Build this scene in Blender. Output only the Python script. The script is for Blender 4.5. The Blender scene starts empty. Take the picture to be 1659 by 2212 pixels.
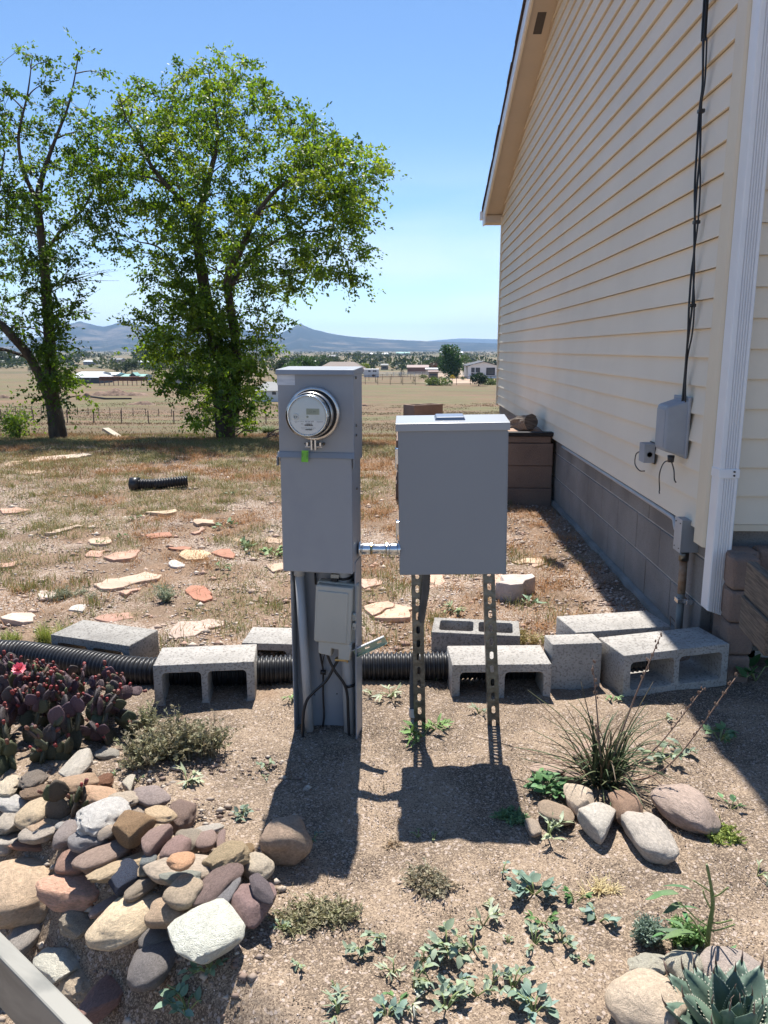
import bpy, bmesh, math, random
import numpy as np
from mathutils import Vector, Matrix, noise
R = math.radians
random.seed(7); rng = np.random.default_rng(7)
scn = bpy.context.scene
col = scn.collection
# ------------------------------------------------------------ camera, sky, sun, exposure
EYE = 1.30; PITCH = R(11.73); YAW = R(1.89); F = 1692.0; CX, CY = 829.5, 1106.0
cd = bpy.data.cameras.new('camera'); cam = bpy.data.objects.new('camera', cd); col.objects.link(cam)
cam.location = (0, 0, EYE); cam.rotation_euler = (math.pi/2 - PITCH, 0, YAW)
cd.sensor_fit = 'VERTICAL'; cd.sensor_height = 36.0; cd.lens = F/2212*36; cd.clip_start = 0.05; cd.clip_end = 40000
scn.camera = cam
SUN_EL, SUN_AZ = 61.6, 2.0          # azimuth measured from +Y towards -X
sd = Vector((-math.sin(R(SUN_AZ))*math.cos(R(SUN_EL)), math.cos(R(SUN_AZ))*math.cos(R(SUN_EL)), math.sin(R(SUN_EL))))
w = bpy.data.worlds.new('World'); scn.world = w; w.use_nodes = True
nt = w.node_tree; nt.nodes.clear()
def wn(t, **k):
    n = nt.nodes.new(t)
    for a, b in k.items(): setattr(n, a, b)
    return n
sky = wn('ShaderNodeTexSky', sky_type='NISHITA'); sky.sun_disc = False
sky.sun_elevation = R(SUN_EL); sky.sun_rotation = R(-SUN_AZ); sky.altitude = 1500; sky.air_density = 1.0; sky.dust_density = 0.25; sky.ozone_density = 3.0
bg = wn('ShaderNodeBackground'); bg.inputs[1].default_value = 0.088
out = wn('ShaderNodeOutputWorld')
tc = wn('ShaderNodeTexCoord'); mp = wn('ShaderNodeMapping'); mp.inputs['Scale'].default_value = (1.0, 1.0, 5.5); mp.inputs['Location'].default_value = (3.1, 0.4, 0.2)
ns = wn('ShaderNodeTexNoise'); ns.inputs['Scale'].default_value = 2.3; ns.inputs['Detail'].default_value = 7; ns.inputs['Roughness'].default_value = 0.5
rp = wn('ShaderNodeMapRange'); rp.inputs[1].default_value = 0.38; rp.inputs[2].default_value = 0.62; rp.interpolation_type = 'SMOOTHSTEP'
sep = wn('ShaderNodeSeparateXYZ')
el = wn('ShaderNodeMapRange'); el.inputs[1].default_value = 0.02; el.inputs[2].default_value = 0.26; el.inputs[3].default_value = 0.6; el.inputs[4].default_value = 0.0; el.interpolation_type = 'SMOOTHSTEP'
mu = wn('ShaderNodeMath', operation='MULTIPLY')
mx = wn('ShaderNodeMix', data_type='RGBA'); mx.inputs[7].default_value = (6.6, 7.2, 8.2, 1)
gm = wn('ShaderNodeHueSaturation'); gm.inputs['Saturation'].default_value = 1.1; gm.inputs['Value'].default_value = 1.0
L = nt.links.new
L(tc.outputs['Generated'], mp.inputs[0]); L(mp.outputs[0], ns.inputs[0]); L(ns.outputs['Fac'], rp.inputs[0])
L(tc.outputs['Generated'], sep.inputs[0]); L(sep.outputs[2], el.inputs[0]); L(rp.outputs[0], mu.inputs[0]); L(el.outputs[0], mu.inputs[1])
L(sky.outputs[0], gm.inputs['Color']); L(gm.outputs[0], mx.inputs[6]); L(mu.outputs[0], mx.inputs[0]); L(mx.outputs[2], bg.inputs[0]); L(bg.outputs[0], out.inputs[0])
sl = bpy.data.lights.new('sun', 'SUN'); sl.energy = 5.0; sl.angle = R(0.5); sl.color = (1.0, 0.955, 0.88)
so = bpy.data.objects.new('sun', sl); col.objects.link(so); so.rotation_euler = sd.to_track_quat('Z', 'Y').to_euler(); so.location = (0, 0, 30)
vs = scn.view_settings; vs.view_transform = 'Standard'; vs.look = 'None'; vs.gamma = 1; vs.exposure = 0.90; vs.use_curve_mapping = False
try:
    scn.cycles.max_bounces = 8; scn.cycles.transparent_max_bounces = 16; scn.cycles.volume_bounces = 0; scn.cycles.caustics_reflective = False; scn.cycles.caustics_refractive = False
except Exception: pass

# ------------------------------------------------------------ placing by sight lines
fwd = Vector((-math.sin(YAW)*math.cos(PITCH), math.cos(YAW)*math.cos(PITCH), -math.sin(PITCH)))
rgt = Vector((math.cos(YAW), math.sin(YAW), 0)); upv = rgt.cross(fwd)
CAM = Vector((0, 0, EYE))
def ray(px, py): return fwd + rgt*((px-CX)/F) + upv*(-(py-CY)/F)
def V(px, py, Y): d = ray(px, py); return CAM + d*(Y/d.y)
def Z(px, py, z): d = ray(px, py); return CAM + d*((z-EYE)/d.z)
def depth(p): return (Vector(p)-CAM).dot(fwd)
TAB = [(0,0),(8,0),(11,-.06),(14,-.26),(20,-.8),(30,-1.65),(50,-3.35),(90,-5.75),(150,-6.95),(220,-7.65),(300,-7.9),(500,-8.75),(700,-9.0),(1200,-10.0),(2500,-10.9),(4500,-11.7),(9000,-16.5),(40000,-60)]
TX = np.array([a for a, b in TAB]); TZ = np.array([b for a, b in TAB])
def sstep(a, b, x):
    t = np.clip((x-a)/(b-a), 0, 1); return t*t*(3-2*t)
def gz_np(x, y):
    r = np.sqrt(x*x+y*y) ; yy = np.where(y > 0, np.maximum(y, r*0.8), 0)
    z = np.interp(yy, TX, TZ)
    z = z + 0.012*np.sin(x*3.1+1.3*np.sin(y*2.3))*np.cos(y*2.7+.6)*(1-sstep(6, 12, y))
    z = z + 0.006*np.sin(x*9.7+y*4.1)*np.sin(y*8.3-x*3.3)*(1-sstep(4, 6, y))
    z = z + 0.05*np.exp(-(((x+.62)/.30)**2+((y-1.75)/.30)**2))                # mound under the rock pile
    z = z - 0.26*sstep(0, .42, (-.55-x)*.9+(1.62-y)*1.1)*(1-sstep(2.2, 3.5, -x))
    z = z + 0.20*np.sin(x*.11+y*.05)*np.sin(y*.07)*sstep(18, 60, r) + .5*np.sin(x*.013+2)*np.sin(y*.011)*sstep(120, 500, r)
    return z
def gz(x, y): return float(gz_np(np.float64(x), np.float64(y)))
def G(px, py, dz=0.0):
    d = ray(px, py)
    t = 0.6; last = 0.6
    while t < 9000:
        p = CAM + d*t
        if p.z < gz(p.x, p.y)+dz: break
        last = t; t *= 1.03
    a, b = last, t
    for _ in range(24):
        m = (a+b)/2; p = CAM + d*m
        if p.z < gz(p.x, p.y)+dz: b = m
        else: a = m
    return CAM + d*((a+b)/2)
def Gz(px, Y, dz=0.0):                 # ground point at world depth Y in the column px
    p = V(px, 1106, Y); 
    for _ in range(3):
        z = gz(p.x, Y); v = Vector((p.x, Y, z)) - CAM
        k = (px-CX)/F; zc = v.dot(fwd); x_need = k*zc
        p = Vector((p.x + (x_need - v.dot(rgt))/rgt.x, Y, z))
    return Vector((p.x, Y, gz(p.x, Y)+dz))

# ------------------------------------------------------------ materials
def mat(name, c1, c2=None, scale=8.0, rough=0.7, metal=0.0, bump=0.0, bscale=None, mixlo=0.35, mixhi=0.65, detail=5, spec=0.5, c3=None, s3=60., a3=0.5, coord='Object', stretch=None, dist=0.0, bdist=0.01):
    m = bpy.data.materials.new(name); m.use_nodes = True; n = m.node_tree.nodes; l = m.node_tree.links
    b = n['Principled BSDF']; b.inputs['Roughness'].default_value = rough; b.inputs['Metallic'].default_value = metal
    b.inputs['Specular IOR Level'].default_value = spec
    c4 = lambda c: (c[0], c[1], c[2], 1)
    b.inputs['Base Color'].default_value = c4(c1)
    t = n.new('ShaderNodeTexCoord') if coord != 'Pos' else n.new('ShaderNodeNewGeometry')
    src = t.outputs['Position'] if coord == 'Pos' else t.outputs[coord]
    if stretch:
        mpn = n.new('ShaderNodeMapping'); mpn.inputs['Scale'].default_value = stretch; l.new(src, mpn.inputs[0]); src = mpn.outputs[0]
    cur = None
    if c2:
        q = n.new('ShaderNodeTexNoise'); q.inputs['Scale'].default_value = scale; q.inputs['Detail'].default_value = detail; q.inputs['Distortion'].default_value = dist
        l.new(src, q.inputs['Vector'])
        r_ = n.new('ShaderNodeMapRange'); r_.inputs[1].default_value = mixlo; r_.inputs[2].default_value = mixhi; l.new(q.outputs['Fac'], r_.inputs[0])
        x = n.new('ShaderNodeMix'); x.data_type = 'RGBA'; x.inputs[6].default_value = c4(c1); x.inputs[7].default_value = c4(c2); l.new(r_.outputs[0], x.inputs[0]); cur = x.outputs[2]
    if c3:
        q = n.new('ShaderNodeTexNoise'); q.inputs['Scale'].default_value = s3; q.inputs['Detail'].default_value = 3; l.new(src, q.inputs['Vector'])
        r_ = n.new('ShaderNodeMapRange'); r_.inputs[1].default_value = .5; r_.inputs[2].default_value = .68; r_.inputs[4].default_value = a3; l.new(q.outputs['Fac'], r_.inputs[0])
        x = n.new('ShaderNodeMix'); x.data_type = 'RGBA'; x.inputs[6].default_value = c4(c1); x.inputs[7].default_value = c4(c3); l.new(r_.outputs[0], x.inputs[0])
        if cur: l.new(cur, x.inputs[6])
        cur = x.outputs[2]
    if cur: l.new(cur, b.inputs['Base Color'])
    if bump:
        q = n.new('ShaderNodeTexNoise'); q.inputs['Scale'].default_value = bscale or scale*4; q.inputs['Detail'].default_value = 4; l.new(src, q.inputs['Vector'])
        bp = n.new('ShaderNodeBump'); bp.inputs['Strength'].default_value = bump; bp.inputs['Distance'].default_value = bdist; l.new(q.outputs['Fac'], bp.inputs['Height']); l.new(bp.outputs[0], b.inputs['Normal'])
    return m
def leafmat(name, trans=0.35, rough=0.5, attr='Col', tint=(1.25, 1.45, .45)):
    m = bpy.data.materials.new(name); m.use_nodes = True; n = m.node_tree.nodes; l = m.node_tree.links
    b = n['Principled BSDF']; o = n['Material Output']; b.inputs['Roughness'].default_value = rough; b.inputs['Specular IOR Level'].default_value = .35
    a = n.new('ShaderNodeVertexColor'); a.layer_name = attr; l.new(a.outputs[0], b.inputs['Base Color'])
    t = n.new('ShaderNodeBsdfTranslucent'); vm = n.new('ShaderNodeMix'); vm.data_type = 'RGBA'; vm.blend_type = 'MULTIPLY'; vm.inputs[0].default_value = 1; vm.inputs[7].default_value = (*tint, 1)
    l.new(a.outputs[0], vm.inputs[6]); l.new(vm.outputs[2], t.inputs[0])
    x = n.new('ShaderNodeMixShader'); x.inputs[0].default_value = trans; l.new(b.outputs[0], x.inputs[1]); l.new(t.outputs[0], x.inputs[2]); l.new(x.outputs[0], o.inputs[0])
    return m
def objmat(name, rough=.6, var=.25, scale=14., bump=.3, trans=0., spots=0.0, spec=.35, hi=1.0, vein=0.):   # takes its colour from the object
    m = bpy.data.materials.new(name); m.use_nodes = True; n = m.node_tree.nodes; l = m.node_tree.links
    b = n['Principled BSDF']; b.inputs['Roughness'].default_value = rough; b.inputs['Specular IOR Level'].default_value = spec
    oi = n.new('ShaderNodeObjectInfo'); t = n.new('ShaderNodeTexCoord')
    ad = n.new('ShaderNodeVectorMath'); ad.operation = 'ADD'; l.new(t.outputs['Object'], ad.inputs[0])
    cb = n.new('ShaderNodeCombineXYZ'); ml = n.new('ShaderNodeMath'); ml.operation = 'MULTIPLY'; ml.inputs[1].default_value = 37.; l.new(oi.outputs['Random'], ml.inputs[0]); l.new(ml.outputs[0], cb.inputs[0]); l.new(cb.outputs[0], ad.inputs[1])
    q = n.new('ShaderNodeTexNoise'); q.inputs['Scale'].default_value = scale; q.inputs['Detail'].default_value = 8; q.inputs['Roughness'].default_value = .6; q.inputs['Distortion'].default_value = .6; l.new(ad.outputs[0], q.inputs['Vector'])
    r_ = n.new('ShaderNodeMapRange'); r_.inputs[1].default_value = .3; r_.inputs[2].default_value = .7; r_.inputs[3].default_value = 1-var; r_.inputs[4].default_value = hi+var*.6; l.new(q.outputs['Fac'], r_.inputs[0])
    vm = n.new('ShaderNodeVectorMath'); vm.operation = 'SCALE'; l.new(oi.outputs['Color'], vm.inputs[0]); l.new(r_.outputs[0], vm.inputs[3])
    cur = vm.outputs[0]
    q2 = n.new('ShaderNodeTexNoise'); q2.inputs['Scale'].default_value = scale*7; q2.inputs['Detail'].default_value = 5; l.new(ad.outputs[0], q2.inputs['Vector'])
    if spots:
        r2 = n.new('ShaderNodeMapRange'); r2.inputs[1].default_value = .54; r2.inputs[2].default_value = .64; r2.inputs[4].default_value = spots; l.new(q2.outputs['Fac'], r2.inputs[0])
        x = n.new('ShaderNodeMix'); x.data_type = 'RGBA'; x.blend_type = 'MIX'; l.new(r2.outputs[0], x.inputs[0]); l.new(cur, x.inputs[6]); x.inputs[7].default_value = (.12, .085, .065, 1); cur = x.outputs[2]
    if vein:
        q3 = n.new('ShaderNodeTexNoise'); q3.inputs['Scale'].default_value = scale*1.6; q3.inputs['Detail'].default_value = 3; q3.inputs['Distortion'].default_value = 1.4; l.new(ad.outputs[0], q3.inputs['Vector'])
        sb_ = n.new('ShaderNodeMath'); sb_.operation = 'SUBTRACT'; sb_.inputs[1].default_value = .5; l.new(q3.outputs['Fac'], sb_.inputs[0]); ab_ = n.new('ShaderNodeMath'); ab_.operation = 'ABSOLUTE'; l.new(sb_.outputs[0], ab_.inputs[0])
        r3 = n.new('ShaderNodeMapRange'); r3.inputs[1].default_value = .0; r3.inputs[2].default_value = .022; r3.inputs[3].default_value = vein; r3.inputs[4].default_value = 0; l.new(ab_.outputs[0], r3.inputs[0])
        x = n.new('ShaderNodeMix'); x.data_type = 'RGBA'; l.new(r3.outputs[0], x.inputs[0]); l.new(cur, x.inputs[6]); x.inputs[7].default_value = (.20, .13, .085, 1); cur = x.outputs[2]
        r4 = n.new('ShaderNodeMapRange'); r4.inputs[1].default_value = .60; r4.inputs[2].default_value = .68; r4.inputs[3].default_value = 0; r4.inputs[4].default_value = vein; l.new(q2.outputs['Fac'], r4.inputs[0])
        x = n.new('ShaderNodeMix'); x.data_type = 'RGBA'; l.new(r4.outputs[0], x.inputs[0]); l.new(cur, x.inputs[6]); x.inputs[7].default_value = (.62, .57, .50, 1); cur = x.outputs[2]
    l.new(cur, b.inputs['Base Color'])
    if bump:
        ad2 = n.new('ShaderNodeMath'); ad2.operation = 'ADD'; l.new(q.outputs['Fac'], ad2.inputs[0]); l.new(q2.outputs['Fac'], ad2.inputs[1])
        bp = n.new('ShaderNodeBump'); bp.inputs['Strength'].default_value = bump; bp.inputs['Distance'].default_value = .008; l.new(ad2.outputs[0], bp.inputs['Height']); l.new(bp.outputs[0], b.inputs['Normal'])
    if trans:
        o = n['Material Output']; tr = n.new('ShaderNodeBsdfTranslucent'); l.new(cur, tr.inputs[0]); xx = n.new('ShaderNodeMixShader'); xx.inputs[0].default_value = trans
        l.new(b.outputs[0], xx.inputs[1]); l.new(tr.outputs[0], xx.inputs[2]); l.new(xx.outputs[0], o.inputs[0])
    return m
M = {}
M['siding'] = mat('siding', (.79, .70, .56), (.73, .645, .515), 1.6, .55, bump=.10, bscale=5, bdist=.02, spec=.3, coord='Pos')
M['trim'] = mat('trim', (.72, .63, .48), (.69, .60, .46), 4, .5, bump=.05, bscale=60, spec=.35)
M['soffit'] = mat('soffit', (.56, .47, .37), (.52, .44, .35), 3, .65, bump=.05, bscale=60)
M['white'] = mat('white_metal', (.80, .80, .80), (.74, .75, .77), 5, .35, spec=.5)
M['wall_white'] = mat('white_wall', (.74, .74, .74), (.68, .68, .68), 1, .8)
M['mortar'] = mat('mortar', (.50, .46, .42), (.40, .365, .33), 12, .95, bump=.4, bscale=120)
M['cmu'] = mat('concrete', (.34, .325, .30), (.26, .245, .225), 9, .95, bump=.9, bscale=220, c3=(.13, .12, .11), s3=120, a3=.9, bdist=.004)
M['cmu_light'] = mat('concrete_light', (.42, .395, .365), (.33, .31, .285), 9, .95, bump=.9, bscale=220, c3=(.18, .165, .15), s3=120, a3=.9, bdist=.004)
M['foundation'] = mat('foundation_block', (.265, .25, .235), (.17, .155, .145), 2.5, .95, bump=.8, bscale=200, c3=(.13, .115, .10), s3=160, a3=.5, coord='Pos', bdist=.004)
M['footing'] = mat('footing', (.25, .24, .225), (.16, .155, .145), 6, .9, bump=.5, bscale=60)
M['brownblock'] = mat('brown_block', (.24, .17, .135), (.18, .13, .105), 4, .95, bump=.7, bscale=160, c3=(.16, .11, .09), s3=120, a3=.5)
M['greymetal'] = mat('grey_enamel', (.29, .31, .34), (.265, .285, .315), 2.5, .42, bump=.04, bscale=50, spec=.5, c3=(.21, .235, .28), s3=7, a3=.4)
M['greydoor'] = mat('grey_door_enamel', (.25, .27, .295), (.235, .255, .28), 2.5, .45, bump=.03, bscale=50, spec=.5)
M['galv'] = mat('galvanised', (.16, .16, .15), (.09, .09, .085), 40, .30, metal=.9, bump=.15, bscale=90)
M['chrome'] = mat('bright_zinc', (.80, .82, .84), (.66, .69, .72), 30, .22, metal=.9)
M['steelring'] = mat('steel_ring', (.74, .72, .69), (.58, .54, .50), 30, .32, metal=.85)
M['brass'] = mat('brass_zinc', (.55, .42, .20), (.45, .36, .2), 20, .3, metal=1.0)
M['greenzinc'] = mat('green_zinc', (.30, .45, .38), (.42, .5, .40), 12, .35, metal=.7)
M['black'] = mat('black_plastic', (.018, .018, .02), (.03, .03, .033), 30, .38, spec=.5)
M['rubber'] = mat('black_cable', (.014, .014, .016), None, rough=.45)
M['pvc'] = mat('grey_pvc', (.42, .43, .44), (.37, .38, .39), 6, .45, spec=.4)
M['nid'] = mat('pale_box_plastic', (.46, .45, .40), (.42, .41, .365), 5, .55, spec=.35, bump=.03, bscale=80)
M['telco'] = mat('weathered_grey_box', (.25, .275, .31), (.33, .355, .39), 5, .55, bump=.1, bscale=60)
M['dial'] = mat('dial_face', (.80, .83, .81), None, rough=.5)
M['dialprint'] = mat('dial_label', (.92, .92, .92), None, rough=.5)
M['lcd'] = mat('lcd', (.42, .46, .37), (.38, .42, .34), 30, .35)
M['ink'] = mat('ink', (.05, .05, .055), None, rough=.6)
M['inkpale'] = mat('ink_pale', (.22, .25, .22), None, rough=.6)
M['greentag'] = mat('green_tag', (.20, .56, .05), (.16, .48, .04), 30, .5)
M['sticker'] = mat('pale_sticker', (.62, .65, .70), (.48, .52, .58), 25, .5, stretch=(1, 1, 4))
M['rust'] = mat('rusty_pipe', (.34, .29, .23), (.23, .12, .06), 14, .7, metal=.25, c3=(.16, .07, .03), s3=40, a3=.7, bump=.2)
M['oldpipe'] = mat('weathered_pipe', (.26, .26, .24), (.19, .185, .17), 10, .6, metal=.4)
M['wood'] = mat('weathered_wood', (.27, .205, .15), (.11, .085, .065), 9, .9, bump=.9, bscale=30, stretch=(1, 16, 16), dist=.5)
M['log'] = mat('bark', (.20, .16, .13), (.09, .07, .055), 14, .95, bump=1.0, bscale=24, stretch=(1, 5, 5), bdist=.02)
M['trunk'] = mat('tree_bark', (.115, .09, .072), (.055, .042, .034), 6, .95, bump=1.0, bscale=16, stretch=(2, 2, .5), bdist=.03)
M['shingle'] = mat('shingle', (.085, .065, .06), (.05, .04, .04), 30, .95, bump=.6, bscale=200)
M['roofdeck'] = mat('roof_deck', (.1, .09, .08), None, rough=.9)
M['dark'] = mat('dark_void', (.02, .018, .018), None, rough=.9)
M['vent'] = mat('vent_mesh', (.10, .085, .075), (.06, .05, .045), 200, .8)
M['marble'] = mat('marble', (.25, .24, .21), (.14, .14, .125), 5, .5, bump=0, dist=2.2, mixlo=.42, mixhi=.62, detail=7)
M['marble_edge'] = mat('marble_sawn_edge', (.42, .40, .37), (.30, .28, .26), 7, .7, bump=.3, dist=1.)
M['flag'] = objmat('flagstone', .9, .26, 7, .8)
M['rock'] = objmat('river_rock', .8, .33, 8, .8, hi=1.02, vein=.35)
M['rock_rough'] = objmat('rough_rock', .88, .55, 14, 1.0, vein=.5)
M['rock_spot'] = objmat('speckled_rock', .85, .35, 14, .9, spots=.75)
M['quartz'] = objmat('quartz_rock', .55, .22, 6, 1.0, vein=.55, spec=.5)
M['pad'] = objmat('cactus_pad', .6, .3, 20, .35, spots=.55, spec=.3)
M['bud'] = objmat('cactus_bud', .5, .25, 40, .2)
M['leafobj'] = objmat('succulent_leaf', .55, .18, 26, .15, trans=.14, spec=.3)
M['agave'] = objmat('agave_leaf', .45, .35, 9, .12, spec=.35)
M['spine'] = mat('spine', (.13, .07, .055), (.26, .18, .14), 60, .5)
M['margin'] = mat('leaf_margin', (.50, .50, .40), None, rough=.6)
M['petal'] = mat('petal', (.80, .16, .22), (.88, .35, .38), 60, .5)
M['foliage'] = leafmat('foliage', .5, tint=(1.65, 1.6, .35))
M['drygrass'] = leafmat('dry_grass', .25, .7, tint=(1.0, .95, .8))
M['farleaf'] = leafmat('far_foliage', .25, tint=(1.1, 1.2, .6))
M['stem'] = mat('green_stem', (.20, .26, .09), (.26, .30, .12), 20, .6)
M['drystem'] = mat('dry_stem', (.30, .20, .14), (.20, .12, .085), 30, .8)
M['blackdirt'] = mat('mound_dirt', (.25, .165, .115), (.15, .095, .07), 1.2, .95, bump=.8, bscale=4, bdist=.1)
M['glasswin'] = mat('window_glass', (.06, .075, .09), None, rough=.1)
g = bpy.data.materials.new('meter_glass'); g.use_nodes = True; n_ = g.node_tree.nodes
tr_ = n_.new('ShaderNodeBsdfTransparent'); tr_.inputs[0].default_value = (.93, .95, .95, 1); gl_ = n_.new('ShaderNodeBsdfGlossy'); gl_.inputs['Roughness'].default_value = .06
lw = n_.new('ShaderNodeLayerWeight'); lw.inputs[0].default_value = .16; xs = n_.new('ShaderNodeMixShader')
g.node_tree.links.new(lw.outputs['Fresnel'], xs.inputs[0]); g.node_tree.links.new(tr_.outputs[0], xs.inputs[1]); g.node_tree.links.new(gl_.outputs[0], xs.inputs[2]); g.node_tree.links.new(xs.outputs[0], n_['Material Output'].inputs[0])
M['glass'] = g

# ------------------------------------------------------------ object helpers
def link(name, me, m=None, parent=None):
    o = bpy.data.objects.new(name, me); col.objects.link(o)
    if m is not None and me is not None:
        me.materials.clear(); me.materials.append(M[m] if isinstance(m, str) else m)
    if parent: o.parent = parent
    return o
def tag(o, label=None, cat=None, group=None, kind=None):
    if label: o['label'] = label
    if cat: o['category'] = cat
    if group: o['group'] = group
    if kind: o['kind'] = kind
    return o
def thing(name, label, cat, loc=(0, 0, 0), rz=0., group=None, rot=None):
    o = bpy.data.objects.new(name, None); col.objects.link(o); o.empty_display_size = .1
    o.location = loc; o.rotation_euler = rot if rot else (0, 0, rz)
    return tag(o, label, cat, group)
def smooth(me, on=True): 
    me.polygons.foreach_set('use_smooth', [on]*len(me.polygons)); return me
def fast(name, verts, tris, cols=None, sm=False):
    me = bpy.data.meshes.new(name); v = np.asarray(verts, dtype=np.float32).reshape(-1, 3); t = np.asarray(tris, dtype=np.int32).reshape(-1, 3)
    me.vertices.add(len(v)); me.vertices.foreach_set('co', v.ravel()); me.loops.add(t.size); me.loops.foreach_set('vertex_index', t.ravel())
    me.polygons.add(len(t)); me.polygons.foreach_set('loop_start', np.arange(0, t.size, 3, dtype=np.int32)); me.polygons.foreach_set('loop_total', np.full(len(t), 3, dtype=np.int32))
    if cols is not None:
        a = me.color_attributes.new('Col', 'FLOAT_COLOR', 'POINT'); c = np.ones((len(v), 4), dtype=np.float32); c[:, :3] = cols; a.data.foreach_set('color', c.ravel())
    me.update(calc_edges=True)
    if sm: smooth(me)
    return me
class MB:
    def __init__(s): s.v = []; s.f = []; s.s = []
    def add(s, vs_, fs_, sm=False):
        o = len(s.v); s.v += [tuple(v) for v in vs_]; s.f += [tuple(i+o for i in f) for f in fs_]; s.s += [sm]*len(fs_); return s
    def hexa(s, p):  # 8 points: bottom 4 ccw, top 4 ccw
        return s.add(p, [(3, 2, 1, 0), (4, 5, 6, 7), (0, 1, 5, 4), (1, 2, 6, 5), (2, 3, 7, 6), (3, 0, 4, 7)])
    def box(s, x0, x1, y0, y1, z0, z1): return s.hexa([(x0, y0, z0), (x1, y0, z0), (x1, y1, z0), (x0, y1, z0), (x0, y0, z1), (x1, y0, z1), (x1, y1, z1), (x0, y1, z1)])
    def tube(s, pts, r, n=8, caps=True, sm=True):
        pts = [Vector(p) for p in pts]; rr = r if hasattr(r, '__len__') else [r]*len(pts)
        base = len(s.v); up = None
        for i, p in enumerate(pts):
            t = (pts[min(i+1, len(pts)-1)] - pts[max(i-1, 0)])
            t = t.normalized() if t.length > 1e-9 else Vector((0, 0, 1))
            if up is None: up = (Vector((0, 0, 1)) if abs(t.z) < .9 else Vector((1, 0, 0)))
            a = t.cross(up)
            if a.length < 1e-6: a = t.cross(Vector((1, .3, 0)))
            a.normalize(); b = a.cross(t).normalized(); up = b
            for k in range(n):
                q = 2*math.pi*k/n; s.v.append(tuple(p + (a*math.cos(q)+b*math.sin(q))*rr[i]))
        for i in range(len(pts)-1):
            for k in range(n):
                k2 = (k+1) % n; s.f.append((base+i*n+k, base+i*n+k2, base+(i+1)*n+k2, base+(i+1)*n+k)); s.s.append(sm)
        if caps:
            s.f.append(tuple(base+k for k in reversed(range(n)))); s.s.append(False)
            e = base+(len(pts)-1)*n; s.f.append(tuple(e+k for k in range(n))); s.s.append(False)
        return s
    def lathe(s, prof, n=24, axis='y', c=(0, 0, 0), sm=True):   # prof: (radius, along)
        base = len(s.v)
        for (r, h) in prof:
            for k in range(n):
                q = 2*math.pi*k/n; a, b = r*math.cos(q), r*math.sin(q)
                s.v.append({'y': (c[0]+a, c[1]+h, c[2]+b), 'z': (c[0]+a, c[1]+b, c[2]+h), 'x': (c[0]+h, c[1]+a, c[2]+b)}[axis])
        for i in range(len(prof)-1):
            for k in range(n):
                k2 = (k+1) % n; s.f.append((base+i*n+k, base+i*n+k2, base+(i+1)*n+k2, base+(i+1)*n+k)); s.s.append(sm)
        return s
    def mesh(s, name='mesh'):
        me = bpy.data.meshes.new(name); me.from_pydata(s.v, [], s.f); me.polygons.foreach_set('use_smooth', s.s); me.update(); return me
    def build(s, name, m, parent=None, bevel=0, seg=2):
        o = link(name, s.mesh(name), m, parent)
        if bevel:
            b = o.modifiers.new('bevel', 'BEVEL'); b.width = bevel; b.segments = seg; b.limit_method = 'ANGLE'; b.angle_limit = R(40)
        return o
def bez(pts, n=10):      # smooth path through points
    pts = [Vector(p) for p in pts]; out_ = []
    P = [pts[0]*2-pts[1]]+pts+[pts[-1]*2-pts[-2]]
    for i in range(1, len(P)-2):
        for k in range(n):
            t = k/n; a, b, c, d = P[i-1], P[i], P[i+1], P[i+2]
            out_.append(.5*((2*b)+(c-a)*t+(2*a-5*b+4*c-d)*t*t+(3*b-a-3*c+d)*t**3))
    out_.append(pts[-1]); return out_
def rrect(x0, x1, y0, y1, r=.01, n=4):
    p = []
    for (cx, cy, a0) in ((x1-r, y1-r, 0), (x0+r, y1-r, 90), (x0+r, y0+r, 180), (x1-r, y0+r, 270)):
        for k in range(n+1): a = R(a0+90*k/n); p.append((cx+r*math.cos(a), cy+r*math.sin(a)))
    return p
def extrude(outlines, half, bevel=0.0):     # plate in XY with holes, thickness 2*half along Z
    cu = bpy.data.curves.new('c', 'CURVE'); cu.dimensions = '2D'; cu.fill_mode = 'BOTH'; cu.extrude = half; cu.bevel_depth = bevel; cu.bevel_resolution = 1; cu.offset = -bevel
    for pts in outlines:
        sp = cu.splines.new('POLY'); sp.points.add(len(pts)-1); sp.use_cyclic_u = True
        for i, p in enumerate(pts): sp.points[i].co = (p[0], p[1], 0, 1)
    o = bpy.data.objects.new('c', cu); me = bpy.data.meshes.new_from_object(o); bpy.data.objects.remove(o); bpy.data.curves.remove(cu); return me
def textmesh(s, size, depth_=.0002, align='CENTER'):
    cu = bpy.data.curves.new('t', 'FONT'); cu.body = s; cu.size = size; cu.extrude = depth_; cu.align_x = align; cu.align_y = 'CENTER'
    o = bpy.data.objects.new('t', cu); me = bpy.data.meshes.new_from_object(o); bpy.data.objects.remove(o); bpy.data.curves.remove(cu); return me
def struct(name, o, label=None): tag(o, label, None, None, 'structure'); return o
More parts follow.
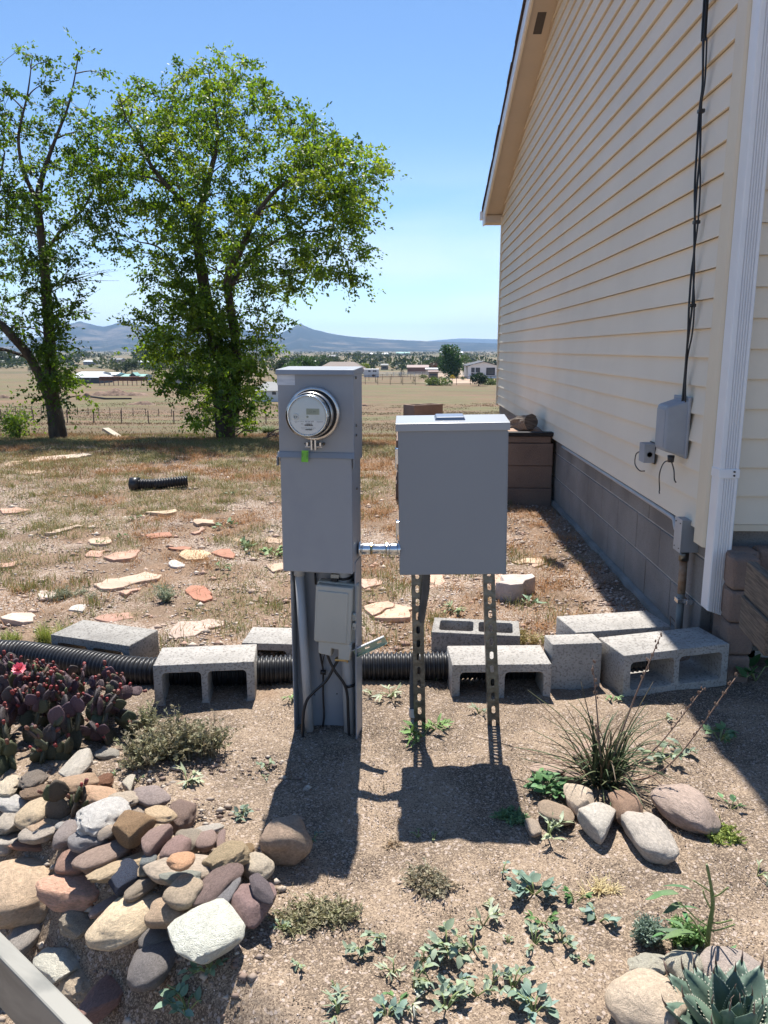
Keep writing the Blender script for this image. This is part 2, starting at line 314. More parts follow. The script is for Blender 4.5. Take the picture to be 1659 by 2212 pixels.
# ============================================================ GROUND
def ground():
    rs = [0.35]
    while rs[-1] < 30000: rs.append(rs[-1]*(1.0115 if rs[-1] < 9 else 1.03))
    rs = np.array(rs)
    an = np.concatenate([np.linspace(-180, -62, 18)[:-1], np.linspace(-62, 62, 290), np.linspace(62, 180, 18)[1:-1]]); na = len(an)
    A, RR = np.meshgrid(np.radians(an), rs); X = RR*np.sin(A); Y = RR*np.cos(A); Zz = gz_np(X, Y)
    nr = np.zeros_like(X); m_ = RR < 14
    idx = np.argwhere(m_)
    for i, j in idx[::1]:
        if abs(an[j]) < 62:
            x, y = X[i, j], Y[i, j]
            nr[i, j] = (noise.noise(Vector((x*6, y*6, 0)))*.014 + noise.noise(Vector((x*19, y*19, 3)))*.0065)*min(1, 9/RR[i, j]) + (noise.noise(Vector((x*60, y*60, 3)))*.0018 if RR[i, j] < 4 else 0)
    Zz = Zz+nr
    v = np.stack([X, Y, Zz], -1).reshape(-1, 3); n = len(rs); ii, jj = np.meshgrid(np.arange(n-1), np.arange(na), indexing='ij'); j2 = (jj+1) % na
    a, b, c, d = ii*na+jj, ii*na+j2, (ii+1)*na+j2, (ii+1)*na+jj
    t = np.concatenate([np.stack([a, d, c], -1).reshape(-1, 3), np.stack([a, c, b], -1).reshape(-1, 3)])
    c0 = len(v); v = np.concatenate([v, [[0, 0, gz(0, 0)]]]); t = np.concatenate([t, np.stack([np.full(na, c0), np.arange(na), (np.arange(na)+1) % na], -1)])
    me = fast('ground', v, t, sm=True)
    m = bpy.data.materials.new('ground'); m.use_nodes = True; n = m.node_tree.nodes; l = m.node_tree.links
    b = n['Principled BSDF']; b.inputs['Roughness'].default_value = .95; b.inputs['Specular IOR Level'].default_value = .15
    pos = n.new('ShaderNodeNewGeometry').outputs['Position']
    def no(scale, det=4, off=(0, 0, 0), rgh=.55, dist=0, st=None):
        q = n.new('ShaderNodeTexNoise'); q.inputs['Scale'].default_value = scale; q.inputs['Detail'].default_value = det; q.inputs['Roughness'].default_value = rgh; q.inputs['Distortion'].default_value = dist
        mm = n.new('ShaderNodeMapping'); mm.inputs['Location'].default_value = off
        if st: mm.inputs['Scale'].default_value = st
        l.new(pos, mm.inputs[0]); l.new(mm.outputs[0], q.inputs[0]); return q.outputs['Fac']
    def vor(scale, out_='Color'):
        q = n.new('ShaderNodeTexVoronoi'); q.inputs['Scale'].default_value = scale; l.new(pos, q.inputs[0]); return q.outputs[out_]
    def ramp(f, a, b_, lo=0., hi=1.):
        r_ = n.new('ShaderNodeMapRange'); r_.inputs[1].default_value = a; r_.inputs[2].default_value = b_; r_.inputs[3].default_value = lo; r_.inputs[4].default_value = hi; r_.interpolation_type = 'SMOOTHSTEP'; l.new(f, r_.inputs[0]); return r_.outputs[0]
    def mix(f, a, b_):
        x = n.new('ShaderNodeMix'); x.data_type = 'RGBA'
        if isinstance(f, float): x.inputs[0].default_value = f
        else: l.new(f, x.inputs[0])
        for k, q in ((6, a), (7, b_)):
            if isinstance(q, tuple): x.inputs[k].default_value = (*q, 1)
            else: l.new(q, x.inputs[k])
        return x.outputs[2]
    def math_(op, a, b_=None):
        x = n.new('ShaderNodeMath'); x.operation = op
        for k, q in ((0, a), (1, b_)):
            if q is None: continue
            if isinstance(q, (int, float)): x.inputs[k].default_value = q
            else: l.new(q, x.inputs[k])
        return x.outputs[0]
    sx = n.new('ShaderNodeSeparateXYZ'); l.new(pos, sx.inputs[0]); X_, Y_ = sx.outputs[0], sx.outputs[1]
    sc = n.new('ShaderNodeSeparateColor'); l.new(vor(330.), sc.inputs[0]); grain = sc.outputs[0]
    sc2 = n.new('ShaderNodeSeparateColor'); l.new(vor(150.), sc2.inputs[0]); grain2 = sc2.outputs[1]
    bed = mix(ramp(no(2.6, 8, (0, 0, 0), .65), .40, .58), (.325, .245, .178), (.165, .125, .093))
    bed = mix(ramp(grain, .45, 1., 0, .8), bed, (.45, .345, .25)); bed = mix(ramp(grain, .38, 0., 0, .75), bed, (.085, .06, .047))
    bed = mix(ramp(grain2, .86, .95, 0, .5), bed, (.60, .50, .44))
    soil = mix(ramp(no(2.2, 5, (3, 1, 0)), .38, .62), (.29, .195, .13), (.23, .165, .115)); soil = mix(ramp(grain, .5, 1., 0, .7), soil, (.42, .30, .225)); soil = mix(ramp(grain2, .45, 0., 0, .6), soil, (.11, .07, .045))
    peb = ramp(no(1.6, 4, (7, 2, 0)), .45, .6); soil = mix(math_('MULTIPLY', peb, ramp(grain2, .45, .62, 0, .9)), soil, (.52, .43, .365))
    field = mix(ramp(no(.11, 6, (1, 5, 0), .6), .4, .6), (.165, .108, .066), (.115, .083, .05)); field = mix(ramp(no(.045, 5, (11, 3, 0), .6, 0, (1, 2.6, 1)), .46, .58, 0, .9), field, (.115, .12, .055))
    field = mix(ramp(no(.08, 4, (30, 9, 0), .6, 0, (1, 3, 1)), .52, .64, 0, .85), field, (.20, .115, .08)); field = mix(ramp(no(3., 6, (0, 2, 0), .7), .35, .7, 0, .45), field, (.24, .18, .115))
    field = mix(ramp(no(.9, 6, (9, 2, 0), .7), .48, .62, 0, .6), field, (.14, .12, .065))
    far = mix(ramp(no(.006, 5, (4, 4, 0), .6, 0, (1, 2, 1)), .42, .58), (.17, .13, .08), (.10, .10, .055)); far = mix(ramp(no(.02, 6, (0, 8, 0), .65), .48, .62, 0, .6), far, (.24, .19, .125))
    f1 = ramp(math_('ADD', Y_, ramp(no(2.5, 4, (5, 5, 5)), .3, .7, -.5, .5)), 2.85, 3.35)
    f2 = ramp(math_('ADD', Y_, ramp(no(.7, 4, (5, 5, 5)), .3, .7, -2, 2)), 9., 15.); f3 = ramp(Y_, 170., 420.)
    c = mix(f1, bed, soil); c = mix(f2, c, field); c = mix(f3, c, far)
    # bare sandy corral ground on the right, in the valley
    cor = math_('MULTIPLY', math_('MULTIPLY', ramp(Y_, 205., 215.), ramp(Y_, 400., 330.)), ramp(X_, 0., 14.))
    c = mix(math_('MULTIPLY', cor, ramp(no(.05, 5, (2, 2, 2), .6, 0, (1, 2, 1)), .35, .5, .35, .95)), c, (.42, .315, .235))
    l.new(c, b.inputs['Base Color'])
    hgt = math_('ADD', math_('MULTIPLY', grain, .5), math_('ADD', math_('MULTIPLY', grain2, .4), no(30., 6)))
    bp = n.new('ShaderNodeBump'); bp.inputs['Strength'].default_value = 1.0; bp.inputs['Distance'].default_value = .007; l.new(hgt, bp.inputs['Height']); l.new(bp.outputs[0], b.inputs['Normal'])
    return struct('ground', link('ground', me, m))
ground()

# ============================================================ MOUNTAINS
def ridge(name, prof, Yr, foot, m, seed, rows=26, nx=420, x0=-500, x1=2300, amp=.14):
    xs = np.linspace(x0, x1, nx); top = np.interp(xs, [p[0] for p in prof], [p[1] for p in prof]); vs_ = []
    for i, px in enumerate(xs):
        p = V(px, top[i], Yr); zf = float(np.interp(foot, TX, TZ))-25
        for k in range(rows+1):
            t = k/rows; Y = foot+(Yr-foot)*t; s = V(px, 1106, Y)
            sh = t**1.7
            nn = noise.fractal(Vector((px*.012, t*2.0+seed, seed)), 1.0, 2.1, 5)
            z = zf+(p.z-zf)*sh*(1+amp*nn*(1-t)*1.6) + (p.z-zf)*.05*noise.noise(Vector((px*.05, t*9, seed)))*(1-t)
            if k == rows: z += (p.z-zf)*.018*noise.noise(Vector((px*.09, seed, 1)))
            vs_.append((p.x*Y/Yr*1.0, Y, z))
        vs_.append((p.x*1.2, Yr*1.25, zf))
    r2 = rows+2; tr = []
    for i in range(nx-1):
        for k in range(r2-1):
            a, b, c, d = i*r2+k, (i+1)*r2+k, (i+1)*r2+k+1, i*r2+k+1; tr += [(a, b, c), (a, c, d)]
    return struct(name, link(name, fast(name, vs_, tr, sm=True), m))
mtn = mat('mountain_slope', (.018, .024, .016), (.135, .11, .08), .0035, .95, coord='Pos', mixlo=.50, mixhi=.66, detail=9, spec=.05, c3=(.010, .015, .008), s3=.02, a3=.8)
mtn2 = mat('far_range', (.03, .035, .03), None, rough=.95, spec=.05)
ridge('mountains', [(-500, 745), (-200, 735), (0, 727), (60, 733), (115, 722), (150, 700), (172, 694), (190, 699), (225, 706), (256, 697), (276, 694), (300, 702), (400, 714), (520, 712), (600, 722), (626, 711), (642, 702), (648, 697), (655, 702), (676, 711), (715, 721), (760, 727), (850, 734), (930, 737), (1075, 742), (1400, 745), (2300, 750)], 7000, 4300, mtn, 1.7)
ridge('distant_range', [(-500, 752), (850, 752), (905, 739), (930, 736), (965, 733), (1000, 731), (1040, 732), (1075, 733), (1300, 736), (1700, 742), (2300, 750)], 11500, 9800, mtn2, 5.1, rows=8, nx=160)

# ============================================================ HOUSE
HX, FX = 1.215, 1.24; Y0, Y1 = 3.17, 11.05; E = .117; ZB = .565; XR = 9.0
YM = (Y0+Y1)/2; SL = .29
zs = lambda y: 3.06+SL*(Y1-y) if y > YM else 3.06+SL*(y-Y0)     # soffit line on the gable wall
house = thing('house', 'cream clapboard house with grey block foundation filling the right side', 'house', (HX, Y0, 0))
def hpart(mb, name, m, par=None, **k):
    o = mb.build(name, m, par or house, **k); o.matrix_parent_inverse = Matrix(); 
    o.location = (-HX, -Y0, 0) if par is None else (0, 0, 0); return o
mb = MB(); P = [(Y0+.03, ZB), (Y1-.03, ZB), (Y1-.03, zs(Y1)+.05), (YM, zs(YM)+.05), (Y0+.03, zs(Y0)+.05)]
mb.add([(HX+.03, y, z) for y, z in P]+[(XR, y, z) for y, z in P], [(0, 1, 2, 3, 4), (9, 8, 7, 6, 5)]+[(i, (i+1) % 5+0, (i+1) % 5+5, i+5) for i in range(5)]); hpart(mb, 'wall', 'siding')
i = 0
while True:                                           # gable clapboards
    z0 = ZB+i*E; z1 = z0+E
    if z0 > zs(YM)-.01: break
    def span(z): 
        if z <= 3.06: return Y0+.07, Y1-.06
        return max(Y0+.07, Y0+(z-3.06)/SL), min(Y1-.06, Y1-(z-3.06)/SL)
    a0, b0 = span(z0); a1, b1 = span(z1)
    if b1-a1 < .02: a1 = b1 = YM
    jit = random.uniform(-.0008, .0008); ob = .018+jit
    mb = MB(); mb.add([(HX+.004-ob, a0, z0), (HX+.004-ob, b0, z0), (HX+.003, b1, z1), (HX+.003, a1, z1), (HX+.006, a0, z0+.004), (HX+.006, b0, z0+.004), (HX-ob+.004, a0, z0+.006), (HX-ob+.004, b0, z0+.006)],
        [(0, 6, 7, 1), (6, 3, 2, 7), (4, 0, 1, 5)]); hpart(mb, 'siding_board', 'siding'); i += 1
for i in range(24):                                   # boards of the front wall
    z0 = .60+i*E; 
    if z0 > 3.2: break
    mb = MB(); y = Y0+.01; mb.add([(HX+.05, y-.014, z0), (XR, y-.014, z0), (XR, y-.014, z0+.006), (HX+.05, y-.014, z0+.006), (XR, y, z0+E), (HX+.05, y, z0+E), (HX+.05, y, z0+.004), (XR, y, z0+.004)], [(0, 1, 2, 3), (3, 2, 4, 5), (6, 7, 1, 0)]); hpart(mb, 'siding_board', 'siding')
mb = MB().box(HX+.04, XR, Y0-.002, Y0+.014, .572, .598); hpart(mb, 'starter_strip', 'trim')
# corner trim (near) and far corner
zt = 3.1
mb = MB(); mb.add([(HX-.016, Y0+.085, ZB-.06), (HX-.016, Y0-.012, ZB-.06), (HX-.006, Y0-.022, ZB-.06), (HX+.095, Y0-.022, ZB-.06), (HX+.095, Y0+.02, ZB-.06), (HX+.02, Y0+.085, ZB-.06)]+[(HX-.016, Y0+.085, zt), (HX-.016, Y0-.012, zt), (HX-.006, Y0-.022, zt), (HX+.095, Y0-.022, zt), (HX+.095, Y0+.02, zt), (HX+.02, Y0+.085, zt)],
    [(0, 1, 2, 3, 4, 5), (11, 10, 9, 8, 7, 6)]+[(k, k+6, (k+1) % 6+6, (k+1) % 6) for k in range(6)]); hpart(mb, 'corner_trim', 'trim', bevel=.003)
mb = MB().box(HX-.020, HX+.02, Y1-.06, Y1+.02, ZB-.02, 3.02); hpart(mb, 'corner_trim', 'trim', bevel=.002)
# soffit panels, fascia, shingles
XF = .99
def raked(y0, y1, x0, x1, dz0, dz1):
    q = lambda x, y, dz: (x, y, 3.06+SL*(Y1-y if y > YM else y-Y0)+dz)
    return [q(x0, y0, dz0), q(x1, y0, dz0), q(x1, y1, dz0), q(x0, y1, dz0), q(x0, y0, dz1), q(x1, y0, dz1), q(x1, y1, dz1), q(x0, y1, dz1)]
for (a, b) in ((YM+.03, YM+1.9), (YM+1.902, YM+3.0), (YM+3.002, Y1+.22), (Y0-.35, YM-1.8), (YM-1.798, YM-.005)):
    if a < YM+.1 and a > YM:
        pass
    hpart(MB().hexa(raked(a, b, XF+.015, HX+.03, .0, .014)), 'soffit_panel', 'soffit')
sv = MB().hexa(raked(YM+.32, YM+.58, XF+.075, XF+.15, -.003, .003)); hpart(sv, 'soffit_vent', 'vent'); sv = MB().hexa(raked(YM-.62, YM-.22, XF+.06, XF+.15, -.003, .003)); hpart(sv, 'soffit_vent', 'vent')
for (a, b) in ((YM, Y1+.26), (Y0-.38, YM)):
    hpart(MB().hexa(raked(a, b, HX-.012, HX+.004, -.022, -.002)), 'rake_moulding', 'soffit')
    hpart(MB().hexa(raked(a, b, XF-.018, XF, -.02, .135)), 'fascia', 'white')
    hpart(MB().hexa(raked(a, b, XF+.0, XF+.013, -.03, .0)), 'fascia_lip', 'trim')
    hpart(MB().hexa(raked(a-.0, b+.05 if b > YM+.1 else b, XF-.002, XR, .136, .15)), 'roof_deck', 'roofdeck')
k = 0; y = Y1+.34
while y > YM:                                        # shingle courses seen from the edge
    j = random.uniform(-.005, .005); hpart(MB().hexa(raked(y-.30, y, XF-.034+j, XR, .151+(.001 if k % 2 else 0), .166+random.uniform(0, .006)+(.002 if k % 2 else 0))), 'shingle_course', 'shingle'); y -= .145; k += 1
y = Y0-.42
while y < YM-.15:
    hpart(MB().hexa(raked(y, y+.30, XF-.034, XR, .151+(.001 if k % 2 else 0), .170)), 'shingle_course', 'shingle'); y += .145; k += 1
# boxed eave at the far corner + gutter end
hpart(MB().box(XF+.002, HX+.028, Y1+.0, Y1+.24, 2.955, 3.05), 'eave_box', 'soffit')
hpart(MB().box(XF-.016, XF+.0, Y1+.0, Y1+.26, 2.945, 3.13), 'fascia', 'white')
gy = V(1040, 466, 11.36); hpart(MB().box(gy.x-.02, XR, Y1+.262, Y1+.37, V(1040, 475, 11.36).z, V(1040, 457, 11.36).z), 'gutter', 'white', bevel=.006)
gm_ = None if True else extrude([[(0, 0), (.065, 0), (.105, .05), (.105, .115), (.095, .115), (.095, .055), (.06, .01), (.01, .01), (.01, .115), (0, .115)]], 4.0); 
# foundation
mb = MB(); mb.box(FX+.006, FX+.25, Y0+.056, Y1-.05, -.30, .66); mb.box(FX+.2, XR, Y0+.056, Y0+.3, -.3, .66); hpart(mb, 'mortar_bed', 'mortar')
blk = None
for c in range(3):
    y = Y0+.05-(.1985 if c % 2 else 0); zz = .034+.2032*c
    while y < Y1-.05:
        a, b = max(y, Y0+.05), min(y+.3885, Y1-.05)
        if b-a > .05: hpart(MB().box(FX+random.uniform(-.001, .001), FX+.05, a, b, zz, zz+.194), 'concrete_block', 'foundation', bevel=.003, seg=1)
        y += .397
    x = FX+.055
    for k in range(9): hpart(MB().box(x, x+.385, Y0+.05+random.uniform(-.001, .001), Y0+.09, zz, zz+.194), 'concrete_block', 'foundation', bevel=.003, seg=1); x += .397
mb = MB(); mb.add([(FX-.035, Y0+.0, -.2), (FX+.004, Y0+.0, -.2), (FX+.004, Y1, -.2), (FX-.035, Y1, -.2), (FX-.022, Y0, .022), (FX+.005, Y0, .032), (FX+.005, Y1, .032), (FX-.022, Y1, .022)], [(4, 5, 6, 7), (3, 7, 4, 0)[::-1], (0, 4, 5, 1), (2, 6, 7, 3)]); hpart(mb, 'footing', 'footing')
# downspout with ribs
W_ = .076; x0 = HX-.004; pr = [(0, 0), (0, -.070), (.004, -.074)]
for k in range(5): c = .022+k*.0095; pr += [(c-.003, -.074), (c, -.068), (c+.003, -.074)]
pr += [(W_-.004, -.074), (W_, -.070), (W_, 0)]
def spout(zb, ztop, cut=0.):
    m_ = MB(); n = len(pr); 
    for (z, s) in ((zb, cut), (ztop, 0)):
        for (a, b) in pr: m_.v.append((x0+a, Y0-.024+b, z-s*a/W_))
    for k in range(n): m_.f.append((k, (k+1) % n, (k+1) % n+n, k+n)[::-1]); m_.s.append(False)
    return m_
ds = hpart(spout(.262, 3.2, .026), 'downspout', 'white')
mb = MB().box(x0-.003, x0+W_+.003, Y0-.101, Y0-.02, .805, .842); st = mb.build('downspout_strap', 'white', ds, bevel=.003)
mb = MB()
for z in (.817, .832): mb.lathe([(0, -.004), (.004, -.004), (.004, 0)], 8, 'y', (x0+W_*.74, Y0-.1015, z))
mb.build('screw', 'galv', ds)
# utility mast gear under the ridge (white dish and its wire loops)
d_ = thing('antenna_dish', 'small white dish with wire loops at the gable peak', 'dish', (XF-.05, YM+.02, 4.47)); 
mb = MB(); mb.lathe([(0, .03), (.05, .026), (.10, .012), (.135, -.012), (.137, -.016), (.10, .004), (.05, .018), (0, .022)], 28, 'x'); o = mb.build('dish', 'white', d_); o.rotation_euler = (0, R(-12), R(20)); o.location = (-.12, .02, .13)
MB().tube([(-.12, .02, .13), (-.05, .0, .0), (.02, .0, -.05)], .014, 8).build('arm', 'white', d_)
mb = MB()
for k, (r_, m_) in enumerate(((.09, .004), (.07, .0025), (.05, .0025))):
    mb.tube(bez([(-.02, .05, .05), (-.05-.01*k, .10, -.06-r_), (-.0, .02, -.12-r_*.6), (.06, -.02, -.05), (.06, -.06, .02)], 8), m_, 6)
mb.build('wire', 'rubber', d_)
# ------------------------------------------------ things fixed to the wall
tb = thing('cable_box', 'large weathered grey communications box under the black cable bundle by the corner', 'utility box', (HX-.012, 3.46, .98))
c = V(1445, 930, 3.42); tb.location = (HX-.012, 3.525, 0); cz = .95
mb = MB().box(-.012, .0, -.115, .09, .835, 1.10); mb.build('back_plate', 'telco', tb, bevel=.004)
mb = MB(); mb.add([(-.012, -.10, .84), (-.012, .075, .84), (-.012, .075, 1.085), (-.012, -.10, 1.085), (-.095, -.085, .865), (-.095, .05, .865), (-.095, .05, 1.06), (-.095, -.085, 1.06)], [(0, 4, 7, 3), (4, 5, 6, 7), (5, 1, 2, 6), (7, 6, 2, 3), (0, 1, 5, 4)]); mb.build('cover', 'telco', tb, bevel=.012, seg=3)
MB().box(-.0985, -.094, -.07, .035, .955, .961).build('rib', 'telco', tb); MB().box(-.0975, -.094, -.075, .04, .88, 1.045).build('lid_panel', 'telco', tb, bevel=.003)
MB().lathe([(.0, -.03), (.014, -.03), (.016, .0), (0, 0)], 10, 'z', (-.05, -.05, .842)).build('gland', 'black', tb)
mb = MB().tube(bez([(-.05, -.05, .82), (-.06, .01, .80), (-.06, .06, .74), (-.05, .075, .67), (-.05, .078, .655), (-.05, .07, .65)], 6), .0028, 6); mb.tube(bez([(-.05, -.055, .82), (-.04, -.07, .78), (-.045, -.10, .745), (-.04, -.11, .73)], 6), .0028, 6); mb.build('loose_wire', 'rubber', tb)
ob_ = thing('outlet_box', 'small pale square box with a curled wire stub low on the siding', 'box', (HX-.012, 3.90, .80))
MB().box(-.055, 0, -.043, .043, -.047, .047).build('body', 'telco', ob_, bevel=.003); MB().box(-.003, .002, -.047, .047, -.052, .052).build('flange', 'black', ob_)
MB().lathe([(0, .003), (.011, .003), (.013, 0)], 10, 'y', (-.028, -.046, -.005)).build('knockout', 'dark', ob_); MB().tube(bez([(-.05, .044, .0), (-.06, .075, -.02), (-.06, .08, -.07), (-.05, .03, -.095), (-.04, -.02, -.09)], 6), .003, 6).build('wire', 'rubber', ob_)
# black cable bundle down the corner
cb = thing('cable_bundle', 'bundle of black cables clipped down the siding beside the corner trim', 'cable', (HX-.03, 3.42, 0))
pts = []
for (px, py) in ((1528, 0), (1524, 90), (1521, 180), (1515, 240), (1512, 330), (1508, 405), (1505, 480), (1502, 545), (1499, 590), (1496, 660), (1492, 720), (1486, 770), (1482, 820), (1479, 872)):
    d = ray(px, py); t = (HX-.03)/d.x; p = CAM+d*t; pts.append((0., p.y-3.42, p.z))
top = [(0, pts[0][1]+.02, 4.0)]
mb = MB()
for k in range(3):
    q = [(x-.004*k+.004*math.sin(i*1.3+k*2), y+.0055*(k-1)+.010*math.sin(i*1.7+k*2.1)*(1 if k == 0 else .3), z) for i, (x, y, z) in enumerate(top+pts)]
    MB().tube(bez(q, 7), .0045 if k else .0036, 6).build('cable', 'rubber', cb)
for i in (3, 6, 9): x, y, z = pts[i]; MB().box(x-.014, x+.012, y-.012, y+.012, z-.007, z+.007).build('clip', 'black', cb, bevel=.002)
# junction box + conduit
jb = thing('junction_box', 'grey metal junction box under the corner trim with conduit up and down', 'junction box', (FX, 3.34, .53))
MB().box(-.075, -.0, -.038, .046, -.085, .055).build('box', 'greydoor', jb); MB().box(-.078, -.075, -.041, .049, -.088, .058).build('cover_plate', 'pvc', jb, bevel=.001)
mb = MB()
for yy, zz in ((-.025, .04), (.03, .04), (-.025, -.07), (.03, -.07)): mb.lathe([(0, -.0035), (.003, -.0035), (.003, 0)], 6, 'x', (-.078, yy, zz))
mb.build('screw', 'galv', jb)
MB().tube(bez([(-.04, .04, -.02), (-.045, .09, -.022), (-.04, .14, -.012), (-.03, .19, .008), (-.028, .24, .014), (-.028, .5, .016), (-.026, 1.5, .016), (-.024, 2.9, .014)], 8), .0125, 10).build('upper_conduit', 'pvc', jb)
MB().tube([(-.045, -.0, -.083), (-.045, 0, -.13)], .022, 12).build('connector', 'galv', jb)
MB().tube([(-.045, -.0, -.128), (-.043, 0, -.28)], .0165, 12).build('conduit_top', 'rust', jb); MB().tube([(-.043, 0, -.279), (-.042, 0.0, -.66)], .0163, 12).build('lower_conduit', 'oldpipe', jb)
mb = MB().box(-.064, -.02, -.021, .021, -.32, -.30); mb.box(-.03, -.0, -.04, .04, -.32, -.30); mb.build('strap', 'chrome', jb, bevel=.002)
MB().tube(bez([(-.045, .02, -.43), (-.07, .035, -.40), (-.068, .03, -.44), (-.06, .03, -.6)], 6), .002, 5).build('tie_wire', 'drystem', jb)

# ============================================================ RAISED PLANTER BY THE WALL (behind the panel)
pl = thing('block_planter', 'raised planter of brown concrete blocks against the house foundation', 'planter', (.5, 6.7, 0))
PX0, PY0 = -.10, 6.62
zb = gz(.5, 6.7)-.03
for c in range(3):
    x = FX-.03; k = 0
    while x > PX0+.05:
        a = max(x-.40, PX0); MB().box(a+.002-.5, x-.002-.5, PY0-6.7+random.uniform(-.008, .006), PY0-6.7+.19, zb-.03+c*.192, zb-.03+c*.192+.188).build('block', 'brownblock', pl, bevel=.004); x = a if c % 2 == k*0 else a; k += 1
    y = PY0+.195
    for k in range(5):
        MB().box(PX0-.5-random.uniform(0, .03), PX0-.5+.19, y-6.7+.002, y-6.7+.398, zb-.03+c*.192, zb-.03+c*.192+.188).build('block', 'brownblock', pl, bevel=.004); y += .40
MB().box(PX0-.5+.0, FX-.05-.5, PY0-6.7+.01, PY0-6.7+.18, zb+.547, zb+.60).build('cap_block', 'brownblock', pl, bevel=.004)
MB().box(PX0-.5+.2, FX-.03-.5, PY0-6.7-.01, PY0-6.7+.10, zb+.602, zb+.635).build('edging_board', 'dark', pl, bevel=.004)
mb = MB(); N_ = 14
for i in range(N_+1):
    for j in range(N_+1):
        x = PX0+.17+(FX-PX0-.18)*i/N_; y = PY0+.1+2.0*j/N_; mb.v.append((x-.5, y-6.7, zb+.60+.02*noise.noise(Vector((x*5, y*5, 0)))))
for i in range(N_):
    for j in range(N_): a = i*(N_+1)+j; mb.f.append((a, a+N_+1, a+N_+2, a+1)); mb.s.append(True)
mb.build('soil', mat('planter_soil', (.42, .29, .21), (.33, .22, .16), 20, .95, bump=.8, bscale=120), pl)
lg = thing('bark_log', 'rough grey bark slab lying on the planter soil against the siding', 'log', V(1124, 917, 7.3))
mb = MB(); n = 18
rows = []
for i in range(14):
    t = i/13; 
    for k in range(n):
        q = 2*math.pi*k/n; r_ = .062*(1+.22*noise.noise(Vector((math.cos(q)*2.2, math.sin(q)*2.2, t*3)))+.10*math.sin(q*9+t*3)); mb.v.append((r_*math.cos(q), (t-.5)*.60, r_*math.sin(q)*1.15))
for i in range(13):
    for k in range(n): mb.f.append((i*n+k, i*n+(k+1) % n, (i+1)*n+(k+1) % n, (i+1)*n+k)); mb.s.append(False)
mb.f += [tuple(range(n))[::-1], tuple(13*n+k for k in range(n))]; mb.s += [False, False]
o = mb.build('bark', 'log', lg); o.rotation_euler = (R(-10), R(14), R(8))

# ============================================================ RIGHT-HAND PLANTER: brown blocks and timber
rb = thing('retaining_blocks', 'stack of rounded brown retaining blocks beside the downspout foot', 'retaining wall', (0, 0, 0))
by = 2.95; b0 = V(1578, 1300, 2.95); bx = b0.x+.035
rb.location = (bx, by, .03)
def rblock(x0, x1, y0, y1, z0, z1, par): MB().box(x0, x1, y0, y1, z0, z1).build('block', 'brownblock', par, bevel=.016, seg=3)
for c in range(4): rblock(-.035, .066+.004*(c % 2), -.0, .085, -.045+c*.133, -.045+c*.133+.130, rb)
for k in range(4): rblock(-.02+.13*k, .105+.13*k, .09+.03*(k % 2), .20, .355+.005*(k % 2), .487+.004*(k % 2), rb)
for c in range(2):
    for k in range(4): rblock(-.02+.16*k, .135+.16*k, .09, .20, .09+c*.133, .09+c*.133+.130, rb)
t1, t2 = V(1613, 1212, 2.80), None; t2 = Z(1659, 1252, t1.z); dirt = (t2-t1); ta = math.atan2(dirt.y, dirt.x)
tw = thing('timber_edging', 'two stacked weathered planks forming a planter side at the right edge', 'timber', (t1.x, t1.y, 0), ta)
for c in range(2): MB().box(0, dirt.length+.05, .0, .034, t1.z-.125-.128*c, t1.z-.128*c).build('plank', 'wood', tw, bevel=.004).rotation_euler = (R(1.2*(c % 2)), 0, 0)
# ============================================================ METER PEDESTAL
RZ = R(-7.5)
bc = V(684, 1010, 2.44); BX, BY = bc.x, 2.44
mp_ = thing('meter_pedestal', 'grey electric meter pedestal with round glass meter standing in the sandy bed', 'meter pedestal', (BX, BY, 0), RZ)
MW = Matrix.Translation((BX, BY, 0)) @ Matrix.Rotation(RZ, 4, 'Z'); MI = MW.inverted()
def loc(px, py, yl):       # pedestal-local point seen at this pixel, on local plane y=yl
    o = MI @ CAM; d = MI.to_3x3() @ ray(px, py); return o + d*((yl-o.y)/d.y)
tl, tr2, bl, br = loc(594, 800, 0), loc(768, 800, 0), loc(608, 1233, -.004), loc(768, 1233, -.004)
hw = (tr2.x-tl.x)/2; ztop = tl.z; zbot = bl.z; zm = loc(680, 985, 0).z; XC = (tl.x+tr2.x)/2
x0, x1 = -.121+XC, .121+XC
mb = MB().box(x0, x1, 0, .135, zm-.02, ztop); mb.build('upper_enclosure', 'greymetal', mp_, bevel=.003)
mb = MB(); mb.hexa([(x0-.003, -.010, ztop-.013), (x1+.003, -.010, ztop-.013), (x1+.003, .138, ztop-.01), (x0-.003, .138, ztop-.01), (x0-.003, -.006, ztop+.003), (x1+.003, -.006, ztop+.003), (x1+.003, .138, ztop+.010), (x0-.003, .138, ztop+.010)]); mb.build('rain_cap', 'greymetal', mp_, bevel=.002)
MB().box(x0+.004, x1-.006, -.007, .132, zbot, zm-.004).build('lower_cover', 'greymetal', mp_, bevel=.003)
mb = MB(); mb.hexa([(x0-.004, -.014, zm-.005), (x1+.002, -.014, zm-.005), (x1+.002, .0, zm-.004), (x0-.004, .0, zm-.004), (x0-.004, -.004, zm+.012), (x1+.002, -.004, zm+.012), (x1+.002, .0, zm+.012), (x0-.004, .0, zm+.012)]); mb.build('drip_ledge', 'greymetal', mp_, bevel=.0015)
MB().box(x0-.006, x0-.003, -.012, .01, zm-.032, zm-.002).build('hasp', 'greydoor', mp_); MB().box(x1+.000, x1+.003, -.012, .01, zm-.036, zm-.002).build('hasp', 'greydoor', mp_)
mb = MB()
for z in (ztop-.022, ztop-.17, ztop-.20, ztop-.37): mb.lathe([(0, .004), (.004, .004), (.005, 0)], 8, 'x', (x1+.0, .03, z))
mb.build('rivet', 'galv', mp_)
